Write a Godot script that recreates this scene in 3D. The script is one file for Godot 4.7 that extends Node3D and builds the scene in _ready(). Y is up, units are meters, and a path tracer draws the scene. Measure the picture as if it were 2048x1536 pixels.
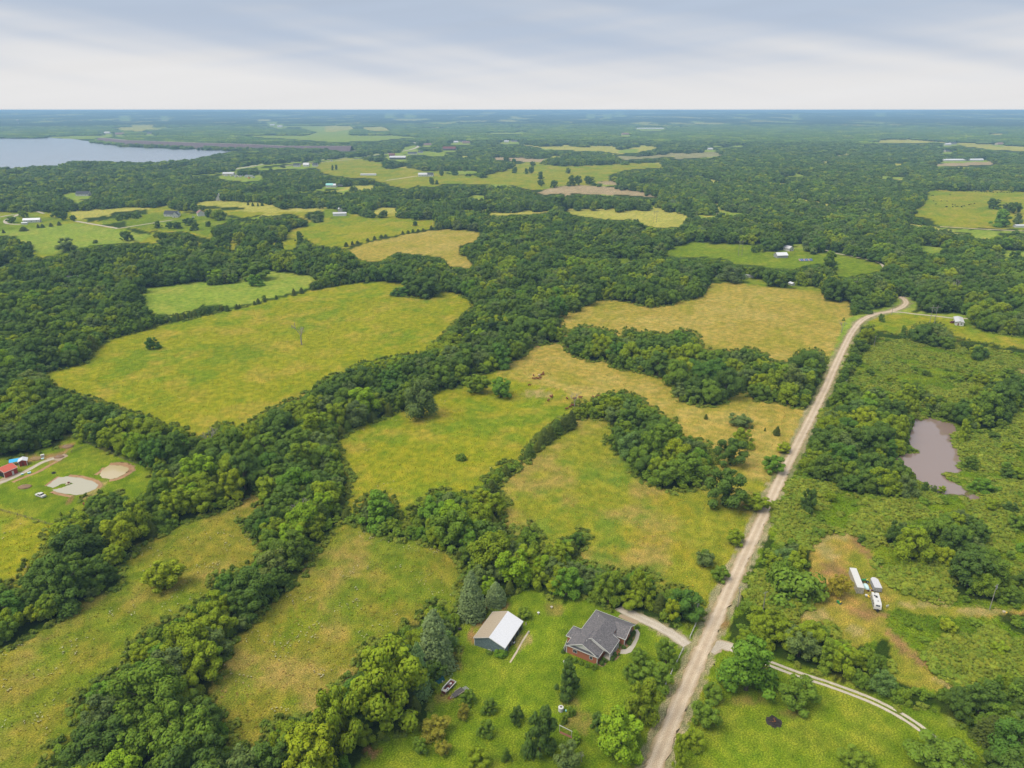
extends Node3D
# A rural valley seen from a drone about 168 m up. Pixels of the 2048 x 1536 photograph become rays; what they touch (the flat ground, mostly) gives the distance.

const EYE := 168.0
const TY := 0.541
const TX := TY * 4.0 / 3.0
const HORIZON := 219.5
const MW := 1024
const MH := 768
const TS := 700.0 / 2048.0
const TILE := {"A": Vector2(0, 200), "B": Vector2(650, 200), "C": Vector2(1348, 200), "D": Vector2(0, 620), "E": Vector2(650, 620), "F": Vector2(1348, 620), "G": Vector2(0, 1011), "H": Vector2(650, 1011), "I": Vector2(1348, 1011)}

var co: float
var si: float
var cls := PackedByteArray()
var used := {}
var M := {}
var n_big := FastNoiseLite.new()
var n_mid := FastNoiseLite.new()
var n_fine := FastNoiseLite.new()
var rng := RandomNumberGenerator.new()


func _ready() -> void:
	var pitch := atan(TY * (768.0 - HORIZON) / 768.0)
	co = cos(pitch)
	si = sin(pitch)
	rng.seed = 4711
	setup_noise()
	add_camera(pitch)
	add_sky()
	add_sun()
	make_materials()
	paint_map()
	place_spots()
	build_ground()
	build_water()
	build_roads()
	build_dam()
	build_trees()
	build_ground_cover()
	build_homestead()
	build_lot()
	build_pond_farm()
	build_far_farms()
	build_poles_and_fences()
	build_cattle()


# ---------------------------------------------------------------- camera, sky, sun

func add_camera(pitch: float) -> void:
	var cam := Camera3D.new()
	cam.name = "camera"
	cam.fov = rad_to_deg(2.0 * atan(TY))
	cam.near = 1.0
	cam.far = 90000.0
	cam.position = Vector3(0, EYE, 0)
	cam.rotation.x = -pitch
	cam.current = true
	add_child(cam)


const EXPOSURE := 2.6

func add_sky() -> void:
	var w := 2048
	var h := 1024
	var data := PackedFloat32Array()
	data.resize(w * h * 3)
	var f := FastNoiseLite.new()
	f.seed = 21
	f.noise_type = FastNoiseLite.TYPE_SIMPLEX_SMOOTH
	f.frequency = 1.0
	f.fractal_octaves = 4
	var f2 := FastNoiseLite.new()
	f2.seed = 77
	f2.noise_type = FastNoiseLite.TYPE_SIMPLEX_SMOOTH
	f2.frequency = 1.0
	f2.fractal_octaves = 3
	var grey := Vector3(0.475, 0.555, 0.68)
	var pale := Vector3(0.80, 0.795, 0.80)
	for j in h:
		var el := PI * 0.5 - PI * (j + 0.5) / h
		var up := maxf(el, 0.0)
		var skip := 1 if up < 0.25 else 4
		for i in range(0, w, skip):
			var az := TAU * i / w
			if az > PI:
				az -= TAU
			var col := pale
			if el > -0.02:
				var deg := rad_to_deg(up)
				var lean := deg * 0.09
				var band := f.get_noise_3d(sin(az + lean) * 2.6, cos(az + lean) * 2.6, deg * 0.09)
				var wisp := f2.get_noise_3d(sin(az - lean * 1.6) * 7.0, cos(az - lean * 1.6) * 7.0, deg * 0.22)
				var big := f2.get_noise_3d(sin(az) * 1.3 + 5.0, cos(az) * 1.3, deg * 0.05)
				var t := smoothstep(1.6, 7.2, deg + band * 3.4 + wisp * 1.0)
				var deck := 0.30 * big + 0.22 * band + 0.10 * wisp
				var g := grey * (1.0 + deck * smoothstep(5.0, 16.0, deg))
				g = g.lerp(Vector3(0.92, 0.95, 1.02), smoothstep(8.0, 45.0, deg) * 0.85)
				col = pale.lerp(g, t)
				col *= 1.0 + 0.035 * wisp
			col /= EXPOSURE
			for k in skip:
				var at := (j * w + i + k) * 3
				data[at] = col.x
				data[at + 1] = col.y
				data[at + 2] = col.z
	var im := Image.create_from_data(w, h, false, Image.FORMAT_RGBF, data.to_byte_array())
	var sky_mat := PanoramaSkyMaterial.new()
	sky_mat.panorama = ImageTexture.create_from_image(im)
	var sky := Sky.new()
	sky.sky_material = sky_mat
	var env := Environment.new()
	env.background_mode = Environment.BG_SKY
	env.sky = sky
	env.tonemap_mode = Environment.TONE_MAPPER_LINEAR
	env.tonemap_exposure = EXPOSURE
	env.fog_enabled = true
	env.fog_density = 0.000105
	env.fog_light_color = Color(0.40, 0.67, 0.95).linear_to_srgb()
	env.sdfgi_enabled = true
	env.ssao_enabled = true
	env.ssil_enabled = true
	var we := WorldEnvironment.new()
	we.name = "surroundings"
	we.environment = env
	add_child(we)


func add_sun() -> void:
	var sun := DirectionalLight3D.new()
	sun.name = "sun"
	sun.light_energy = 0.5
	sun.light_angular_distance = 40.0
	sun.light_color = Color(1.0, 0.96, 0.88)
	sun.shadow_enabled = true
	sun.look_at_from_position(Vector3(-60, 100, 25), Vector3.ZERO)
	add_child(sun)


# ---------------------------------------------------------------- pixels and places

func gp(px: float, py: float, h := 0.0) -> Vector3:
	var x := (px - 1024.0) / 1024.0 * TX
	var y := (768.0 - py) / 768.0 * TY
	var d := Vector3(x, y * co - si, -co - y * si)
	if d.y > -0.004:
		d.y = -0.004
	var t := (h - EYE) / d.y
	return Vector3(d.x * t, h, d.z * t)


func pix(p: Vector3) -> Vector2:
	var dy := p.y - EYE
	var f := -p.z * co - dy * si
	if f < 1.0:
		return Vector2(-9999, 9999)
	var u := dy * co - p.z * si
	return Vector2(1024.0 + p.x / f / TX * 1024.0, 768.0 - u / f / TY * 768.0)


func metres_per_pixel(p: Vector3) -> float:
	return (-p.z * co - (p.y - EYE) * si) * TX / 1024.0


func tp(t: String, x: float, y: float) -> Vector2:
	return TILE[t] + Vector2(x, y) * TS


func gt(t: String, x: float, y: float, h := 0.0) -> Vector3:
	var p := tp(t, x, y)
	return gp(p.x, p.y, h)


func kind_at(p: Vector2) -> int:
	var x := clampi(int(p.x * 0.5), 0, MW - 1)
	var y := clampi(int(p.y * 0.5), 0, MH - 1)
	return cls[y * MW + x]


func terrain(x: float, z: float) -> float:
	var d := sqrt(x * x + z * z)
	var far := smoothstep(6500.0, 24000.0, d)
	if far <= 0.0:
		return 0.0
	return far * clampf(85.0 + 70.0 * n_big.get_noise_2d(x * 0.011, z * 0.011) + 40.0 * n_big.get_noise_2d(x * 0.03 + 900.0, z * 0.03), 20.0, 140.0)


func setup_noise() -> void:
	n_big.seed = 5
	n_big.noise_type = FastNoiseLite.TYPE_SIMPLEX_SMOOTH
	n_big.frequency = 0.012
	n_big.fractal_octaves = 3
	n_mid.seed = 9
	n_mid.noise_type = FastNoiseLite.TYPE_SIMPLEX_SMOOTH
	n_mid.frequency = 0.055
	n_mid.fractal_octaves = 4
	n_fine.seed = 13
	n_fine.noise_type = FastNoiseLite.TYPE_SIMPLEX_SMOOTH
	n_fine.frequency = 0.35
	n_fine.fractal_octaves = 2


# ---------------------------------------------------------------- nodes and meshes

class MB:
	var v := PackedVector3Array()
	var n := PackedVector3Array()
	var c := PackedColorArray()
	var use_color := false

	func tri(a: Vector3, b: Vector3, d: Vector3, col := Color.WHITE) -> void:
		var nn := (b - a).cross(d - a).normalized()
		v.append(a); v.append(d); v.append(b)
		for k in 3:
			n.append(nn)
			c.append(col)

	func quad(a: Vector3, b: Vector3, d: Vector3, e: Vector3, col := Color.WHITE) -> void:
		tri(a, b, d, col)
		tri(a, d, e, col)

	func fan(p: Array, col := Color.WHITE) -> void:
		for k in range(1, p.size() - 1):
			tri(p[0], p[k], p[k + 1], col)

	func box(at: Vector3, size: Vector3, turn := Basis.IDENTITY, col := Color.WHITE) -> void:
		var h := size * 0.5
		var p := []
		for k in 8:
			p.append(at + turn * Vector3(h.x if k & 1 else -h.x, h.y if k & 2 else -h.y, h.z if k & 4 else -h.z))
		quad(p[4], p[5], p[7], p[6], col)
		quad(p[1], p[0], p[2], p[3], col)
		quad(p[5], p[1], p[3], p[7], col)
		quad(p[0], p[4], p[6], p[2], col)
		quad(p[6], p[7], p[3], p[2], col)
		quad(p[0], p[1], p[5], p[4], col)

	func tube(a: Vector3, b: Vector3, ra: float, rb: float, sides := 7, col := Color.WHITE, caps := true) -> void:
		var ax := (b - a).normalized()
		var s := ax.cross(Vector3.UP if absf(ax.y) < 0.9 else Vector3.RIGHT).normalized()
		var t := ax.cross(s)
		for k in sides:
			var q0 := TAU * k / sides
			var q1 := TAU * (k + 1) / sides
			var d0 := s * cos(q0) + t * sin(q0)
			var d1 := s * cos(q1) + t * sin(q1)
			var p := [a + d0 * ra, a + d1 * ra, b + d1 * rb, b + d0 * rb]
			var nn := [d0, d1, d1, d0]
			for i in [0, 2, 1, 0, 3, 2]:
				v.append(p[i]); n.append(nn[i]); c.append(col)
			if caps:
				tri(b, b + d0 * rb, b + d1 * rb, col)
				tri(a, a + d1 * ra, a + d0 * ra, col)

	func mesh(m: Material = null) -> ArrayMesh:
		var a := []
		a.resize(Mesh.ARRAY_MAX)
		a[Mesh.ARRAY_VERTEX] = v
		a[Mesh.ARRAY_NORMAL] = n
		if use_color:
			a[Mesh.ARRAY_COLOR] = c
		var r := ArrayMesh.new()
		r.add_surface_from_arrays(Mesh.PRIMITIVE_TRIANGLES, a)
		if m:
			r.surface_set_material(0, m)
		return r


func numbered(called: String) -> String:
	var k: int = used.get(called, -1) + 1
	used[called] = k
	return called if k == 0 else "%s_%03d" % [called, k]


func tag(o: Node, label: String, category: String, group := "", kind := "") -> void:
	if label:
		o.set_meta("label", label)
	if category:
		o.set_meta("category", category)
	if group:
		o.set_meta("group", group)
	if kind:
		o.set_meta("kind", kind)


func thing(called: String, label: String, category: String, at := Vector3.ZERO, turn := 0.0, group := "") -> Node3D:
	var o := Node3D.new()
	o.name = numbered(called)
	add_child(o)
	o.position = at
	o.rotation.y = turn
	tag(o, label, category, group)
	return o


func part(called: String, mb: MB, m: Material, parent: Node) -> MeshInstance3D:
	var o := MeshInstance3D.new()
	o.name = called
	o.mesh = mb.mesh(m)
	parent.add_child(o, true)
	return o


func pbox(called: String, at: Vector3, size: Vector3, m: Material, parent: Node, turn := Basis.IDENTITY) -> MeshInstance3D:
	var mb := MB.new()
	mb.box(at, size, turn)
	return part(called, mb, m, parent)


func structure(called: String, mesh: Mesh, m: Material) -> MeshInstance3D:
	var o := MeshInstance3D.new()
	o.name = numbered(called)
	o.mesh = mesh
	o.material_override = m
	o.set_meta("kind", "structure")
	add_child(o)
	return o


func copy(o: Node3D, at: Vector3, turn: float, size := 1.0) -> Node3D:
	var r: Node3D = o.duplicate()
	r.name = numbered(String(o.name).rstrip("_0123456789"))
	add_child(r)
	r.position = at
	r.rotation.y = turn
	r.scale = Vector3.ONE * size
	return r


func lin(r: float, g: float, b: float, rough := 0.9, spec := 0.35) -> StandardMaterial3D:
	var m := StandardMaterial3D.new()
	m.albedo_color = Color(r, g, b).linear_to_srgb()
	m.roughness = rough
	m.metallic_specular = spec
	return m


func grain(seed_: int, freq: float, size: int, lo: float, hi: float, tint := Color.WHITE, tint_hi := Color.WHITE, octaves := 4, kind := FastNoiseLite.TYPE_SIMPLEX_SMOOTH) -> ImageTexture:
	# a seamless grain: sRGB colours between tint * lo and tint_hi * hi
	var f := FastNoiseLite.new()
	f.seed = seed_
	f.noise_type = kind
	f.frequency = freq
	f.fractal_octaves = octaves
	var src := f.get_seamless_image(size, size)
	var raw := src.get_data()
	var out := PackedByteArray()
	out.resize(size * size * 3)
	var table := []
	for k in 256:
		var q := clampf((k / 255.0 - 0.5) * 1.5 + 0.5, 0.0, 1.0)
		var l := lerpf(lo, hi, q)
		var t := tint.lerp(tint_hi, q)
		table.append([clampi(int(t.r * l * 255.0), 0, 255), clampi(int(t.g * l * 255.0), 0, 255), clampi(int(t.b * l * 255.0), 0, 255)])
	var stride := raw.size() / (size * size)
	for k in size * size:
		var e: Array = table[raw[k * stride]]
		out[k * 3] = e[0]
		out[k * 3 + 1] = e[1]
		out[k * 3 + 2] = e[2]
	return ImageTexture.create_from_image(Image.create_from_data(size, size, false, Image.FORMAT_RGB8, out))


func grained(m: StandardMaterial3D, t: Texture2D, metres: float, world := true) -> StandardMaterial3D:
	m.albedo_texture = t
	m.uv1_triplanar = true
	m.uv1_world_triplanar = world
	m.uv1_scale = Vector3.ONE / metres
	return m


# ---------------------------------------------------------------- materials

var T := {}

func make_materials() -> void:
	T.grass = grain(31, 0.05, 512, 0.66, 1.0, Color(0.96, 1.0, 0.93), Color(1, 1, 1), 5)
	T.tuft = grain(37, 0.02, 512, 0.84, 1.0, Color(0.93, 1.0, 0.86), Color(1, 0.97, 0.92), 4)
	T.grit = grain(41, 0.09, 256, 0.80, 1.0, Color.WHITE, Color.WHITE, 4)
	T.faint = grain(42, 0.05, 256, 0.93, 1.0, Color.WHITE, Color.WHITE, 4)
	T.weather = grain(43, 0.03, 256, 0.70, 1.0, Color(0.95, 0.97, 1.0), Color.WHITE, 5)
	T.shingle = grain(47, 0.12, 256, 0.72, 1.0, Color.WHITE, Color.WHITE, 3, FastNoiseLite.TYPE_CELLULAR)
	T.wave = grain(53, 0.03, 256, 0.0, 1.0, Color.WHITE, Color.WHITE, 4)
	var g := StandardMaterial3D.new()
	g.resource_name = "ground"
	g.vertex_color_use_as_albedo = true
	g.roughness = 1.0
	g.metallic_specular = 0.05
	grained(g, T.grass, 17.0)
	g.detail_enabled = true
	g.detail_albedo = T.tuft
	g.detail_blend_mode = BaseMaterial3D.BLEND_MODE_MUL
	g.detail_uv_layer = BaseMaterial3D.DETAIL_UV_2
	g.uv2_triplanar = true
	g.uv2_world_triplanar = true
	g.uv2_scale = Vector3.ONE / 71.0
	M.ground = g
	var r := StandardMaterial3D.new()
	r.vertex_color_use_as_albedo = true
	r.roughness = 0.95
	r.metallic_specular = 0.2
	grained(r, T.grit, 9.0)
	M.road = r
	for k in ["dark", "mid", "bright", "grey", "cedar", "pine", "olive", "rust"]:
		var c: Color = {"dark": Color(0.090, 0.154, 0.025), "mid": Color(0.133, 0.214, 0.023), "bright": Color(0.204, 0.275, 0.017), "grey": Color(0.133, 0.190, 0.049), "cedar": Color(0.101, 0.134, 0.023), "pine": Color(0.190, 0.258, 0.098), "olive": Color(0.245, 0.234, 0.028), "rust": Color(0.498, 0.311, 0.081)}[k]
		M["leaf_" + k] = leaf(c)
	M.leaf_any = leaf(Color(1, 1, 1))
	M.bark = grained(lin(0.13, 0.10, 0.075), T.weather, 2.0)
	M.dead = grained(lin(0.42, 0.37, 0.33), T.weather, 2.0)
	M.cover = StandardMaterial3D.new()
	M.cover.vertex_color_use_as_albedo = true
	M.cover.roughness = 0.9
	M.cover.metallic_specular = 0.08
	M.brick = grained(lin(0.40, 0.155, 0.085), T.grit, 2.2)
	M.shingles = grained(lin(0.27, 0.25, 0.258), T.shingle, 3.0)
	M.shingles.detail_enabled = true
	M.shingles.detail_albedo = T.weather
	M.shingles.detail_blend_mode = BaseMaterial3D.BLEND_MODE_MUL
	M.shingles.detail_uv_layer = BaseMaterial3D.DETAIL_UV_2
	M.shingles.uv2_triplanar = true
	M.shingles.uv2_world_triplanar = true
	M.shingles.uv2_scale = Vector3.ONE / 6.0
	M.dark_shingles = grained(lin(0.085, 0.09, 0.105), T.shingle, 3.0)
	M.white = grained(lin(0.64, 0.64, 0.63, 0.6), T.grit, 4.0)
	M.cream = grained(lin(0.60, 0.56, 0.47, 0.6), T.weather, 5.0)
	M.white_metal = grained(lin(0.62, 0.63, 0.67, 0.42, 0.5), T.faint, 7.0)
	M.tan_metal = grained(lin(0.42, 0.35, 0.26, 0.5, 0.5), T.grit, 7.0)
	M.grey_metal = grained(lin(0.42, 0.42, 0.44, 0.45, 0.5), T.weather, 5.0)
	M.barn_wood = grained(lin(0.20, 0.27, 0.29, 0.85), T.weather, 3.5)
	M.red = grained(lin(0.50, 0.07, 0.05, 0.6), T.weather, 4.0)
	M.red_roof = grained(lin(0.60, 0.13, 0.085, 0.5), T.grit, 5.0)
	M.maroon = grained(lin(0.22, 0.06, 0.055, 0.6), T.weather, 4.0)
	M.blue = lin(0.05, 0.36, 0.62, 0.5)
	M.green = lin(0.02, 0.22, 0.07, 0.45)
	M.teal = grained(lin(0.018, 0.12, 0.125, 0.6), T.weather, 2.0)
	M.pale_teal = lin(0.22, 0.48, 0.45, 0.6)
	M.black = lin(0.022, 0.022, 0.025, 0.7)
	M.rubber = lin(0.03, 0.03, 0.03, 0.85)
	M.dark_glass = lin(0.02, 0.025, 0.03, 0.08, 0.6)
	M.steel = lin(0.30, 0.30, 0.31, 0.4)
	M.yellow = lin(0.70, 0.48, 0.05, 0.5)
	M.orange = lin(0.62, 0.18, 0.06, 0.6)
	M.wood = grained(lin(0.30, 0.22, 0.14), T.weather, 2.0)
	M.pale_wood = grained(lin(0.62, 0.52, 0.36), T.weather, 2.0)
	M.deck = grained(lin(0.15, 0.135, 0.125), T.weather, 2.0)
	M.pole = grained(lin(0.36, 0.33, 0.29), T.weather, 2.0)
	M.soil = grained(lin(0.26, 0.165, 0.10), T.grit, 3.0)
	M.tan_soil = grained(lin(0.36, 0.235, 0.115), T.grass, 7.0)
	M.orange_brown = grained(lin(0.27, 0.11, 0.04), T.weather, 2.0)
	M.mulch_red = grained(lin(0.28, 0.12, 0.075), T.grit, 2.0)
	M.pale_roof = grained(lin(0.60, 0.60, 0.63, 0.45, 0.5), T.grit, 7.0)
	M.faded_red = grained(lin(0.38, 0.20, 0.19), T.weather, 6.0)
	M.ash = grained(lin(0.045, 0.038, 0.035), T.grit, 1.5)
	M.concrete = grained(lin(0.46, 0.42, 0.36), T.grit, 5.0)
	M.tan_pad = grained(lin(0.38, 0.29, 0.20), T.grit, 5.0)
	M.sky_blue = lin(0.45, 0.62, 0.66, 0.6)
	M.solar = lin(0.05, 0.09, 0.22, 0.15, 0.6)
	M.solar_red = lin(0.24, 0.15, 0.17, 0.3, 0.5)
	M.cow_red = lin(0.16, 0.055, 0.028)
	M.cow_black = lin(0.018, 0.017, 0.018)
	M.cow_tan = lin(0.48, 0.36, 0.24)
	M.lake = water(Color(0.25, 0.27, 0.31), 0.20, 40.0, 60.0)
	M.pond = water(Color(0.205, 0.148, 0.125), 0.03, 9.0, 0.5)
	M.milk = water(Color(0.36, 0.335, 0.245), 0.10, 6.0, 0.5)
	M.milk_tan = water(Color(0.42, 0.345, 0.20), 0.10, 6.0, 0.5)


func leaf(c: Color) -> StandardMaterial3D:
	var m := StandardMaterial3D.new()
	m.albedo_color = c.linear_to_srgb()
	m.vertex_color_use_as_albedo = true
	m.roughness = 0.8
	m.metallic_specular = 0.14
	m.backlight_enabled = true
	m.backlight = Color(0.26, 0.30, 0.12)
	return m


func water(c: Color, rough: float, metres: float, relief: float) -> StandardMaterial3D:
	var m := lin(c.r, c.g, c.b, rough, 0.68)
	m.uv1_triplanar = true
	m.uv1_world_triplanar = true
	m.uv1_scale = Vector3.ONE / metres
	m.heightmap_enabled = true
	m.heightmap_texture = T.wave
	m.heightmap_scale = relief
	return m


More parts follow.
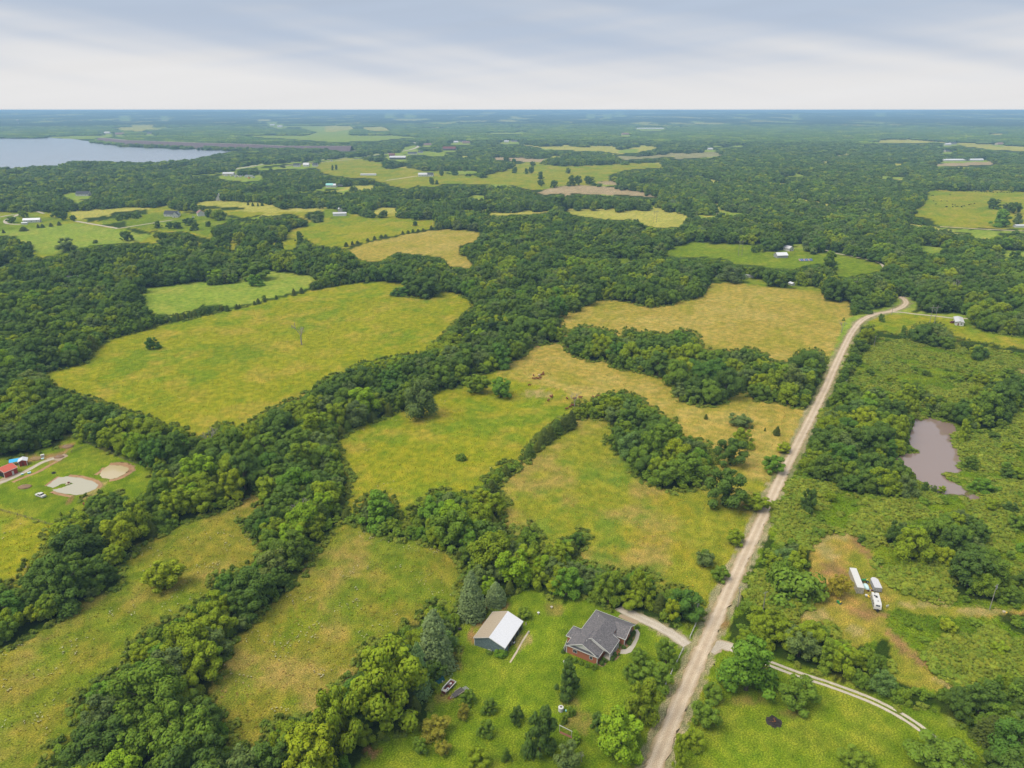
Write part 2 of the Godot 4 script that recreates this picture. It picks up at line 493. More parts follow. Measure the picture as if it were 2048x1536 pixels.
# ---------------------------------------------------------------- the map of what grows where, traced on the photograph
# one line each: kind of ground, tile, then the corners in that tile
# 0 wood, 1 pasture, 2 dry pasture, 3 lawn, 4 rough brush, 5 tilled, 6 hay, 7 meadow, 8 bare, 9 water, 10 mown lot, 11 flowery pasture, 12 dry weeds
const MAP := """
7 A 260 212 480 205 650 210 640 222 450 230 300 222
6 A 640 165 780 155 910 150 900 165 830 180 740 178
6 A 1510 125 1590 120 1580 132 1520 135
6 A 1550 108 1680 106 1670 114 1560 114
7 A 1440 208 1620 205 1780 205 1850 190 1760 165 1560 160 1600 155 2048 155 2048 248 1950 245 1800 235 1650 225 1440 215
7 A 1090 433 1370 408 1390 383 1640 360 1850 345 2048 325 2048 345 1850 358 1640 378 1400 405 1380 428 1100 447
1 A 1690 390 1780 375 2048 340 2048 450 1960 445 1890 430 1860 400 1720 398
7 A 1270 450 1350 425 1540 430 1540 470 1420 478 1280 462
7 A 330 545 400 530 460 526 470 585 510 592 480 610 440 600 400 572
7 A 1740 525 1900 505 1910 530 1760 545
6 A 1900 535 2048 513 2048 522 1930 547
1 A 0 640 300 640 520 628 870 612 1200 640 1140 585 1390 572 1560 588 1640 620 1950 612 1960 665 2048 680 2048 870 1980 860 1900 855 1740 870 1620 880 1480 840 1380 870 1350 885 1100 850 980 830 830 840 760 820 700 830 620 840 540 850 450 870 330 900 240 930 200 900 110 930 0 980
6 A 1140 585 1390 572 1560 588 1640 620 1950 612 1950 660 1780 655 1560 660 1300 640 1200 620
6 A 400 640 870 612 880 640 650 665 640 690 500 690 440 700
3 A 590 690 980 655 1390 690 1380 720 1230 760 1220 800 1100 770 900 760 790 745 600 725
3 A 0 690 110 660 300 690 430 700 300 735 0 775
7 A 0 770 440 720 690 760 880 790 830 830 540 850 330 900 200 890 0 800
0 A 0 790 80 795 120 820 195 825 195 890 130 910 0 945
0 A 1225 750 1330 715 1420 690 1560 665 1700 665 1800 700 1810 740 1690 760 1670 800 1680 820 1600 840 1480 830 1350 815 1240 800
0 A 1790 655 1880 650 1960 665 1960 690 1890 690 1860 715 1790 690
0 A 650 660 760 650 860 638 862 665 700 690 655 690
0 A 495 690 560 685 640 678 652 695 520 715
0 A 890 765 960 775 1100 775 1150 800 1340 830 1350 870 1230 850 1130 830 1040 830 900 800
0 A 1190 620 1420 630 1420 642 1200 640
0 A 1060 660 1180 650 1260 655 1410 685 1400 695 1250 675
0 A 1380 850 1500 830 1600 860 1620 890 1380 890
0 A 1740 840 1790 815 1850 850 1960 845 2030 880 2048 900 1740 880
0 A 560 735 640 725 735 705 740 745 690 750
0 A 700 740 760 745 870 770 890 790 800 780
7 A 815 1110 1100 1070 1200 1060 1240 1085 1340 1075 1400 1060 1400 1020 1560 1000 1640 1005 1890 1040 1820 1070 1800 1100 1640 1145 1480 1190 1330 1215 1320 1200 1200 1200 1100 1240 1000 1265 960 1250 850 1250 840 1200 850 1150
7 B 0 205 380 205 600 215 440 225 300 240 0 245
6 B 220 160 360 160 380 180 230 178
6 B 0 150 150 150 180 165 30 190 0 190
7 B 950 190 1180 183 1150 200 970 202
7 B 1080 153 1230 156 1230 160 1090 160
7 B 470 270 520 250 555 270 550 300 480 318 300 325 150 345 0 352 0 338 150 328 300 312 440 300
8 B 15 280 140 280 210 300 100 300
1 B 0 345 120 340 330 350 340 390 500 400 700 405 720 440 830 440 940 445 960 420 1060 415 1080 385 1120 380 1190 360 1230 360 1290 370 1400 375 1700 365 1900 372 2000 378 1960 395 1750 410 1670 440 1670 470 1610 475 1580 495 1500 500 1400 500 1250 530 1210 525 1080 495 900 490 690 490 640 510 540 500 480 520 380 500 350 480 290 475 280 455 150 455 0 430
7 B 680 402 880 402 900 430 720 425
7 B 580 310 700 300 720 330 600 325
5 B 980 330 1080 325 1290 340 1280 365 1150 360 1000 350
5 B 1240 540 1340 510 1500 498 1700 510 1850 525 1950 550 1940 570 1800 560 1700 555 1560 550 1440 545 1420 575 1390 545 1290 555
5 B 1600 480 1680 470 1770 480 1700 495 1640 500
6 B 1120 250 1250 265 1300 262 1500 268 1690 262 1700 290 1850 265 1960 272 1920 290 1840 300 1810 310 1720 315 1600 298 1420 295 1330 290 1150 262
7 B 1720 292 1830 285 1835 308 1720 312
8 B 1720 330 1850 320 2048 305 2048 330 1900 340 1750 350
6 B 750 630 870 620 1000 635 1150 635 1320 630 1320 655 1200 665 970 675 960 650 920 650 860 640
6 B 1410 620 1540 618 1600 620 1700 630 2048 635 2048 740 1990 750 1860 730 1850 690 1700 705 1600 690 1500 680 1420 665 1405 640
1 B 0 700 180 670 380 668 640 682 640 740 600 755 480 780 370 800 250 830 100 855 0 860
2 B 130 880 240 835 370 810 480 785 620 765 700 755 850 765 915 775 880 830 790 850 780 905 860 920 860 985 730 975 680 920 560 905 420 890 330 940 290 950 190 930
7 B 0 615 50 620 70 640 0 660
3 B 1640 940 1800 910 1960 885 2048 878 2048 915 1960 905 1800 935 1740 960
2 B 1370 1240 1480 1240 1490 1210 1610 1170 1700 1170 1800 1190 1900 1215 2048 1195 2048 1370 1850 1360 1780 1340 1740 1400 1650 1345 1540 1330 1500 1350 1410 1410 1380 1300
8 C 0 310 130 300 280 310 270 325 200 335 0 345
7 C 190 262 400 260 420 272 250 275
7 C 640 435 780 425 830 415 800 430 720 450 640 450
6 C 940 320 1040 308 1030 320 960 328
6 C 860 362 905 345 920 345 885 370
6 C 1380 205 1410 182 1418 182 1398 206
6 C 1150 255 1220 230 1400 230 1600 245 1700 245 1850 260 2048 268 2048 300 1850 290 1700 270 1560 250 1300 252
6 C 1800 202 1900 190 1960 195 1900 206
5 C 1500 385 1560 372 1820 354 1920 370 1850 380 1620 386
7 C 1200 445 1360 440 1340 462 1210 462
1 C 1490 508 1700 515 2048 522 2048 760 1980 755 1800 750 1560 745 1520 720 1500 690 1400 680 1430 630 1480 580
7 C 1560 750 1880 765 2048 770 2048 778 1900 780 1880 810 1750 810 1740 780 1640 770
7 C 1410 845 1540 860 1640 870 1640 890 1500 895 1430 870
7 C 1940 880 2048 885 2048 920 1910 915
6 C 0 650 150 655 290 665 200 690 130 670 70 690 40 740 0 745
3 C 0 860 110 830 200 840 400 845 450 850 520 840 525 890 600 890 650 860 720 870 790 870 800 910 870 890 960 895 1080 930 1230 965 1225 1000 1100 1020 1000 1040 930 1020 960 960 870 990 850 960 760 970 700 990 560 980 480 965 340 960 320 930 180 920 0 915
7 C 620 770 680 770 670 790 640 800 620 790
7 C 690 840 800 850 800 880 690 870
3 C 210 1050 260 1030 400 1040 540 1055 550 1085 480 1090 390 1080 310 1075
3 C 640 1090 760 1085 860 1095 870 1120 770 1112
2 C 0 1180 140 1160 200 1110 200 1075 320 1070 540 1090 640 1100 770 1110 870 1120 890 1180 1000 1185 1030 1160 1030 1230 1050 1270 1000 1290 970 1350 960 1400 920 1490 890 1536 0 1536
8 C 1175 690 1215 680 1250 692 1240 704 1200 702
7 C 1250 1250 1300 1180 1330 1150 1375 1150 1380 1200 1340 1235 1400 1240 1700 1255 1760 1290 1770 1320 1700 1300 1600 1285 1400 1255
1 C 1110 1300 1250 1255 1400 1245 1640 1280 1720 1290 1760 1340 1900 1370 2048 1390 2048 1460 1900 1440 1780 1420 1680 1400 1600 1380 1400 1370 1300 1380 1190 1350
3 C 1700 1280 1760 1290 1760 1330 1690 1325
1 D 240 370 400 340 500 310 580 230 640 180 920 100 1010 85 1320 0 2048 0 2048 360 1940 380 1880 430 1800 480 1760 520 1680 530 1560 600 1480 650 1440 700 1400 680 1290 660 1270 700 1180 770 1080 700 1000 670 930 670 870 620 740 600 640 560 560 530 480 500 380 480 300 440
1 A 640 1395 800 1360 920 1320 1010 1305 1320 1240 1500 1190 1800 1120 2048 1075 2048 1536 500 1536 560 1450
1 B 0 1105 200 1070 330 1065 480 1080 520 1100 650 1115 760 1130 860 1170 870 1210 790 1280 700 1370 620 1450 560 1480 400 1500 260 1536 0 1536
1 E 0 0 480 0 300 220 250 260 190 320 0 400
0 B 375 1145 400 1105 480 1100 520 1060 590 1040 650 1060 655 1110 630 1160 540 1160 480 1150
3 D 0 880 100 850 180 840 310 810 360 790 360 720 450 740 560 800 820 890 905 905 880 960 960 1010 860 1045 810 1090 740 1100 660 1060 480 1100 540 1170 350 1210 360 1275 0 1175
1 D 0 1172 350 1275 280 1290 270 1370 320 1440 210 1440 150 1480 130 1536 0 1536
1 G 0 0 140 10 120 350 180 300 120 480 0 450
12 G 700 460 690 400 780 330 800 280 900 230 1030 170 1090 100 1340 30 1480 5 1560 10 1490 60 1400 90 1480 180 1540 260 1500 330 1420 370 1340 370 1230 430 1240 510 1200 580 1100 590 1110 640 960 680 860 740 770 820 750 900 740 950 620 1000 510 1090 450 1150 450 1250 500 1310 400 1390 300 1420 290 1536 0 1536 0 860 120 780 280 700 400 640 480 570 600 520
12 D 1560 1080 1560 1130 1490 1140 1490 1190 1410 1190 1400 1250 1450 1270 1480 1340 1400 1536 690 1536 700 1480 780 1430 800 1370 860 1350 960 1310 1080 1240 1200 1200 1340 1160 1400 1130 1480 1075
12 G 1740 430 1840 260 1980 100 2048 80 2048 1120 1960 1090 1900 1180 1890 1230 1850 1270 1780 1260 1700 1240 1600 1290 1540 1400 1440 1450 1330 1420 1340 1290 1260 1210 1220 1090 1260 1000 1310 960 1310 830 1390 780 1510 640 1690 490
12 H 0 210 70 100 180 110 300 170 420 200 500 200 600 220 700 270 790 320 810 350 850 360 820 400 830 470 790 490 800 560 790 600 760 640 700 590 640 570 570 640 560 680 430 730 370 800 260 820 210 900 180 980 120 1040 60 1090 0 1100
1 E 300 650 400 600 490 585 660 470 760 460 820 440 840 385 960 370 1080 310 1160 270 1210 210 1350 195 1400 190 1420 240 1480 280 1560 300 1650 300 1700 340 1800 360 1900 370 1960 400 2048 400 2048 640 1850 560 1700 500 1470 560 1480 590 1400 620 1280 720 1200 790 1150 880 1040 900 950 990 920 1030 880 1080 740 1060 640 1060 560 1110 520 1170 500 1280 430 1300 430 1260 420 1180 370 1080 250 1080 210 1130 190 1220 170 1210 100 1160 130 1100 120 1030 150 990 100 900 90 830 60 800 80 760 210 670
2 E 1250 215 1350 195 1400 190 1420 240 1480 280 1560 300 1650 300 1700 340 1800 360 1900 370 1960 400 2048 400 2048 640 1850 560 1700 500 1470 560 1400 470 1200 430 1000 380 1080 310
11 E 1490 640 1600 640 1690 660 1650 770 1740 860 1810 890 1800 960 1860 1000 1960 1050 2048 1070 2048 1536 1600 1536 1500 1470 1440 1420 1100 1450 1090 1160 1000 1060 950 1090 1040 1000 1160 900 1290 780
11 H 1000 0 2048 0 2048 480 1940 520 1900 450 1700 420 1500 340 1250 280 1100 240
2 F 0 490 110 405 440 480 740 590 790 600 760 650 650 850 560 1020 400 1000 0 900
11 F 0 900 400 960 560 1020 540 1060 420 1260 330 1420 280 1536 0 1536
11 I 0 0 540 0 380 330 280 520 220 640 100 690 30 690 0 480
3 I 0 660 140 690 230 640 0 1100
4 F 1100 260 1190 150 1300 180 1600 180 1780 220 1900 240 2048 260 2048 1536 420 1536 560 1180 660 950 760 780 850 600 940 450 1040 330
4 I 330 650 400 420 560 0 2048 0 2048 1100 1500 1100 700 720
3 H 770 700 860 660 960 640 1000 590 1080 530 1170 490 1240 500 1400 570 1500 510 1600 600 1720 600 2048 740 2048 1080 1850 1500 1820 1536 140 1536 250 1430 330 1340 420 1330 580 1290 600 1130 650 1080 700 990 750 880 770 790
3 I 0 1280 150 1000 250 760 330 690 590 880 800 960 1100 1080 1300 1160 1540 1180 1700 1290 1830 1400 1820 1536 0 1536
3 I 0 700 100 720 240 640 250 600 0 1150
10 I 700 650 800 560 800 230 880 160 1000 150 1100 190 1140 260 1190 380 1280 470 1440 550 1600 590 2048 620 2048 640 1850 650 1700 660 1420 640 1320 605 1240 640 1240 700 1300 760 1480 900 1620 1030 1560 1090 1400 1060 1260 1010 1260 800 1180 790 1080 830 1000 790 900 700 720 720
7 F 1720 750 1780 720 2048 700 2048 722 1760 742 1742 820 1830 850 1800 920 1760 850 1720 800
0 E 1420 240 1410 190 1430 130 1490 95 1600 100 1650 125 1690 125 1735 180 1755 170 1760 105 1790 105 1795 155 1880 120 1960 160 2048 145 2048 400 1960 400 1900 375 1810 360 1700 345 1650 295 1560 305 1480 280
0 F 0 130 60 110 130 140 160 220 260 240 340 240 440 220 540 260 580 310 680 330 690 290 740 240 830 225 890 290 890 380 880 470 830 540 800 590 740 570 640 550 580 540 460 530 440 480 330 485 200 430 110 400 0 375
0 F 0 480 30 410 80 370 160 410 240 405 310 460 325 510 300 545 240 565 150 560 30 545
0 E 1490 600 1470 550 1560 530 1640 490 1720 475 1840 500 1860 550 1930 570 1900 620 2000 620 2040 700 2000 790 2048 800 2048 1060 1960 1040 1940 1000 1900 980 1800 960 1810 880 1720 850 1650 780 1690 660 1640 640
0 F 0 750 80 735 180 770 215 850 240 900 160 960 180 1040 60 1060 0 1040
0 F 1000 520 1060 480 1160 470 1200 420 1230 470 1300 490 1360 540 1420 590 1400 680 1390 760 1420 800 1350 860 1280 880 1340 900 1420 960 1430 1020 1420 1080 1300 1120 1200 1110 1120 1090 1020 1060 940 1020 830 1010 770 960 690 870 760 780 770 720 850 650 920 600 940 560
0 F 1090 100 1160 95 1190 150 1120 220 1110 280 1060 350 1040 400 1010 440 1000 490 930 560 860 600 810 640 855 540 910 470 960 400 1000 310 1040 230 1065 160
0 F 1370 140 1420 90 1540 65 1590 110 1640 190 1600 235 1540 220 1400 200
0 F 1340 450 1400 420 1470 450 1550 540 1700 540 1740 500 1820 480 1960 500 1990 590 1970 690 1850 710 1700 690 1640 660 1560 640 1440 620 1420 580 1500 560 1380 520
0 F 1600 390 1760 360 1920 400 2048 360 2048 560 1960 500 1820 470 1700 430 1620 420
0 F 1640 190 1720 200 1790 210 1860 270 1780 300 1700 240
0 F 1220 1280 1340 1230 1440 1260 1560 1200 1680 1170 1830 1230 1860 1310 1760 1370 1900 1400 1950 1536 1650 1536 1500 1440 1400 1480 1330 1440 1260 1350
0 I 1200 190 1260 120 1360 100 1440 130 1500 80 1620 110 1720 180 1800 260 1900 330 2000 430 2048 480 2048 560 1950 580 1840 560 1720 550 1620 500 1640 420 1540 330 1480 290 1420 260 1440 330 1380 360 1330 300 1380 240 1250 240
0 I 560 380 600 250 680 190 760 230 800 260 810 380 760 450 650 420
0 I 1900 640 2048 640 2048 760 1960 720
0 H 520 170 560 110 650 50 740 50 880 60 1000 80 1090 130 1090 250 1150 140 1210 110 1270 200 1260 280 1330 240 1440 190 1450 160 1500 140 1530 200 1500 260 1450 300 1520 340 1600 370 1720 400 1780 430 1800 390 1890 380 1930 450 1940 520 2048 480 2048 670 1950 640 1900 590 1780 590 1720 600 1600 590 1550 510 1490 490 1400 560 1340 540 1240 500 1170 480 1080 500 1060 560 950 640 860 680 790 640 790 480 830 460 820 370 860 350 800 310 700 260 660 200 520 190
0 I 0 500 60 490 130 570 140 690 60 690 0 680
0 H 640 570 700 590 770 640 780 700 750 830 740 900 700 960 650 1010 640 1080 590 1130 580 1270 500 1290 420 1330 330 1340 240 1430 150 1536 0 1536 0 1100 120 1040 180 980 210 900 260 820 370 800 430 730 560 680
0 I 330 690 400 640 530 600 640 620 710 680 720 730 800 680 880 680 900 720 920 770 1000 800 1080 830 1180 840 1200 790 1260 790 1270 880 1240 940 1240 1040 1180 1080 1080 1060 960 1010 860 980 750 920 650 900 580 880 540 860 330 780
0 I 1540 1080 1640 1040 1720 1060 1850 990 2000 990 2048 1020 2048 1536 1830 1536 1820 1400 1900 1320 1840 1280 1700 1270 1640 1220 1550 1160
0 I 1250 1060 1310 1030 1500 1100 1530 1150 1400 1150 1300 1100
0 I 360 600 350 500 400 450 440 440 460 360 500 340 540 170 590 200 560 330 480 430 460 500 420 590
3 A 1945 640 2048 636 2048 692 1945 694
3 B 0 636 175 645 170 672 0 692
7 A 1890 490 2015 493 2010 522 1890 520
7 B 1815 158 1995 158 1995 180 1815 180
7 A 465 535 535 540 530 580 470 580
7 B 365 318 480 322 478 356 365 352
7 B 470 296 645 290 650 322 480 325
7 B 690 280 775 280 775 304 690 304
3 C 660 1060 720 1060 720 1090 660 1090
7 C 1555 350 1830 338 1830 360 1555 372
7 A 1500 380 1540 400 1700 385 1860 375 1860 400 1700 402 1520 412
9 A 0 225 300 222 450 232 545 248 700 268 900 275 1100 285 1300 290 1450 297 1350 305 1240 320 1150 345 1080 352 1000 358 870 368 700 370 640 362 400 365 330 385 250 390 80 400 0 405
9 F 1410 640 1470 630 1560 645 1640 680 1650 720 1640 760 1670 820 1670 870 1690 900 1680 950 1590 965 1620 1000 1680 1030 1720 1060 1810 1095 1810 1115 1760 1135 1720 1110 1650 1085 1580 1080 1530 1060 1480 1060 1430 1010 1420 960 1340 900 1280 880 1350 850 1410 840 1380 760 1400 690
"""


func paint_map() -> void:
	cls.resize(MW * MH)
	cls.fill(0)
	swath(ROAD, 11.0, 7)
	for line in MAP.strip_edges().split("\n"):
		var w := line.split(" ", false)
		var kind := int(w[0])
		var poly := PackedVector2Array()
		for k in range(2, w.size() - 1, 2):
			poly.append(tp(w[1], float(w[k]), float(w[k + 1])) * 0.5)
		fill(poly, kind)
	for h in DISTANT:
		fill(P2([h[0] * 0.5 - 4, h[1] * 0.5 - 2, h[0] * 0.5 + 4, h[1] * 0.5 - 2, h[0] * 0.5 + 5, h[1] * 0.5 + 2, h[0] * 0.5 - 5, h[1] * 0.5 + 2]), 7)
	swath(ROAD, 4.6, 8)
	swath(P2([1374, 1290, 1350, 1272, 1326, 1258, 1300, 1245, 1272, 1233]), 2.6, 8)
	swath(P2([1550, 1331, 1600, 1350, 1650, 1366, 1700, 1384, 1750, 1404, 1800, 1430, 1840, 1456, 1880, 1488]), 2.6, 3)


const DISTANT := [[912, 286], [926, 285], [932, 287], [1013, 285], [1028, 284], [855, 291], [1895, 291], [1905, 289], [1998, 290], [560, 255], [250, 243], [330, 243], [545, 252], [780, 237], [820, 236], [1180, 236], [1215, 236], [1240, 235], [1590, 241], [1760, 234], [240, 270], [215, 268], [300, 268], [1250, 270], [1420, 300], [1895, 304]]
const ROAD_XY := [1240, 1720, 1310, 1530, 1356, 1415, 1400, 1312, 1444, 1212, 1482, 1128, 1522, 1042, 1560, 960, 1594, 890, 1622, 835, 1650, 778, 1672, 728, 1690, 690, 1704, 664, 1722, 642, 1748, 629, 1780, 623, 1802, 615, 1812, 606, 1808, 598, 1800, 595]
var ROAD := P2(ROAD_XY)


func swath(line: PackedVector2Array, half: float, kind: int) -> void:
	for k in line.size() - 1:
		var a := gp(line[k].x, line[k].y)
		var b := gp(line[k + 1].x, line[k + 1].y)
		var d := (b - a).normalized()
		var s := d.cross(Vector3.UP) * half
		var poly := PackedVector2Array()
		for p in [a - d + s, b + d + s, b + d - s, a - d - s]:
			poly.append(pix(p) * 0.5)
		fill(poly, kind)


func fill(poly: PackedVector2Array, kind: int) -> void:
	var lo := 1e9
	var hi := -1e9
	for p in poly:
		lo = minf(lo, p.y)
		hi = maxf(hi, p.y)
	for y in range(maxi(0, int(lo)), mini(MH - 1, int(hi)) + 1):
		var yy := y + 0.5
		var xs := []
		for k in poly.size():
			var a := poly[k]
			var b := poly[(k + 1) % poly.size()]
			if (a.y <= yy) != (b.y <= yy):
				xs.append(a.x + (yy - a.y) / (b.y - a.y) * (b.x - a.x))
		xs.sort()
		for k in range(0, xs.size() - 1, 2):
			for x in range(maxi(0, int(xs[k] + 0.5)), mini(MW, int(xs[k + 1] + 0.5))):
				cls[y * MW + x] = kind


# ---------------------------------------------------------------- ground

const SOIL := {
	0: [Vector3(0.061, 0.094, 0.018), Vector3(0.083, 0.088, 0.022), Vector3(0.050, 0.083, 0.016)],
	1: [Vector3(0.419, 0.403, 0.030), Vector3(0.540, 0.427, 0.070), Vector3(0.269, 0.356, 0.026)],
	2: [Vector3(0.583, 0.430, 0.109), Vector3(0.471, 0.398, 0.070), Vector3(0.645, 0.476, 0.155)],
	3: [Vector3(0.267, 0.346, 0.028), Vector3(0.353, 0.378, 0.045), Vector3(0.210, 0.283, 0.024)],
	4: [Vector3(0.219, 0.322, 0.022), Vector3(0.314, 0.380, 0.029), Vector3(0.156, 0.249, 0.022)],
	5: [Vector3(0.624, 0.440, 0.341), Vector3(0.666, 0.480, 0.378), Vector3(0.562, 0.400, 0.294)],
	6: [Vector3(0.633, 0.547, 0.141), Vector3(0.697, 0.580, 0.179), Vector3(0.538, 0.501, 0.116)],
	7: [Vector3(0.384, 0.467, 0.078), Vector3(0.471, 0.482, 0.100), Vector3(0.324, 0.421, 0.066)],
	8: [Vector3(0.504, 0.420, 0.300), Vector3(0.456, 0.384, 0.240), Vector3(0.360, 0.336, 0.156)],
	9: [Vector3(0.228, 0.192, 0.108), Vector3(0.240, 0.192, 0.108), Vector3(0.216, 0.180, 0.108)],
	10: [Vector3(0.465, 0.371, 0.074), Vector3(0.627, 0.389, 0.130), Vector3(0.339, 0.336, 0.047)],
	11: [Vector3(0.393, 0.379, 0.044), Vector3(0.509, 0.379, 0.114), Vector3(0.237, 0.330, 0.043)],
	12: [Vector3(0.366, 0.320, 0.052), Vector3(0.502, 0.362, 0.116), Vector3(0.242, 0.302, 0.031)],
}


# worn, bare or rank spots: tile, x, y, half width and half height in the tile, what shows there
const SPOTS := [["H", 900, 690, 55, 35, "clay"], ["H", 860, 760, 30, 40, "clay"], ["H", 1010, 590, 60, 25, "clay"], ["H", 1140, 800, 35, 40, "straw"], ["H", 1180, 790, 35, 25, "straw"], ["H", 760, 900, 60, 60, "dry"], ["H", 700, 1120, 60, 30, "dry"], ["H", 1430, 1150, 60, 25, "dry"], ["H", 1480, 1260, 90, 60, "dry"], ["H", 1340, 600, 60, 40, "dry"], ["H", 270, 1430, 50, 40, "clay"],
	["I", 930, 370, 70, 40, "clay"], ["I", 870, 240, 60, 70, "straw"], ["I", 970, 170, 120, 30, "straw"], ["I", 1090, 220, 60, 50, "clay"], ["I", 1160, 330, 25, 70, "clay"], ["I", 1120, 630, 80, 45, "clay"], ["I", 1220, 640, 30, 20, "clay"], ["I", 1300, 780, 45, 45, "clay"], ["I", 1370, 850, 50, 45, "clay"], ["I", 1435, 915, 45, 35, "clay"], ["I", 1580, 1035, 50, 35, "straw"], ["I", 800, 640, 120, 40, "straw"], ["I", 1080, 740, 70, 30, "straw"], ["I", 1500, 570, 150, 25, "straw"], ["I", 1780, 620, 200, 20, "straw"], ["I", 300, 690, 40, 40, "clay"], ["I", 430, 1140, 120, 30, "dry"], ["I", 700, 1215, 100, 25, "dry"],
	["F", 1740, 800, 25, 70, "straw"], ["F", 1790, 870, 35, 40, "clay"], ["F", 1990, 340, 60, 25, "straw"], ["F", 1900, 275, 60, 10, "straw"], ["E", 1230, 200, 40, 20, "clay"], ["E", 1250, 490, 90, 25, "straw"], ["E", 1410, 190, 30, 25, "clay"], ["D", 560, 1050, 40, 50, "straw"], ["D", 410, 1110, 20, 15, "clay"], ["D", 330, 860, 60, 25, "clay"], ["D", 150, 880, 80, 25, "clay"], ["D", 395, 795, 40, 20, "clay"],
	["E", 130, 320, 45, 18, "rank"], ["E", 880, 620, 60, 15, "rank"], ["E", 1150, 1080, 90, 25, "rank"], ["H", 370, 560, 60, 50, "rank"], ["H", 350, 190, 140, 22, "rank"], ["G", 1400, 1050, 130, 110, "rank"], ["G", 1750, 700, 130, 120, "rank"], ["A", 1400, 1460, 200, 40, "rank"], ["E", 1960, 1110, 80, 35, "gold"], ["E", 1870, 1330, 130, 60, "gold"], ["F", 60, 1180, 60, 50, "gold"], ["F", 50, 1400, 70, 60, "gold"], ["E", 1700, 1400, 90, 40, "gold"], ["E", 1500, 1180, 120, 50, "rank"]]
const SPOT_COLOR := {"clay": Vector3(0.46, 0.265, 0.135), "straw": Vector3(0.56, 0.42, 0.19), "dry": Vector3(0.34, 0.29, 0.08), "rank": Vector3(0.24, 0.32, 0.022), "gold": Vector3(0.50, 0.385, 0.040)}
var spots := []


func place_spots() -> void:
	for e in SPOTS:
		var c := gt(e[0], e[1], e[2])
		var m := metres_per_pixel(c) * TS
		var up := gt(e[0], e[1], e[2] - e[4])
		spots.append([c.x, c.z, e[3] * m, Vector2(up.x - c.x, up.z - c.z).length(), SPOT_COLOR[e[5]], 0.95 if not e[5] in ["rank", "gold"] else 0.55])


func spotted(x: float, z: float, s: Vector3) -> Vector3:
	for e in spots:
		var dx: float = (x - e[0]) / e[2]
		var dz: float = (z - e[1]) / e[3]
		var q := dx * dx + dz * dz
		if q < 2.5:
			q += 1.3 * n_mid.get_noise_2d(x * 3.0, z * 3.0) + 0.7 * n_fine.get_noise_2d(x * 0.8, z * 0.8)
			s = s.lerp(e[4], smoothstep(1.25, 0.45, q) * e[5])
	return s


func soil(x: float, z: float, kind: int) -> Vector3:
	var set_: Array = SOIL[kind]
	var a := smoothstep(-0.12, 0.5, 0.8 * n_mid.get_noise_2d(x * 0.55, z * 0.55) + 0.75 * n_big.get_noise_2d(x * 1.2, z * 1.2))
	var b := smoothstep(-0.08, 0.5, 0.8 * n_mid.get_noise_2d(x * 0.8 + 400.0, z * 0.8) + 0.8 * n_big.get_noise_2d(x * 0.8 - 300.0, z * 0.8))
	var q: Vector3 = set_[0]
	q = q.lerp(set_[1], a).lerp(set_[2], b * 0.9)
	var drift := n_mid.get_noise_2d(x * 0.22 + z * 0.12, z * 1.5 - x * 0.8)     # grazed and wind-laid streaks
	return q * (1.0 + 0.16 * n_fine.get_noise_2d(x, z) + 0.12 * drift)


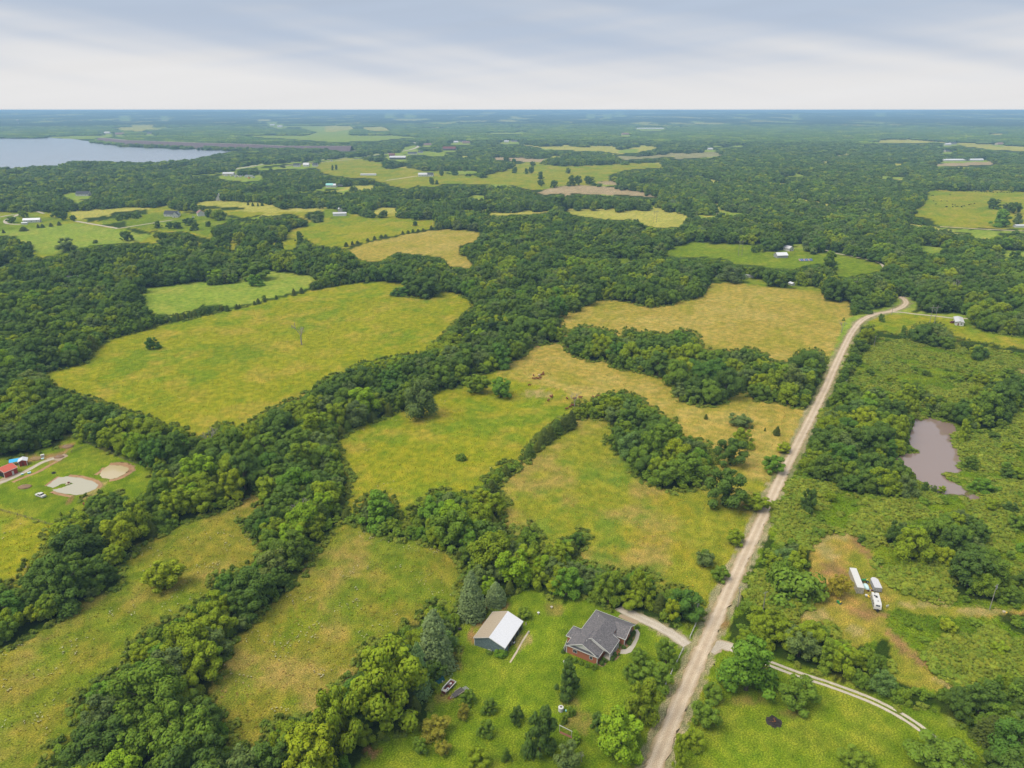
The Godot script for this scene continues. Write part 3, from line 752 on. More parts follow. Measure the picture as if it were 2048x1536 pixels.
func build_ground() -> void:
	var angles := PackedFloat32Array()
	var a := -180.0
	while a < 180.0:
		angles.append(deg_to_rad(a))
		a += 0.21 if absf(a + 0.1) < 50.0 else 7.0
	angles.append(PI)
	var radii := PackedFloat32Array([0.0, 40.0])
	var r := 90.0
	while r < 34000.0:
		radii.append(r)
		r *= 1.0105
	var na := angles.size()
	var nr := radii.size()
	var v := PackedVector3Array()
	var nn := PackedVector3Array()
	var c := PackedColorArray()
	v.resize(na * nr)
	nn.resize(na * nr)
	c.resize(na * nr)
	for i in nr:
		for k in na:
			var x := sin(angles[k]) * radii[i]
			var z := -cos(angles[k]) * radii[i]
			var at := i * na + k
			var p := Vector3(x, terrain(x, z), z)
			v[at] = p
			nn[at] = Vector3.UP
			# field edges wander a little
			var w := Vector3(x + 1.6 * n_mid.get_noise_2d(x * 3.0, z * 3.0), 0.0, z + 1.6 * n_mid.get_noise_2d(x * 3.0 + 70.0, z * 3.0))
			var q := pix(w) if z < -20.0 else Vector2(1024, 1535)
			var kind := kind_at(q)
			if kind == 0 and radii[i] > 1150.0 and radii[i] < 4200.0 and clearing(x, z):
				kind = 7 if n_big.get_noise_2d(x * 0.3, z * 0.3) > 0.0 else 6
			var s := soil(x, z, kind)
			if radii[i] < 800.0:
				s = spotted(x, z, s)
			if radii[i] > 7000.0:
				# beyond the last tree that can be told apart, the canopy itself is the ground
				var open := kind != 0
				if not open and n_big.get_noise_2d(x * 0.10, z * 0.03) > 0.24:
					open = true
					s = soil(x, z, 6 if n_mid.get_noise_2d(x * 0.01, z * 0.01) > 0.0 else 7)
				if not open:
					var lift := hash(at * 7919) % 1000 / 1000.0
					v[at].y += smoothstep(7000.0, 8200.0, radii[i]) * (7.0 + 9.0 * lift)
					s *= 0.75 + 0.6 * (hash(at * 104729) % 1000 / 1000.0)
					s *= 0.9
			c[at] = Color(s.x, s.y, s.z)
	for i in range(2, nr - 1):
		if radii[i] < 6500.0:
			continue
		for k in range(1, na - 1):
			var at := i * na + k
			var up := (v[at + na] - v[at - na]).cross(v[at + 1] - v[at - 1]).normalized()
			nn[at] = up if up.y > 0.0 else -up
	var idx := PackedInt32Array()
	for i in nr - 1:
		for k in na - 1:
			var o := i * na + k
			idx.append(o); idx.append(o + na + 1); idx.append(o + 1)
			idx.append(o); idx.append(o + na); idx.append(o + na + 1)
	var arr := []
	arr.resize(Mesh.ARRAY_MAX)
	arr[Mesh.ARRAY_VERTEX] = v
	arr[Mesh.ARRAY_NORMAL] = nn
	arr[Mesh.ARRAY_COLOR] = c
	arr[Mesh.ARRAY_INDEX] = idx
	var m := ArrayMesh.new()
	m.add_surface_from_arrays(Mesh.PRIMITIVE_TRIANGLES, arr)
	structure("ground", m, M.ground)


# ---------------------------------------------------------------- water

func sheet(points: PackedVector2Array, y: float) -> ArrayMesh:
	# a flat sheet over a pixel outline
	var flat := PackedVector2Array()
	for p in points:
		var g := gp(p.x, p.y)
		flat.append(Vector2(g.x, g.z))
	return sheet_world(flat, y)


func sheet_world(flat: PackedVector2Array, y: float) -> ArrayMesh:
	var idx := Geometry2D.triangulate_polygon(flat)
	var v := PackedVector3Array()
	var n := PackedVector3Array()
	for p in flat:
		v.append(Vector3(p.x, y, p.y))
		n.append(Vector3.UP)
	var arr := []
	arr.resize(Mesh.ARRAY_MAX)
	arr[Mesh.ARRAY_VERTEX] = v
	arr[Mesh.ARRAY_NORMAL] = n
	arr[Mesh.ARRAY_INDEX] = idx
	var m := ArrayMesh.new()
	m.add_surface_from_arrays(Mesh.PRIMITIVE_TRIANGLES, arr)
	return m


func outline(t: String, xy: Array, wander := 0.0) -> PackedVector2Array:
	var out := PackedVector2Array()
	var n := xy.size() / 2
	for k in n:
		var a := Vector2(xy[k * 2], xy[k * 2 + 1])
		var b := Vector2(xy[(k * 2 + 2) % xy.size()], xy[(k * 2 + 3) % xy.size()])
		out.append(tp(t, a.x, a.y))
		if wander > 0.0:
			var side := (b - a).orthogonal().normalized()
			for f in [0.25, 0.5, 0.75]:
				var m: Vector2 = a.lerp(b, f) + side * rng.randf_range(-wander, wander)
				out.append(tp(t, m.x, m.y))
	return out


func build_water() -> void:
	structure("lake_water", sheet(outline("A", [-900, 225, 300, 221, 450, 231, 545, 247, 700, 267, 900, 274, 1100, 284, 1300, 289, 1450, 296, 1350, 307, 1240, 322, 1150, 347, 1080, 354, 1000, 360, 870, 372, 700, 376, 640, 368, 400, 371, 330, 391, 250, 396, 80, 406, 0, 411, -900, 440], 3.0), 0.6), M.lake)
	structure("pond_water", sheet(outline("F", [1410, 640, 1470, 628, 1560, 640, 1640, 672, 1655, 720, 1645, 760, 1670, 820, 1672, 870, 1690, 900, 1680, 950, 1640, 955, 1590, 965, 1620, 1000, 1680, 1030, 1715, 1060, 1700, 1082, 1650, 1080, 1580, 1080, 1530, 1060, 1480, 1060, 1425, 1010, 1415, 960, 1335, 900, 1270, 880, 1350, 845, 1400, 835, 1370, 760, 1395, 690], 5.0), 0.06), M.pond)
	structure("pond_water", sheet(outline("F", [1710, 1085, 1760, 1082, 1800, 1098, 1812, 1112, 1775, 1135, 1740, 1120], 5.0), 0.06), M.pond)
	structure("pond_water", sheet(outline("F", [1790, 1180, 1830, 1192, 1900, 1212, 1950, 1238, 1945, 1258, 1880, 1228, 1800, 1195], 5.0), 0.06), M.pond)
	structure("pond_water", sheet(outline("D", [272, 1030, 300, 1010, 340, 980, 400, 974, 470, 982, 540, 1000, 576, 1022, 560, 1048, 500, 1074, 450, 1084, 380, 1076, 330, 1066, 306, 1052, 360, 1042, 400, 1026, 430, 1016, 405, 1008, 350, 1022, 310, 1042], 2.0), 0.06), M.milk)
	structure("pond_water", sheet(outline("D", [583, 965, 600, 935, 640, 908, 700, 910, 740, 920, 754, 930, 735, 955, 690, 980, 650, 990, 600, 984], 2.0), 0.06), M.milk_tan)


# ---------------------------------------------------------------- roads

func strip(called: String, points: PackedVector2Array, width: float, y: float, edge: Color, mid: Color, track: Color, seed_: int, ragged := 0.35, world := false) -> void:
	var curve := Curve3D.new()
	var pts := []
	for p in points:
		pts.append(Vector3(p.x, 0, p.y) if world else gp(p.x, p.y))
	for k in pts.size():
		var t: Vector3 = (pts[mini(k + 1, pts.size() - 1)] - pts[maxi(k - 1, 0)]) / 6.0
		curve.add_point(pts[k], -t, t)
	var length := curve.get_baked_length()
	var steps := maxi(4, int(length / maxf(1.2, width * 0.28)))
	var rows := [-0.5, -0.42, -0.32, -0.22, -0.1, 0.0, 0.1, 0.22, 0.32, 0.42, 0.5]
	var v := PackedVector3Array()
	var n := PackedVector3Array()
	var c := PackedColorArray()
	var idx := PackedInt32Array()
	for i in steps + 1:
		var at := length * i / steps
		var p := curve.sample_baked(at, true)
		var q := curve.sample_baked(minf(at + 1.0, length), true)
		var q0 := curve.sample_baked(maxf(at - 1.0, 0.0), true)
		var side := (q - q0).normalized().cross(Vector3.UP)
		for k in rows.size():
			var f: float = rows[k]
			if absf(f) > 0.4:
				f += signf(f) * ragged * (0.16 * n_fine.get_noise_2d(at * 1.3 + seed_, f * 40.0) + 0.10 * n_mid.get_noise_2d(at, f * 90.0 + seed_))
			var w := p + side * f * width
			v.append(Vector3(w.x, y, w.z))
			n.append(Vector3.UP)
			var col := edge.lerp(mid, smoothstep(0.5, 0.36, absf(rows[k])))
			col = col.lerp(track, smoothstep(0.16, 0.02, absf(absf(rows[k]) - 0.22)))
			var j := 1.0 + 0.14 * n_mid.get_noise_2d(w.x * 2.0, w.z * 2.0) + 0.12 * n_fine.get_noise_2d(w.x, w.z) + 0.07 * n_mid.get_noise_2d(at * 0.35 + seed_, f * 120.0)
			c.append(Color(col.r * j, col.g * j, col.b * j))
			if i and k:
				var o := i * rows.size() + k
				idx.append(o); idx.append(o - rows.size() - 1); idx.append(o - 1)
				idx.append(o); idx.append(o - rows.size()); idx.append(o - rows.size() - 1)
	var arr := []
	arr.resize(Mesh.ARRAY_MAX)
	arr[Mesh.ARRAY_VERTEX] = v
	arr[Mesh.ARRAY_NORMAL] = n
	arr[Mesh.ARRAY_COLOR] = c
	arr[Mesh.ARRAY_INDEX] = idx
	var m := ArrayMesh.new()
	m.add_surface_from_arrays(Mesh.PRIMITIVE_TRIANGLES, arr)
	structure(called, m, M.road)


func P2(a: Array) -> PackedVector2Array:
	var out := PackedVector2Array()
	for k in range(0, a.size(), 2):
		out.append(Vector2(a[k], a[k + 1]))
	return out


func build_roads() -> void:
	var dirt := Color(0.50, 0.395, 0.285)
	var pale := Color(0.60, 0.50, 0.38)
	var verge := Color(0.32, 0.25, 0.12)
	var gravel := Color(0.50, 0.44, 0.36)
	var grass := Color(0.16, 0.21, 0.03)
	strip("road", ROAD, 5.4, 0.05, verge, dirt, pale, 1, 1.0)
	strip("road", P2([1800, 595, 1812, 593, 1822, 591]), 5.0, 0.045, verge, dirt, pale, 2)
	strip("driveway", P2([1374, 1290, 1350, 1272, 1326, 1258, 1300, 1245, 1272, 1233, 1250, 1222, 1240, 1214]), 4.6, 0.04, Color(0.30, 0.26, 0.14), gravel, Color(0.56, 0.50, 0.42), 3, 1.0)
	strip("driveway", P2([1418, 1302, 1432, 1292, 1446, 1290, 1462, 1296]), 5.0, 0.045, verge, gravel, gravel, 4, 0.8)
	# the two wheel tracks of the drive on the other side of the road
	var ruts := P2([1462, 1296, 1500, 1312, 1550, 1331, 1600, 1350, 1650, 1366, 1700, 1384, 1750, 1404, 1800, 1430, 1840, 1456, 1880, 1488, 1912, 1516, 1950, 1560])
	for s in [-1.0, 1.0]:
		var off := PackedVector2Array()
		for k in ruts.size():
			var g := gp(ruts[k].x, ruts[k].y)
			var g2 := gp(ruts[mini(k + 1, ruts.size() - 1)].x, ruts[mini(k + 1, ruts.size() - 1)].y)
			var g1 := gp(ruts[maxi(k - 1, 0)].x, ruts[maxi(k - 1, 0)].y)
			var w: Vector3 = g + (g2 - g1).normalized().cross(Vector3.UP) * s * 0.95
			off.append(Vector2(w.x, w.z))
		strip("track", off, 1.15, 0.04, Color(0.34, 0.30, 0.18), gravel, Color(0.58, 0.53, 0.45), 6 + int(s), 1.0, true)
	strip("driveway", P2([1745, 628, 1790, 624, 1830, 628, 1870, 632, 1905, 636, 1935, 637]), 3.4, 0.04, grass, gravel, gravel, 9)
	strip("driveway", P2([1868, 593, 1890, 594, 1915, 596]), 3.0, 0.04, grass, gravel, gravel, 10)
	strip("driveway", P2([1770, 540, 1762, 528, 1740, 520, 1700, 512, 1670, 506, 1650, 500]), 3.4, 0.05, grass, gravel, gravel, 11)
	strip("road", P2([1880, 453, 1960, 458, 2048, 462, 2120, 466]), 6.0, 0.06, grass, dirt, pale, 12)
	strip("path", P2([1340, 420, 1395, 423, 1455, 429]), 6.0, 0.06, grass, gravel, gravel, 13)
	strip("road", P2([150, 442, 190, 449, 236, 457]), 6.5, 0.07, grass, gravel, gravel, 14)
	strip("path", P2([236, 457, 262, 453, 300, 447, 345, 440]), 5.0, 0.07, grass, gravel, gravel, 15)
	strip("path", P2([88, 427, 60, 421, 30, 432, 12, 440, 14, 447, 40, 449]), 6.0, 0.07, grass, gravel, gravel, 16)
	strip("path", P2([0, 434, 22, 430, 40, 429]), 6.0, 0.075, grass, gravel, gravel, 17)
	strip("path", P2([350, 392, 400, 398, 430, 401]), 6.0, 0.08, grass, gravel, gravel, 18)
	strip("highway", P2([85, 385, 120, 380, 160, 376]), 12.0, 0.1, grass, gravel, gravel, 19)
	strip("highway", P2([373, 349, 420, 344, 470, 338, 520, 330, 570, 325, 620, 321, 670, 318, 710, 314, 760, 309, 800, 303, 822, 299, 836, 293, 832, 287, 826, 284]), 14.0, 0.12, Color(0.26, 0.28, 0.12), gravel, Color(0.55, 0.52, 0.50), 20)
	strip("highway", P2([558, 334, 600, 328, 660, 323, 720, 317]), 9.0, 0.11, Color(0.26, 0.28, 0.12), gravel, gravel, 21)
	strip("path", P2([772, 361, 800, 357, 835, 352]), 8.0, 0.12, grass, pale, pale, 22)
	# worn ground and walks round the house
	strip("path", P2([1020, 1325, 1032, 1306, 1044, 1284, 1058, 1262]), 0.7, 0.03, Color(0.30, 0.27, 0.10), Color(0.52, 0.46, 0.36), pale, 23, 1.6)
	strip("path", P2([-30, 975, 20, 958, 60, 938, 84, 925, 108, 917]), 3.0, 0.04, grass, gravel, gravel, 24, 0.8)
	var pads := [["D", [0, 990, 60, 960, 105, 948, 130, 955, 70, 990, 0, 1024]], ["D", [270, 870, 380, 840, 400, 855, 340, 885, 290, 880]]]
	var clay := Color(0.36, 0.22, 0.12)
	for e in [[[770, 940, 735, 965, 690, 988, 640, 998], 3.0], [[640, 905, 700, 901, 750, 912, 768, 930, 765, 945], 4.0], [[560, 965, 590, 945, 610, 922], 2.2], [[268, 1030, 300, 1004, 345, 974], 1.6], [[400, 970, 480, 978, 550, 998, 584, 1020, 575, 1042], 2.6], [[300, 1064, 360, 1080, 420, 1090], 2.0], [[75, 1008, 150, 975, 220, 948, 300, 905, 335, 884], 2.2]]:
		var line := PackedVector2Array()
		for k in range(0, e[0].size(), 2):
			line.append(tp("D", e[0][k], e[0][k + 1]))
		strip("clay_bank", line, e[1], 0.02, Color(0.24, 0.22, 0.07), clay, clay * 1.15, 30, 2.2)
	for b in pads:
		structure("bare_ground", sheet(outline(b[0], b[1], 3.0), 0.03), M.tan_pad)


func build_dam() -> void:
	var toe := P2([545, 250, 620, 258, 700, 268, 900, 276, 1100, 285, 1300, 291, 1450, 297, 1650, 299, 1850, 300, 2048, 300])
	var mb := MB.new()
	mb.use_color = true
	var crest := MB.new()
	var last := []
	for k in toe.size():
		var g := gt("A", toe[k].x, toe[k].y)
		var g2 := gt("A", toe[mini(k + 1, toe.size() - 1)].x, toe[mini(k + 1, toe.size() - 1)].y)
		var g1 := gt("A", toe[maxi(k - 1, 0)].x, toe[maxi(k - 1, 0)].y)
		var back := (g2 - g1).normalized().cross(Vector3.UP)
		if back.z > 0.0:
			back = -back
		var h := 25.0 if k < 7 else 20.0
		var row := [g, g + back * 34.0 + Vector3.UP * h, g + back * 46.0 + Vector3.UP * h, g + back * 90.0]
		if k:
			mb.quad(last[0], row[0], row[1], last[1], Color(0.17, 0.115, 0.125))
			crest.quad(last[1], row[1], row[2], last[2])
			mb.quad(last[2], row[2], row[3], last[3], Color(0.12, 0.16, 0.05))
		last = row
	var t := thing("dam_embankment", "long rock-faced dam embankment closing the grey lake", "dam")
	var m := StandardMaterial3D.new()
	m.vertex_color_use_as_albedo = true
	m.roughness = 1.0
	part("rock_face", mb, grained(m, T.weather, 60.0), t)
	part("crest_road", crest, M.concrete, t)


# ---------------------------------------------------------------- trees

var shapes := {}
var trees := []
var far_trees := []
var clumps := []
var grid := {}

func rosette(mb: MB, at: Vector3, out: Vector3, size: float, shade: Color, r: RandomNumberGenerator) -> void:
	# a spray of leaves: four faces round a raised middle
	var s := out.cross(Vector3(r.randf() - 0.5, r.randf() - 0.5, r.randf() - 0.5)).normalized()
	if s.length() < 0.5:
		s = Vector3.RIGHT
	var t := out.cross(s)
	var mid := at + out * size * r.randf_range(0.10, 0.32)
	var rim := []
	for k in 4:
		var q := TAU * (k + r.randf_range(-0.22, 0.22)) / 4.0
		rim.append(at + (s * cos(q) + t * sin(q)) * size * r.randf_range(0.34, 0.66) - out * size * r.randf_range(0.0, 0.12))
	for k in 4:
		var a: Vector3 = rim[k]
		var b: Vector3 = rim[(k + 1) % 4]
		var nn := (a - mid).cross(b - mid).normalized()
		if nn.dot(out) < 0.0:
			nn = -nn
		nn = (nn * 0.75 + out * 0.25).normalized()
		mb.v.append(mid); mb.v.append(b); mb.v.append(a)
		for i in 3:
			mb.n.append(nn)
			mb.c.append(shade)


func blob(mb: MB, at: Vector3, rad: Vector3, r: RandomNumberGenerator, shade: Color, rings := 4, sides := 7) -> void:
	var p := []
	for i in rings + 1:
		var row := []
		var th := PI * i / rings
		for k in sides:
			var ph := TAU * (k + 0.5 * (i % 2)) / sides
			var j := r.randf_range(0.82, 1.08)
			row.append(Vector3(sin(th) * cos(ph), cos(th), sin(th) * sin(ph)) * j)
		p.append(row)
	for i in rings:
		for k in sides:
			var q := [p[i][k], p[i + 1][k], p[i + 1][(k + 1) % sides], p[i][(k + 1) % sides]]
			for tri in [[0, 1, 2], [0, 2, 3]]:
				for e in [tri[0], tri[1], tri[2]]:
					mb.v.append(at + q[e] * rad)
					mb.n.append((q[e] / rad).normalized())
					mb.c.append(shade)


func crown_mesh(seed_: int, R: float, H: float, lobes: int, cards: int, card: float, low: float, widest: float, squash := 1.0) -> ArrayMesh:
	var r := RandomNumberGenerator.new()
	r.seed = seed_
	var mb := MB.new()
	mb.use_color = true
	var list := []
	for k in lobes:
		var f := (k + 0.5) / lobes
		var y := lerpf(low, 0.93, f)                         # height of the lobe, 0..1
		var w := sqrt(maxf(0.0, 1.0 - pow(absf(y - widest) / (1.0 - widest if y > widest else widest - low + 0.32), 2.0)))
		var ang := k * 2.399963 + r.randf_range(-0.5, 0.5)
		var reach := w * r.randf_range(0.45, 0.88)
		if r.randf() < 0.22:
			reach *= 0.35
		var rad := r.randf_range(0.5, 1.32) * (1.62 / sqrt(lobes)) * R * (1.15 - 0.35 * y)
		list.append([Vector3(cos(ang) * reach * R, y * H - rad * 0.35, sin(ang) * reach * R), rad * Vector3(1, 0.86 * squash, 1), r.randf_range(0.86, 1.14)])
	var total := 0.0
	for l in list:
		total += l[1].x * l[1].x
	for l in list:
		var c: Vector3 = l[0]
		var rad: Vector3 = l[1]
		blob(mb, c, rad * 0.74, r, Color(0.80, 0.80, 0.80) * l[2])
		var n := int(cards * rad.x * rad.x / total)
		for k in n:
			var d := Vector3(r.randfn(), r.randfn() + 0.55, r.randfn()).normalized()
			var at := c + d * rad * r.randf_range(0.80, 1.10)
			var inside := false
			for o in list:
				if o != l and ((at - o[0]) / o[1]).length() < 0.78:
					inside = true
					break
			if inside:
				continue
			if at.y < 0.02 * H:
				continue
			var out := (d + Vector3(r.randfn(), r.randfn(), r.randfn()) * 0.28 + Vector3.UP * 0.18).normalized()
			var tone: float = l[2] * r.randf_range(0.62, 1.4)
			rosette(mb, at, out, card * r.randf_range(0.7, 1.3), Color(tone * r.randf_range(0.9, 1.12), tone, tone * r.randf_range(0.85, 1.15)), r)
	for k in mb.v.size():
		mb.v[k] = Vector3(mb.v[k].x / R, mb.v[k].y / H, mb.v[k].z / R)
	for k in mb.n.size():
		mb.n[k] = Vector3(mb.n[k].x * R, mb.n[k].y * H, mb.n[k].z * R).normalized()
	return mb.mesh()


func conifer_mesh(seed_: int, R: float, H: float, tiers: int, per: int, card: float, low: float, round_: float) -> ArrayMesh:
	var r := RandomNumberGenerator.new()
	r.seed = seed_
	var mb := MB.new()
	mb.use_color = true
	for t in tiers:
		var f := (t + 0.5) / tiers
		var y := lerpf(low, 0.99, f)
		var w := R * pow(1.0 - f, round_) * r.randf_range(0.74, 1.12)
		blob(mb, Vector3(0, y * H - 0.02 * H, 0), Vector3(w * 0.46 + 0.05, H / tiers * 0.9, w * 0.46 + 0.05), r, Color(0.8, 0.8, 0.8), 3, 6)
		var n := maxi(4, int(per * (0.25 + w / R)))
		for k in n:
			var q := TAU * (k + r.randf()) / n
			var reach := w * sqrt(r.randf_range(0.22, 1.0))
			var d := Vector3(cos(q), 0.0, sin(q))
			var at := d * reach + Vector3.UP * (y * H - reach * 0.22 + r.randf_range(-0.5, 0.5) * H / tiers)
			if at.y < 0.0:
				continue
			var out := (d * 0.7 + Vector3.UP * 1.2 + Vector3(r.randfn(), r.randfn(), r.randfn()) * 0.25).normalized()
			var tone := r.randf_range(0.74, 1.22)
			rosette(mb, at, out, card * r.randf_range(0.7, 1.3), Color(tone, tone, tone * r.randf_range(0.85, 1.15)), r)
	for k in mb.v.size():
		mb.v[k] = Vector3(mb.v[k].x / R, mb.v[k].y / H, mb.v[k].z / R)
	return mb.mesh()


func trunk_mesh(seed_: int, R: float, H: float) -> ArrayMesh:
	var r := RandomNumberGenerator.new()
	r.seed = seed_
	var mb := MB.new()
	var top := Vector3(r.randf_range(-0.4, 0.4), H * 0.55, r.randf_range(-0.4, 0.4))
	mb.tube(Vector3.ZERO, Vector3(0, H * 0.12, 0), 0.46, 0.34, 8)
	mb.tube(Vector3(0, H * 0.12, 0), top, 0.34, 0.22, 8)
	for k in 6:
		var q := k * 1.05 + r.randf()
		var a := Vector3(0, H * 0.12, 0).lerp(top, r.randf_range(0.4, 1.0))
		var b := a + Vector3(cos(q) * R * 0.55, H * r.randf_range(0.12, 0.26), sin(q) * R * 0.55)
		mb.tube(a, b, 0.16, 0.05, 5)
	for k in mb.v.size():
		mb.v[k] = Vector3(mb.v[k].x / R, mb.v[k].y / H, mb.v[k].z / R)
	return mb.mesh(M.bark)


func snag_mesh(seed_: int, height: float, depth: int) -> ArrayMesh:
	var r := RandomNumberGenerator.new()
	r.seed = seed_
	var mb := MB.new()
	limb(mb, r, Vector3.ZERO, Vector3.UP, height * 0.40, height * 0.030, depth)
	return mb.mesh(M.dead)


func limb(mb: MB, r: RandomNumberGenerator, a: Vector3, d: Vector3, l: float, w: float, depth: int) -> void:
	var b := a + d * l
	mb.tube(a, b, w, w * 0.62, 6)
	if depth <= 0:
		return
	for k in (3 if depth > 1 else 4):
		var q := TAU * (k + r.randf() * 0.7) / 3.0
		var nd := (d + Vector3(cos(q), r.randf_range(-0.1, 0.4), sin(q)) * r.randf_range(0.35, 0.72)).normalized()
		limb(mb, r, b.lerp(a, r.randf() * 0.35), nd, l * r.randf_range(0.5, 0.8), w * 0.55, depth - 1)


const KIND := {
	"d": ["dark_broadleaf_tree", "dark green broadleaf tree", "leaf_dark"],
	"m": ["green_broadleaf_tree", "mid green broadleaf tree", "leaf_mid"],
	"b": ["bright_broadleaf_tree", "bright yellow-green broadleaf tree", "leaf_bright"],
	"g": ["pale_broadleaf_tree", "grey-green loose-crowned tree", "leaf_grey"],
	"c": ["cedar_tree", "dark olive cedar tree", "leaf_cedar"],
	"p": ["pine_tree", "tall bluish pine tree", "leaf_pine"],
	"o": ["fruit_tree", "small olive-leaved fruit tree", "leaf_olive"],
	"u": ["bush", "low rounded green bush", "leaf_mid"],
	"r": ["browned_tree", "tree with browned orange leaves", "leaf_rust"],
}

const PLACE := [
	[1200, 1270, "by the brick house"], [985, 1270, "by the barn with the tan and white roof"], [1090, 1430, "on the lawn near the round water tank"], [800, 1380, "along the lawn edge below the barn"],
	[380, 1380, "in the hedge between the two weedy hayfields"], [610, 1010, "where the hedges of both hayfields meet"], [150, 1150, "in the hedge below the milky ponds"], [50, 870, "behind the red garage"],
	[280, 830, "between the milky ponds and the big pasture"], [90, 660, "in the wood beside the big pasture"], [330, 540, "in the wood behind the small green pasture"], [720, 790, "in the belt under the big pasture"],
	[960, 680, "at the corner of the cattle pasture"], [1000, 540, "in the large wood beyond the big pasture"], [1290, 570, "in the wood above the tan pasture"], [1330, 700, "in the belt below the tan pasture"],
	[1560, 760, "in the belt that meets the dirt road"], [1340, 880, "in the grove over the flowery pasture"], [920, 1060, "in the grove behind the barn"], [1200, 1150, "in the tree line behind the brick house"],
	[1690, 850, "between the dirt road and the brown pond"], [1900, 780, "on the far bank of the brown pond"], [1900, 1110, "in the thicket above the camper"], [1590, 1290, "along the two-track drive"],
	[1440, 1380, "beside the dirt road at the big lawn"], [1960, 1420, "at the low end of the two-track drive"], [1620, 540, "around the white-roofed farm"], [1900, 570, "in the wood past the road bend"],
	[450, 420, "among the far farms"], [100, 440, "among the farms near the lake"], [1000, 380, "out in the valley fields"], [1960, 430, "in the pasture with black cattle"],
	[1500, 420, "in the great wood beyond the farms"], [845, 590, "on the open big pasture"], [1760, 680, "along the road below the bend"], [1640, 1200, "beside the container lot"],
]

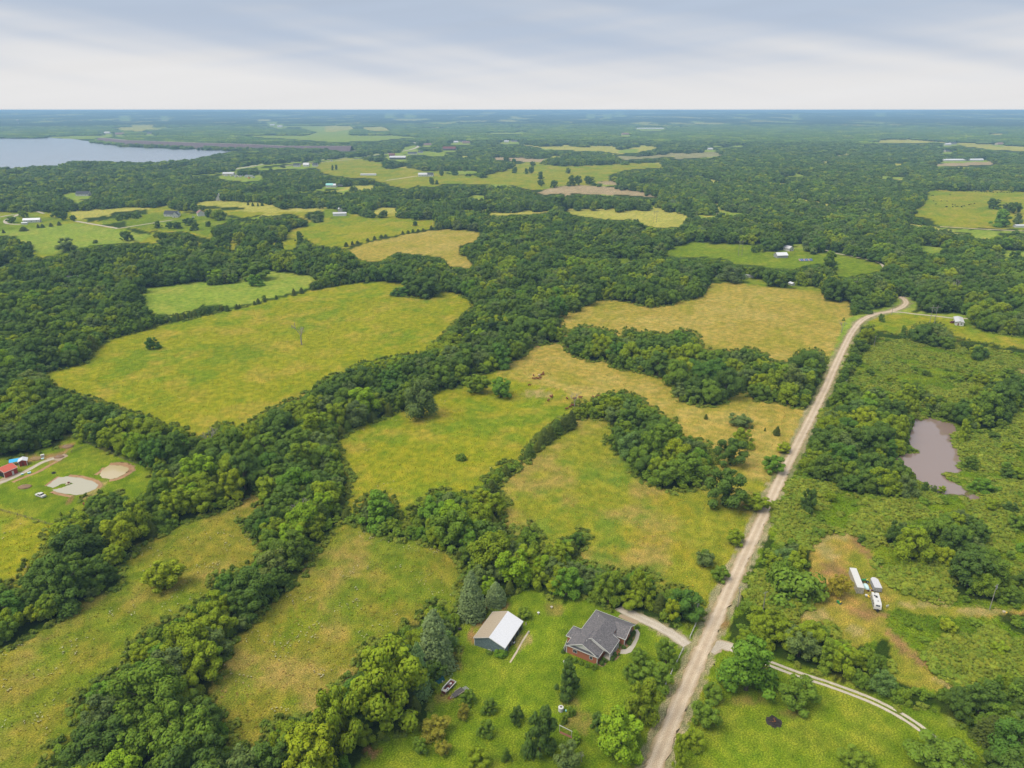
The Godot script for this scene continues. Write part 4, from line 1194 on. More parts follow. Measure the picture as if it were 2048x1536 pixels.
const LONE := """
A 340 690 615 70 m|A 375 705 650 55 d|A 430 710 672 40 d|A 140 690 645 50 m|A 70 720 680 45 m|A 745 828 765 75 d|A 925 750 705 55 d|A 995 755 712 40 d|A 1040 755 712 60 d|A 1110 735 688 70 d|A 1140 765 712 60 d|A 1220 742 708 35 d
A 395 890 803 90 g|A 560 840 818 35 d|A 1755 835 770 60 d|A 1635 855 805 55 d|A 1220 577 540 28 m|A 1248 577 540 25 m|A 1340 588 545 40 d|A 1370 585 540 40 m|A 1498 583 535 40 m|A 1310 588 545 40 d
A 1500 1060 950 180 m|A 1500 1095 1020 90 m|A 1365 1075 1012 70 m|A 1270 1075 990 110 b|A 1240 1085 1050 50 m|A 900 1465 1385 90 d|A 480 550 508 50 d|A 1548 1175 1140 40 m|A 140 768 740 60 c|A 225 750 725 25 c|A 250 748 725 30 c|A 300 742 718 30 c|A 348 735 710 35 c|A 22 780 757 25 c
A 1452 615 597 18 c|A 1480 622 600 20 c|A 1535 620 590 25 c|A 1510 622 602 18 c|A 2025 860 832 35 c
B 528 738 708 30 d|B 895 655 600 50 d|B 940 690 640 65 d|B 1365 655 560 90 d|B 1560 640 595 55 d|B 1110 428 392 35 d|B 1215 390 358 35 d|B 1208 430 388 28 d|B 1178 432 400 35 d|B 1262 465 418 42 d|B 1262 505 465 40 d|B 1340 515 468 55 d|B 1440 505 440 55 d|B 1480 500 440 45 d|B 1548 495 445 75 d|B 1422 430 395 28 g
B 683 445 408 30 d|B 625 495 452 35 d|B 655 495 468 25 d|B 755 440 390 70 d|B 915 445 415 50 d|B 350 395 360 30 d|B 388 400 352 45 d|B 1060 375 332 60 d|B 1105 375 342 30 d|B 45 412 380 18 d|B 67 410 377 20 d|B 1450 1245 1170 95 d|B 590 1162 1035 150 d|B 440 1152 1098 120 d
B 125 858 832 30 c|B 160 848 825 28 c|B 190 840 822 28 c|B 250 828 808 30 c|B 290 820 795 36 c|B 330 810 788 36 c|B 355 803 785 30 c|B 455 788 765 30 c|B 487 783 762 28 c|B 515 778 755 30 c|B 545 775 755 30 c|B 575 770 750 30 c
C 100 705 655 65 d|C 200 715 685 40 d|C 335 1075 970 150 g|C 905 1000 880 100 m|C 700 835 775 60 g|C 775 840 775 90 g|C 465 895 850 40 m|C 497 890 845 35 m|C 945 1180 1050 140 d|C 1090 1250 1145 130 d|C 1050 1260 1210 30 m|C 1212 1300 1250 35 m|C 1335 1395 1320 60 m|C 1868 640 575 75 d|C 1905 745 640 110 m|C 1985 665 595 80 d|C 2005 730 660 50 g|C 1940 650 600 45 g
E 570 650 400 180 g|E 1030 525 400 140 m|E 890 500 380 130 m|E 798 885 842 55 u|E 320 1280 1080 230 m|E 390 1305 1230 90 m|E 130 1232 1165 85 c
F 600 738 680 55 c|F 380 700 610 140 g|F 400 820 690 120 b|F 325 930 750 170 d|F 640 840 780 90 b|F 290 1185 930 260 d|F 470 1190 1080 150 b|F 775 1200 1040 110 d|F 350 1385 1290 100 b|F 180 1490 1410 100 m|F 575 965 850 120 m
F 1680 780 640 80 b|F 1720 940 850 90 m|F 1780 1080 980 110 m|F 1850 1190 1100 110 b|F 1960 1200 1120 90 d|F 2010 1300 1200 110 m|F 1190 910 815 80 b|F 1565 1072 1030 50 b|F 1460 1078 1000 60 d|F 1515 1072 1020 40 g|F 1155 395 355 40 d|F 1475 390 350 50 d|F 1250 200 170 50 d
G 980 512 328 188 b
H 860 684 385 185 p|H 650 985 610 215 p|H 555 1132 800 160 p|H 1000 592 450 135 p|H 380 1345 830 420 b|H 110 1520 1060 280 b|H 1420 1142 930 175 d|H 1255 1495 1205 205 d|H 835 1178 1085 80 m|H 810 1258 1165 75 o|H 960 1232 1140 88 m|H 940 1368 1260 92 m|H 1118 1292 1188 80 d|H 660 1375 1250 145 o|H 560 1472 1370 95 m|H 690 1485 1385 115 o|H 900 1545 1425 125 b|H 1060 1512 1425 62 m|H 1420 1570 1400 160 g
H 1840 1312 1030 235 b|H 1710 1535 1240 295 b|H 1600 1322 1230 105 d|H 1920 1102 920 205 m|H 1990 962 790 155 m|H 1790 1042 930 115 m|H 1835 942 850 92 m|H 1165 672 605 92 m|H 1465 1402 1330 75 b|H 1655 606 388 195 m|H 1850 604 385 165 b
H 1030 893 845 78 u|H 960 872 848 42 u|H 1440 1240 1188 50 u|H 1397 1282 1230 47 u|I 410 1152 778 345 m|I 700 1222 1008 235 m|I 220 1162 1045 145 m|I 175 1322 1160 165 m|I 105 1442 1310 135 b|I 20 1560 1350 110 b|I 955 552 400 135 o|I 1045 1560 1430 195 m|I 1530 1590 1370 325 m|I 840 182 135 78 u|I 1095 222 168 62 d|I 180 377 268 100 g|I 260 452 360 105 m|I 60 692 500 175 d|I 690 582 400 300 u|I 610 500 330 160 u
"""


func build_trees() -> void:
	shapes.broad = []
	for e in [[0.22, 0.50, 24], [0.16, 0.46, 34], [0.26, 0.55, 18], [0.14, 0.42, 28], [0.30, 0.60, 42], [0.18, 0.52, 15], [0.12, 0.38, 22], [0.24, 0.64, 30]]:
		shapes.broad.append(crown_mesh(100 + shapes.broad.size(), 6.0, 12.0, e[2], 3600, 0.62, e[0], e[1]))
	shapes.loose = [crown_mesh(140, 6.0, 13.0, 18, 2400, 0.62, 0.25, 0.55), crown_mesh(141, 6.0, 13.0, 16, 2200, 0.62, 0.22, 0.5)]
	shapes.bush = [crown_mesh(150, 2.5, 2.6, 14, 1100, 0.40, 0.10, 0.32), crown_mesh(151, 2.5, 2.6, 15, 1100, 0.40, 0.08, 0.28)]
	shapes.cedar = [conifer_mesh(160, 2.6, 6.0, 12, 110, 0.42, 0.02, 0.55), conifer_mesh(161, 2.6, 6.0, 12, 110, 0.42, 0.02, 0.5)]
	shapes.pine = [conifer_mesh(170, 4.5, 15.0, 16, 170, 0.66, 0.05, 0.58), conifer_mesh(171, 4.5, 15.0, 15, 170, 0.66, 0.04, 0.52)]
	shapes.far = []
	for k in 4:
		shapes.far.append(crown_mesh(180 + k, 6.0, 12.0, 12, 420, 1.6, 0.2, 0.5))
	shapes.clump = []
	for k in 3:
		shapes.clump.append(canopy_mesh(190 + k))
	shapes.trunk = [trunk_mesh(200, 6.0, 12.0), trunk_mesh(201, 6.0, 12.0)]
	lone_trees()
	fence_cedars()
	near_woods()
	scrub()
	far_woods()
	plant()
	snags()


func canopy_mesh(seed_: int) -> ArrayMesh:
	# a patch of closed canopy, 1 wide and 1 high
	var r := RandomNumberGenerator.new()
	r.seed = seed_
	var mb := MB.new()
	mb.use_color = true
	for k in 16:
		var q := k * 2.399963
		var reach := sqrt((k + 0.5) / 16.0) * 0.86
		var rad := r.randf_range(0.20, 0.34)
		var tone := r.randf_range(0.78, 1.22)
		blob(mb, Vector3(cos(q) * reach, r.randf_range(0.35, 0.62), sin(q) * reach), Vector3(rad, r.randf_range(0.30, 0.45), rad), r, Color(tone, tone, tone), 4, 7)
		for i in 7:
			var d := Vector3(r.randfn(), absf(r.randfn()) + 0.3, r.randfn()).normalized()
			var t2 := tone * r.randf_range(0.8, 1.25)
			rosette(mb, Vector3(cos(q) * reach, 0.5, sin(q) * reach) + d * Vector3(rad, 0.42, rad), d, 0.14, Color(t2, t2, t2), r)
	return mb.mesh()


func near(p: Vector3, gap: float) -> bool:
	var cx := int(floor(p.x / 12.0))
	var cz := int(floor(p.z / 12.0))
	for i in range(cx - 1, cx + 2):
		for k in range(cz - 1, cz + 2):
			for o in grid.get(Vector2i(i, k), []):
				if Vector2(o.pos.x - p.x, o.pos.z - p.z).length() < gap + o.r * 0.55:
					return true
	return false


func keep(t: Dictionary) -> void:
	trees.append(t)
	var cell := Vector2i(int(floor(t.pos.x / 12.0)), int(floor(t.pos.z / 12.0)))
	if not grid.has(cell):
		grid[cell] = []
	grid[cell].append(t)


func stand(px: float, base: float, top: float, width: float, kind: String) -> Dictionary:
	# a tree whose foliage meets the ground at BASE, with its top and width in pixels
	var g := gp(px, base)
	var r := width * metres_per_pixel(g) * 0.5
	var away := Vector3(g.x, 0, g.z).normalized()
	var p := g + away * r * (0.62 if kind in ["d", "m", "b", "g", "u", "o"] else 0.5)
	var y := (768.0 - top) / 768.0 * TY
	var x := (px - 1024.0) / 1024.0 * TX
	var d := Vector3(x, y * co - si, -co - y * si)
	var t := Vector2(p.x, p.z).length() / Vector2(d.x, d.z).length()
	var h := maxf(EYE + d.y * t, r * 0.8) * 1.02
	return {"pos": Vector3(p.x, 0, p.z), "r": r * 1.06, "h": h, "kind": kind, "lone": true}


func lone_trees() -> void:
	for line in LONE.strip_edges().split("\n"):
		for item in line.split("|"):
			var w := item.split(" ", false)
			var p := tp(w[0], float(w[1]), float(w[2]))
			var q := tp(w[0], float(w[1]), float(w[3]))
			keep(stand(p.x, p.y, q.y, float(w[4]) * TS, w[5]))


func fence_cedars() -> void:
	# cedars grown up along the fence lines: path of bases, spacing, height, gaps
	var rows := [
		["E", [1485, 650, 1400, 700, 1330, 745, 1250, 810, 1180, 875], 5.0, 8.0, 0.0, true], ["E", [1090, 975, 1050, 985], 6.0, 8.5, 0.0, true], ["E", [1010, 1050, 960, 1085, 920, 1100], 6.0, 7.5, 0.0, true],
		["E", [750, 330, 790, 230, 840, 160, 900, 90], 8.0, 9.0, 0.1, true], ["E", [-20, 700, 60, 640, 140, 700, 270, 660, 340, 630, 390, 600], 8.0, 6.5, 0.25, true],
		["A", [1010, 1300, 1100, 1275, 1200, 1262, 1320, 1238, 1400, 1220, 1500, 1196, 1600, 1168, 1700, 1148, 1800, 1120, 1900, 1098, 2048, 1072], 6.5, 6.0, 0.12, true],
		["A", [640, 1395, 760, 1365, 900, 1330, 1000, 1305], 8.0, 8.0, 0.1, false], ["B", [0, 1100, 120, 1080, 220, 1065], 6.5, 6.5, 0.1, true],
		["B", [600, 766, 640, 758, 690, 752], 9.0, 7.0, 0.0, true], ["F", [20, 600, 140, 630, 240, 650, 340, 670, 480, 700, 560, 715, 690, 745], 14.0, 3.0, 0.45, true],
		["D", [1960, 760, 2048, 700], 7.0, 6.0, 0.2, true], ["H", [1350, 1180, 1350, 1180], 5.0, 3.0, 1.0, false],
	]
	var r := RandomNumberGenerator.new()
	r.seed = 88
	for row in rows:
		var xy: Array = row[1]
		for k in range(0, xy.size() - 2, 2):
			var a := gt(row[0], xy[k], xy[k + 1])
			var b := gt(row[0], xy[k + 2], xy[k + 3])
			var n := maxi(1, int(a.distance_to(b) / row[2]))
			for i in n:
				if r.randf() < row[4]:
					continue
				var h: float = row[3] * r.randf_range(0.65, 1.2)
				var p := a.lerp(b, (i + r.randf_range(0.1, 0.9)) / n) + Vector3(r.randfn() * 0.6, 0, r.randfn() * 0.6)
				keep({"pos": p, "r": h * r.randf_range(0.46, 0.62), "h": h, "kind": "c" if row[5] or r.randf() < 0.5 else "m", "lone": false, "row": true})


func wood_kind(x: float, z: float, r: RandomNumberGenerator, d: float) -> String:
	var f := n_mid.get_noise_2d(x * 0.35, z * 0.35) * 1.3 + r.randf_range(-0.5, 0.5) + 0.10 - clampf((d - 250.0) / 1200.0, 0.0, 0.34)
	if r.randf() < 0.10:
		return "g"
	if f > 0.24:
		return "b"
	if f > -0.10:
		return "m"
	return "d"


func fits(p: Vector3, r: float, h: float) -> bool:
	if kind_at(pix(p + Vector3(0, h * 0.5, 0))) != 0:
		return false
	if kind_at(pix(p + Vector3(0, h * 1.0, 0))) != 0:
		return false
	if kind_at(pix(p + Vector3(-r * 1.02, h * 0.5, 0))) != 0 or kind_at(pix(p + Vector3(r * 1.02, h * 0.5, 0))) != 0:
		return false
	var away := Vector3(p.x, 0, p.z).normalized()
	return kind_at(pix(p - away * r * 0.78 + Vector3(0, h * 0.06, 0))) == 0


func near_woods() -> void:
	var r := RandomNumberGenerator.new()
	r.seed = 99
	for turn in 3:
		var step: float = [8.2, 5.6, 3.8][turn]
		var reach: float = [1150.0, 900.0, 560.0][turn]
		var d := 118.0
		while d < reach:
			var half := deg_to_rad(48.0)
			var n := int(2.0 * half * d / step)
			for k in n:
				var a := -half + 2.0 * half * (k + r.randf()) / n
				var dd := d + r.randf_range(-0.5, 0.5) * step
				var p := Vector3(sin(a) * dd, 0, -cos(a) * dd)
				var size: float = [r.randf_range(5.2, 9.0), r.randf_range(3.4, 5.2), r.randf_range(1.7, 3.0)][turn]
				var tall: float = size * [r.randf_range(1.75, 2.35), r.randf_range(1.7, 2.4), r.randf_range(1.1, 1.8)][turn]
				var ok := false
				for attempt in 4:
					if fits(p, size, tall):
						ok = true
						break
					size *= 0.82
					tall *= 0.82
				if ok and not near(p, size * [0.52, 0.30, 0.20][turn]):
					var kind := wood_kind(p.x, p.z, r, dd)
					if turn == 2 and tall < 4.2:
						kind = "u"
					elif turn > 0 and r.randf() < 0.10:
						kind = "c"
					keep({"pos": p, "r": size, "h": tall, "kind": kind, "lone": false})
			d += step


func scrub() -> void:
	# bushes and young trees over the rough land past the road
	var r := RandomNumberGenerator.new()
	r.seed = 77
	var d := 120.0
	while d < 720.0:
		var half := deg_to_rad(48.0)
		var n := int(2.0 * half * d / 5.5)
		for k in n:
			var a := -half + 2.0 * half * (k + r.randf()) / n
			var dd := d + r.randf_range(-2.7, 2.7)
			var p := Vector3(sin(a) * dd, 0, -cos(a) * dd)
			var dens := n_mid.get_noise_2d(p.x * 0.28 + 800.0, p.z * 0.28)
			var big := r.randf()
			if r.randf() > 0.20 + dens * 1.2:
				continue
			var size := lerpf(1.3, 3.6, big * big)
			var tall := size * r.randf_range(0.9, 1.6)
			if kind_at(pix(p)) == 4 and kind_at(pix(p + Vector3(0, tall, 0))) in [0, 4] and kind_at(pix(p + Vector3(size, 0, 0))) in [0, 4] and kind_at(pix(p - Vector3(size, 0, 0))) in [0, 4] and not near(p, size * 0.3):
				keep({"pos": p, "r": size, "h": tall, "kind": "u" if tall < 4.0 else wood_kind(p.x, p.z, r, dd), "lone": false})
		d += 5.5


func clearing(x: float, z: float) -> bool:
	return n_big.get_noise_2d(x * 0.55 + 33.0, z * 0.22) > 0.33


func far_woods() -> void:
	var r := RandomNumberGenerator.new()
	r.seed = 111
	var d := 1150.0
	while d < 4200.0:
		var step := maxf(9.5, d * 0.0058)
		var half := deg_to_rad(42.0)
		var n := int(2.0 * half * d / step)
		for k in n:
			var a := -half + 2.0 * half * (k + r.randf()) / n
			var dd := d + r.randf_range(-0.5, 0.5) * step
			var p := Vector3(sin(a) * dd, 0, -cos(a) * dd)
			var size := step * r.randf_range(0.42, 0.98)
			if clearing(p.x, p.z):
				continue
			var tall := r.randf_range(7.5, 15.5) * (1.0 + 0.25 * n_big.get_noise_2d(p.x * 0.4, p.z * 0.4))
			if kind_at(pix(p + Vector3(0, tall * 0.5, 0))) == 0 and kind_at(pix(p + Vector3(0, tall * 1.12, 0))) in [0, 9] and kind_at(pix(p + Vector3(size, tall * 0.6, 0))) == 0 and kind_at(pix(p + Vector3(-size, tall * 0.6, 0))) == 0:
				far_trees.append([p, size, tall, wood_kind(p.x, p.z, r, dd)])
		d += step
	while d < 9000.0:
		var step := d * 0.0088
		var half := deg_to_rad(42.0)
		var n := int(2.0 * half * d / step)
		for k in n:
			var a := -half + 2.0 * half * (k + r.randf()) / n
			var dd := d + r.randf_range(-0.5, 0.5) * step
			var p := Vector3(sin(a) * dd, 0, -cos(a) * dd)
			var open := kind_at(pix(p + Vector3(0, 4.0, 0))) != 0 or not kind_at(pix(p + Vector3(0, 17.0, 0))) in [0, 9] or kind_at(pix(p + Vector3(step * 0.6, 6.0, 0))) != 0 or kind_at(pix(p + Vector3(-step * 0.6, 6.0, 0))) != 0
			if dd > 7000.0 and n_big.get_noise_2d(p.x * 0.10, p.z * 0.03) > 0.24:
				open = true
			if not open:
				p.y = terrain(p.x, p.z) - 1.0
				clumps.append([p, step * r.randf_range(0.62, 0.95), r.randf_range(12.0, 18.0), wood_kind(p.x * 0.2, p.z * 0.2, r, dd)])
		d += step * 0.8


const LEAF := {"d": Color(0.090, 0.154, 0.025), "m": Color(0.133, 0.214, 0.023), "b": Color(0.204, 0.275, 0.017), "g": Color(0.133, 0.190, 0.049), "c": Color(0.101, 0.134, 0.023), "u": Color(0.156, 0.244, 0.023), "o": Color(0.245, 0.234, 0.028), "p": Color(0.170, 0.230, 0.085), "r": Color(0.498, 0.311, 0.081)}


func plant() -> void:
	var r := RandomNumberGenerator.new()
	r.seed = 222
	var by_kind := {}
	for t in trees:
		t.show = t.r / t.pos.distance_to(Vector3(0, EYE, 0)) + (1.0 if t.lone else 0.0) + (0.01 if t.has("row") else 0.0)
		if not by_kind.has(t.kind):
			by_kind[t.kind] = []
		by_kind[t.kind].append(t)
	var rest := []
	for kind in by_kind:
		var list: Array = by_kind[kind]
		list.sort_custom(func(a, b): return a.show > b.show)
		for i in list.size():
			var t: Dictionary = list[i]
			if i < 300:
				tree(t, r)
			else:
				rest.append([t.pos, t.r, t.h, t.kind])
	print("trees ", trees.size(), " rest ", rest.size(), " far ", far_trees.size(), " clumps ", clumps.size())
	var wood := Node3D.new()
	wood.name = "woodland"
	add_child(wood)
	tag(wood, "dense green woodland canopy spreading to the hazy horizon", "woodland", "", "stuff")
	scatter("near_canopy", wood, rest, shapes.broad, r)
	scatter("middle_canopy", wood, far_trees, shapes.far, r)
	scatter("distant_canopy", wood, clumps, shapes.clump, r)


func scatter(called: String, parent: Node, list: Array, meshes: Array, r: RandomNumberGenerator) -> void:
	for k in meshes.size():
		var mine := []
		for i in range(k, list.size(), meshes.size()):
			mine.append(list[i])
		if mine.is_empty():
			continue
		var mm := MultiMesh.new()
		mm.transform_format = MultiMesh.TRANSFORM_3D
		mm.use_colors = true
		mm.mesh = meshes[k]
		mm.instance_count = mine.size()
		for i in mine.size():
			var e: Array = mine[i]
			var b := Basis(Vector3.UP, r.randf() * TAU) * Basis.from_scale(Vector3(e[1] * r.randf_range(0.8, 1.2), e[2], e[1] * r.randf_range(0.8, 1.2)))
			mm.set_instance_transform(i, Transform3D(b, e[0]))
			var c: Color = LEAF[e[3]]
			var j := r.randf_range(0.82, 1.18)
			if called != "near_canopy":
				j *= 0.88          # the distant woods are the darker oak kinds
			mm.set_instance_color(i, Color(c.r * j * r.randf_range(0.92, 1.1), c.g * j, c.b * j))
		var o := MultiMeshInstance3D.new()
		o.name = called
		o.multimesh = mm
		o.material_override = M.leaf_any
		o.set_meta("kind", "stuff")
		parent.add_child(o, true)


func tree(t: Dictionary, r: RandomNumberGenerator) -> void:
	var k: Array = KIND[t.kind]
	var p := pix(t.pos)
	var best := 1e9
	var where := ""
	for e in PLACE:
		var d: float = Vector2(p.x - e[0], (p.y - e[1]) * 1.4).length()
		if d < best:
			best = d
			where = e[2]
	var look: String = k[1]
	if t.lone:
		look = "free-standing " + look
	elif t.has("row"):
		look += " in a fence row"
	var o := thing(k[0], look + " " + where, "bush" if t.kind == "u" else "tree", t.pos, r.randf() * TAU, look + " " + where)
	o.scale = Vector3(t.r * r.randf_range(0.85, 1.15), t.h, t.r * r.randf_range(0.85, 1.15))
	var set_: Array = {"c": shapes.cedar, "p": shapes.pine, "u": shapes.bush, "g": shapes.loose, "o": shapes.loose}.get(t.kind, shapes.broad)
	var c := MeshInstance3D.new()
	c.name = "crown"
	c.mesh = set_[r.randi() % set_.size()]
	if t.lone and t.kind in ["d", "m", "b"]:
		c.mesh = shapes.broad[[1, 3][r.randi() % 2]]     # foliage down to the grass
	c.material_override = M[k[2]] if r.randf() < 0.6 else tint(k[2], r.randi() % 3)
	o.add_child(c)
	if t.kind != "u":
		var tr := MeshInstance3D.new()
		tr.name = "trunk"
		tr.mesh = shapes.trunk[r.randi() % 2]
		o.add_child(tr)


func tint(name_: String, k: int) -> StandardMaterial3D:
	var key := name_ + str(k)
	if not M.has(key):
		var m: StandardMaterial3D = M[name_].duplicate()
		var c: Color = m.albedo_color.srgb_to_linear()
		var f: Array = [[0.85, 0.85, 0.95], [1.18, 1.08, 0.9], [0.95, 1.12, 1.0]][k]
		m.albedo_color = Color(c.r * f[0], c.g * f[1], c.b * f[2]).linear_to_srgb()
		M[key] = m
	return M[key]


func snags() -> void:
	var list := [["A", 1765, 1432, 1290, "bare grey dead tree standing alone in the big pasture"], ["E", 1460, 568, 475, "bare forked dead tree among the brown cattle"], ["C", 980, 1360, 1290, "broken dead tree at the edge of the tan pasture"], ["D", 1235, 830, 690, "leafless pale tree at the foot of the big pasture"], ["D", 1765, 1260, 1100, "dead trunk in the belt beside the weedy hayfield"], ["C", 1650, 1150, 1035, "brownish dead tree in the wood past the bend"], ["H", 1500, 1500, 1440, "small dead tree beside the white arch frame"], ["G", 1820, 1536, 1430, "dead stem at the lower edge of the weedy hayfield"]]
	for k in list.size():
		var e: Array = list[k]
		var p := tp(e[0], e[1], e[2])
		var q := tp(e[0], e[1], e[3])
		var s := stand(p.x, p.y, q.y, 1.0, "d")
		var o := thing("dead_tree", e[4], "dead tree", s.pos, k * 1.3)
		var m := MeshInstance3D.new()
		m.name = "branches"
		m.mesh = snag_mesh(300 + k, s.h, 4)
		o.add_child(m)


# ---------------------------------------------------------------- grass tufts, brush, flowers

func build_ground_cover() -> void:
	var r := RandomNumberGenerator.new()
	r.seed = 333
	var tuft := MB.new()
	tuft.use_color = true
	for k in 7:
		var q := TAU * k / 7.0
		var d := Vector3(cos(q), 0, sin(q))
		var s := Vector3(-sin(q), 0, cos(q))
		var tip := d * r.randf_range(0.3, 0.6) + Vector3.UP * r.randf_range(0.6, 1.1)
		var tone := r.randf_range(0.85, 1.2)
		tuft.tri(d * 0.1 - s * 0.26, d * 0.1 + s * 0.26, tip, Color(tone, tone, tone))
	var flower := MB.new()
	flower.use_color = true
	for k in 4:
		var at := Vector3(r.randf_range(-0.5, 0.5), r.randf_range(0.5, 0.9), r.randf_range(-0.5, 0.5))
		flower.fan([at + Vector3(-0.16, 0, -0.1), at + Vector3(-0.1, 0.03, 0.16), at + Vector3(0.15, 0, 0.12), at + Vector3(0.12, 0.03, -0.15)])
	var grass := []
	var white := []
	var gold := []
	var brush := []
	for i in 420000:
		var d := 120.0 + 560.0 * pow(r.randf(), 0.75)
		var a := deg_to_rad(r.randf_range(-47.0, 47.0))
		var p := Vector3(sin(a) * d, 0, -cos(a) * d)
		var q := pix(p)
		var kind := kind_at(q)
		if kind in [1, 2, 3, 7, 11, 12] and r.randf() < 0.22:
			# saplings and tall weeds along the edges of the woods
			var e := rim_of(p, 2.4)
			if e and (kind != 3 or r.randf() < 0.25):
				brush.append([p, r.randf_range(0.5, 1.7), r.randf_range(0.5, 1.9), Vector3(0.115, 0.180, 0.024).lerp(Vector3(0.20, 0.235, 0.030), r.randf())])
				continue
		if kind in [1, 2, 11, 12] and r.randf() < 0.16:
			var s := soil(p.x, p.z, kind)
			grass.append([p, r.randf_range(0.35, 0.95), r.randf_range(0.16, 0.42), s])
			var patch := n_mid.get_noise_2d(p.x * 0.9 + 50.0, p.z * 0.9)
			if kind == 12 and patch > 0.24:
				white.append([p, r.randf_range(0.3, 0.7), r.randf_range(0.5, 0.9), Vector3(0.46, 0.46, 0.33)])
			if kind == 11 and q.x > 1230.0 and n_mid.get_noise_2d(p.x * 0.6, p.z * 0.6 + 90.0) > 0.18 and r.randf() < 0.5:
				gold.append([p, r.randf_range(0.3, 0.8), r.randf_range(0.5, 0.9), Vector3(0.55, 0.36, 0.02)])
			if kind == 1 and patch > 0.42 and r.randf() < 0.2:
				white.append([p, r.randf_range(0.6, 1.1), r.randf_range(0.4, 0.8), Vector3(0.42, 0.40, 0.28)])
		elif kind == 4:
			var dens := n_mid.get_noise_2d(p.x * 0.45 + 200.0, p.z * 0.45)
			if r.randf() < 0.34 + dens * 2.0:
				brush.append([p, r.randf_range(0.6, 2.5) * (1.0 + dens), r.randf_range(0.6, 1.7) * (1.0 + dens * 1.3), Vector3(0.135, 0.205, 0.022).lerp(Vector3(0.22, 0.25, 0.028), r.randf())])
			else:
				grass.append([p, r.randf_range(0.4, 1.0), r.randf_range(0.2, 0.5), soil(p.x, p.z, 4)])
	print("tufts ", grass.size(), " brush ", brush.size(), " white ", white.size(), " gold ", gold.size())
	cover("grass", "tufts of uncut pasture grass over the fields", "grass", grass, tuft.mesh(), r)
	cover("white_flowers", "drifts of small white wildflowers in the weedy hayfields", "wildflowers", white, flower.mesh(), r)
	cover("yellow_flowers", "patches of orange-yellow wildflowers in the roadside pasture", "wildflowers", gold, flower.mesh(), r)
	cover("undergrowth", "tangled green brush covering the rough land past the road", "undergrowth", brush, crown_mesh(340, 1.0, 1.0, 7, 110, 0.42, 0.1, 0.3), r, M.leaf_any)


func rim_of(p: Vector3, reach: float) -> bool:
	for d in [Vector3(reach, 0, 0), Vector3(-reach, 0, 0), Vector3(0, 0, -reach), Vector3(0, 0, reach)]:
		if kind_at(pix(p + d)) == 0:
			return true
	return false


func cover(called: String, label: String, category: String, list: Array, mesh: Mesh, r: RandomNumberGenerator, m: Material = null) -> void:
	var mm := MultiMesh.new()
	mm.transform_format = MultiMesh.TRANSFORM_3D
	mm.use_colors = true
	mm.mesh = mesh
	mm.instance_count = list.size()
	for i in list.size():
		var e: Array = list[i]
		mm.set_instance_transform(i, Transform3D(Basis(Vector3.UP, r.randf() * TAU).scaled(Vector3(e[1], e[2], e[1])), e[0]))
		var j := r.randf_range(0.82, 1.12) * (0.70 if called == "grass" else 1.0)
		mm.set_instance_color(i, Color(e[3].x * j, e[3].y * j, e[3].z * j))
	var o := MultiMeshInstance3D.new()
	o.name = called
	o.multimesh = mm
	o.material_override = m if m else M.cover
	add_child(o)
	tag(o, label, category, "", "stuff")


# ---------------------------------------------------------------- buildings

func zp(ox: float, oy: float, w: float, x: float, y: float, h := 0.0) -> Vector3:
	return gp(ox + x * w / 2048.0, oy + y * w / 2048.0, h)


func yaw_of(d: Vector3) -> float:
	return atan2(-d.z, d.x)


func window(t: Node, at: Vector3, w: float, h: float, across: Vector3) -> void:
	# ACROSS: the unit vector along the wall
	var out := across.cross(Vector3.UP)
	var b := Basis(across, Vector3.UP, out * -1.0)
	var f := pbox("window", at, Vector3(w + 0.24, h + 0.24, 0.10), M.white, t, b)
	for s in [-1.0, 1.0]:
		pbox("pane", at + across * s * w * 0.26 , Vector3(w * 0.46, h, 0.13), M.dark_glass, f, b)


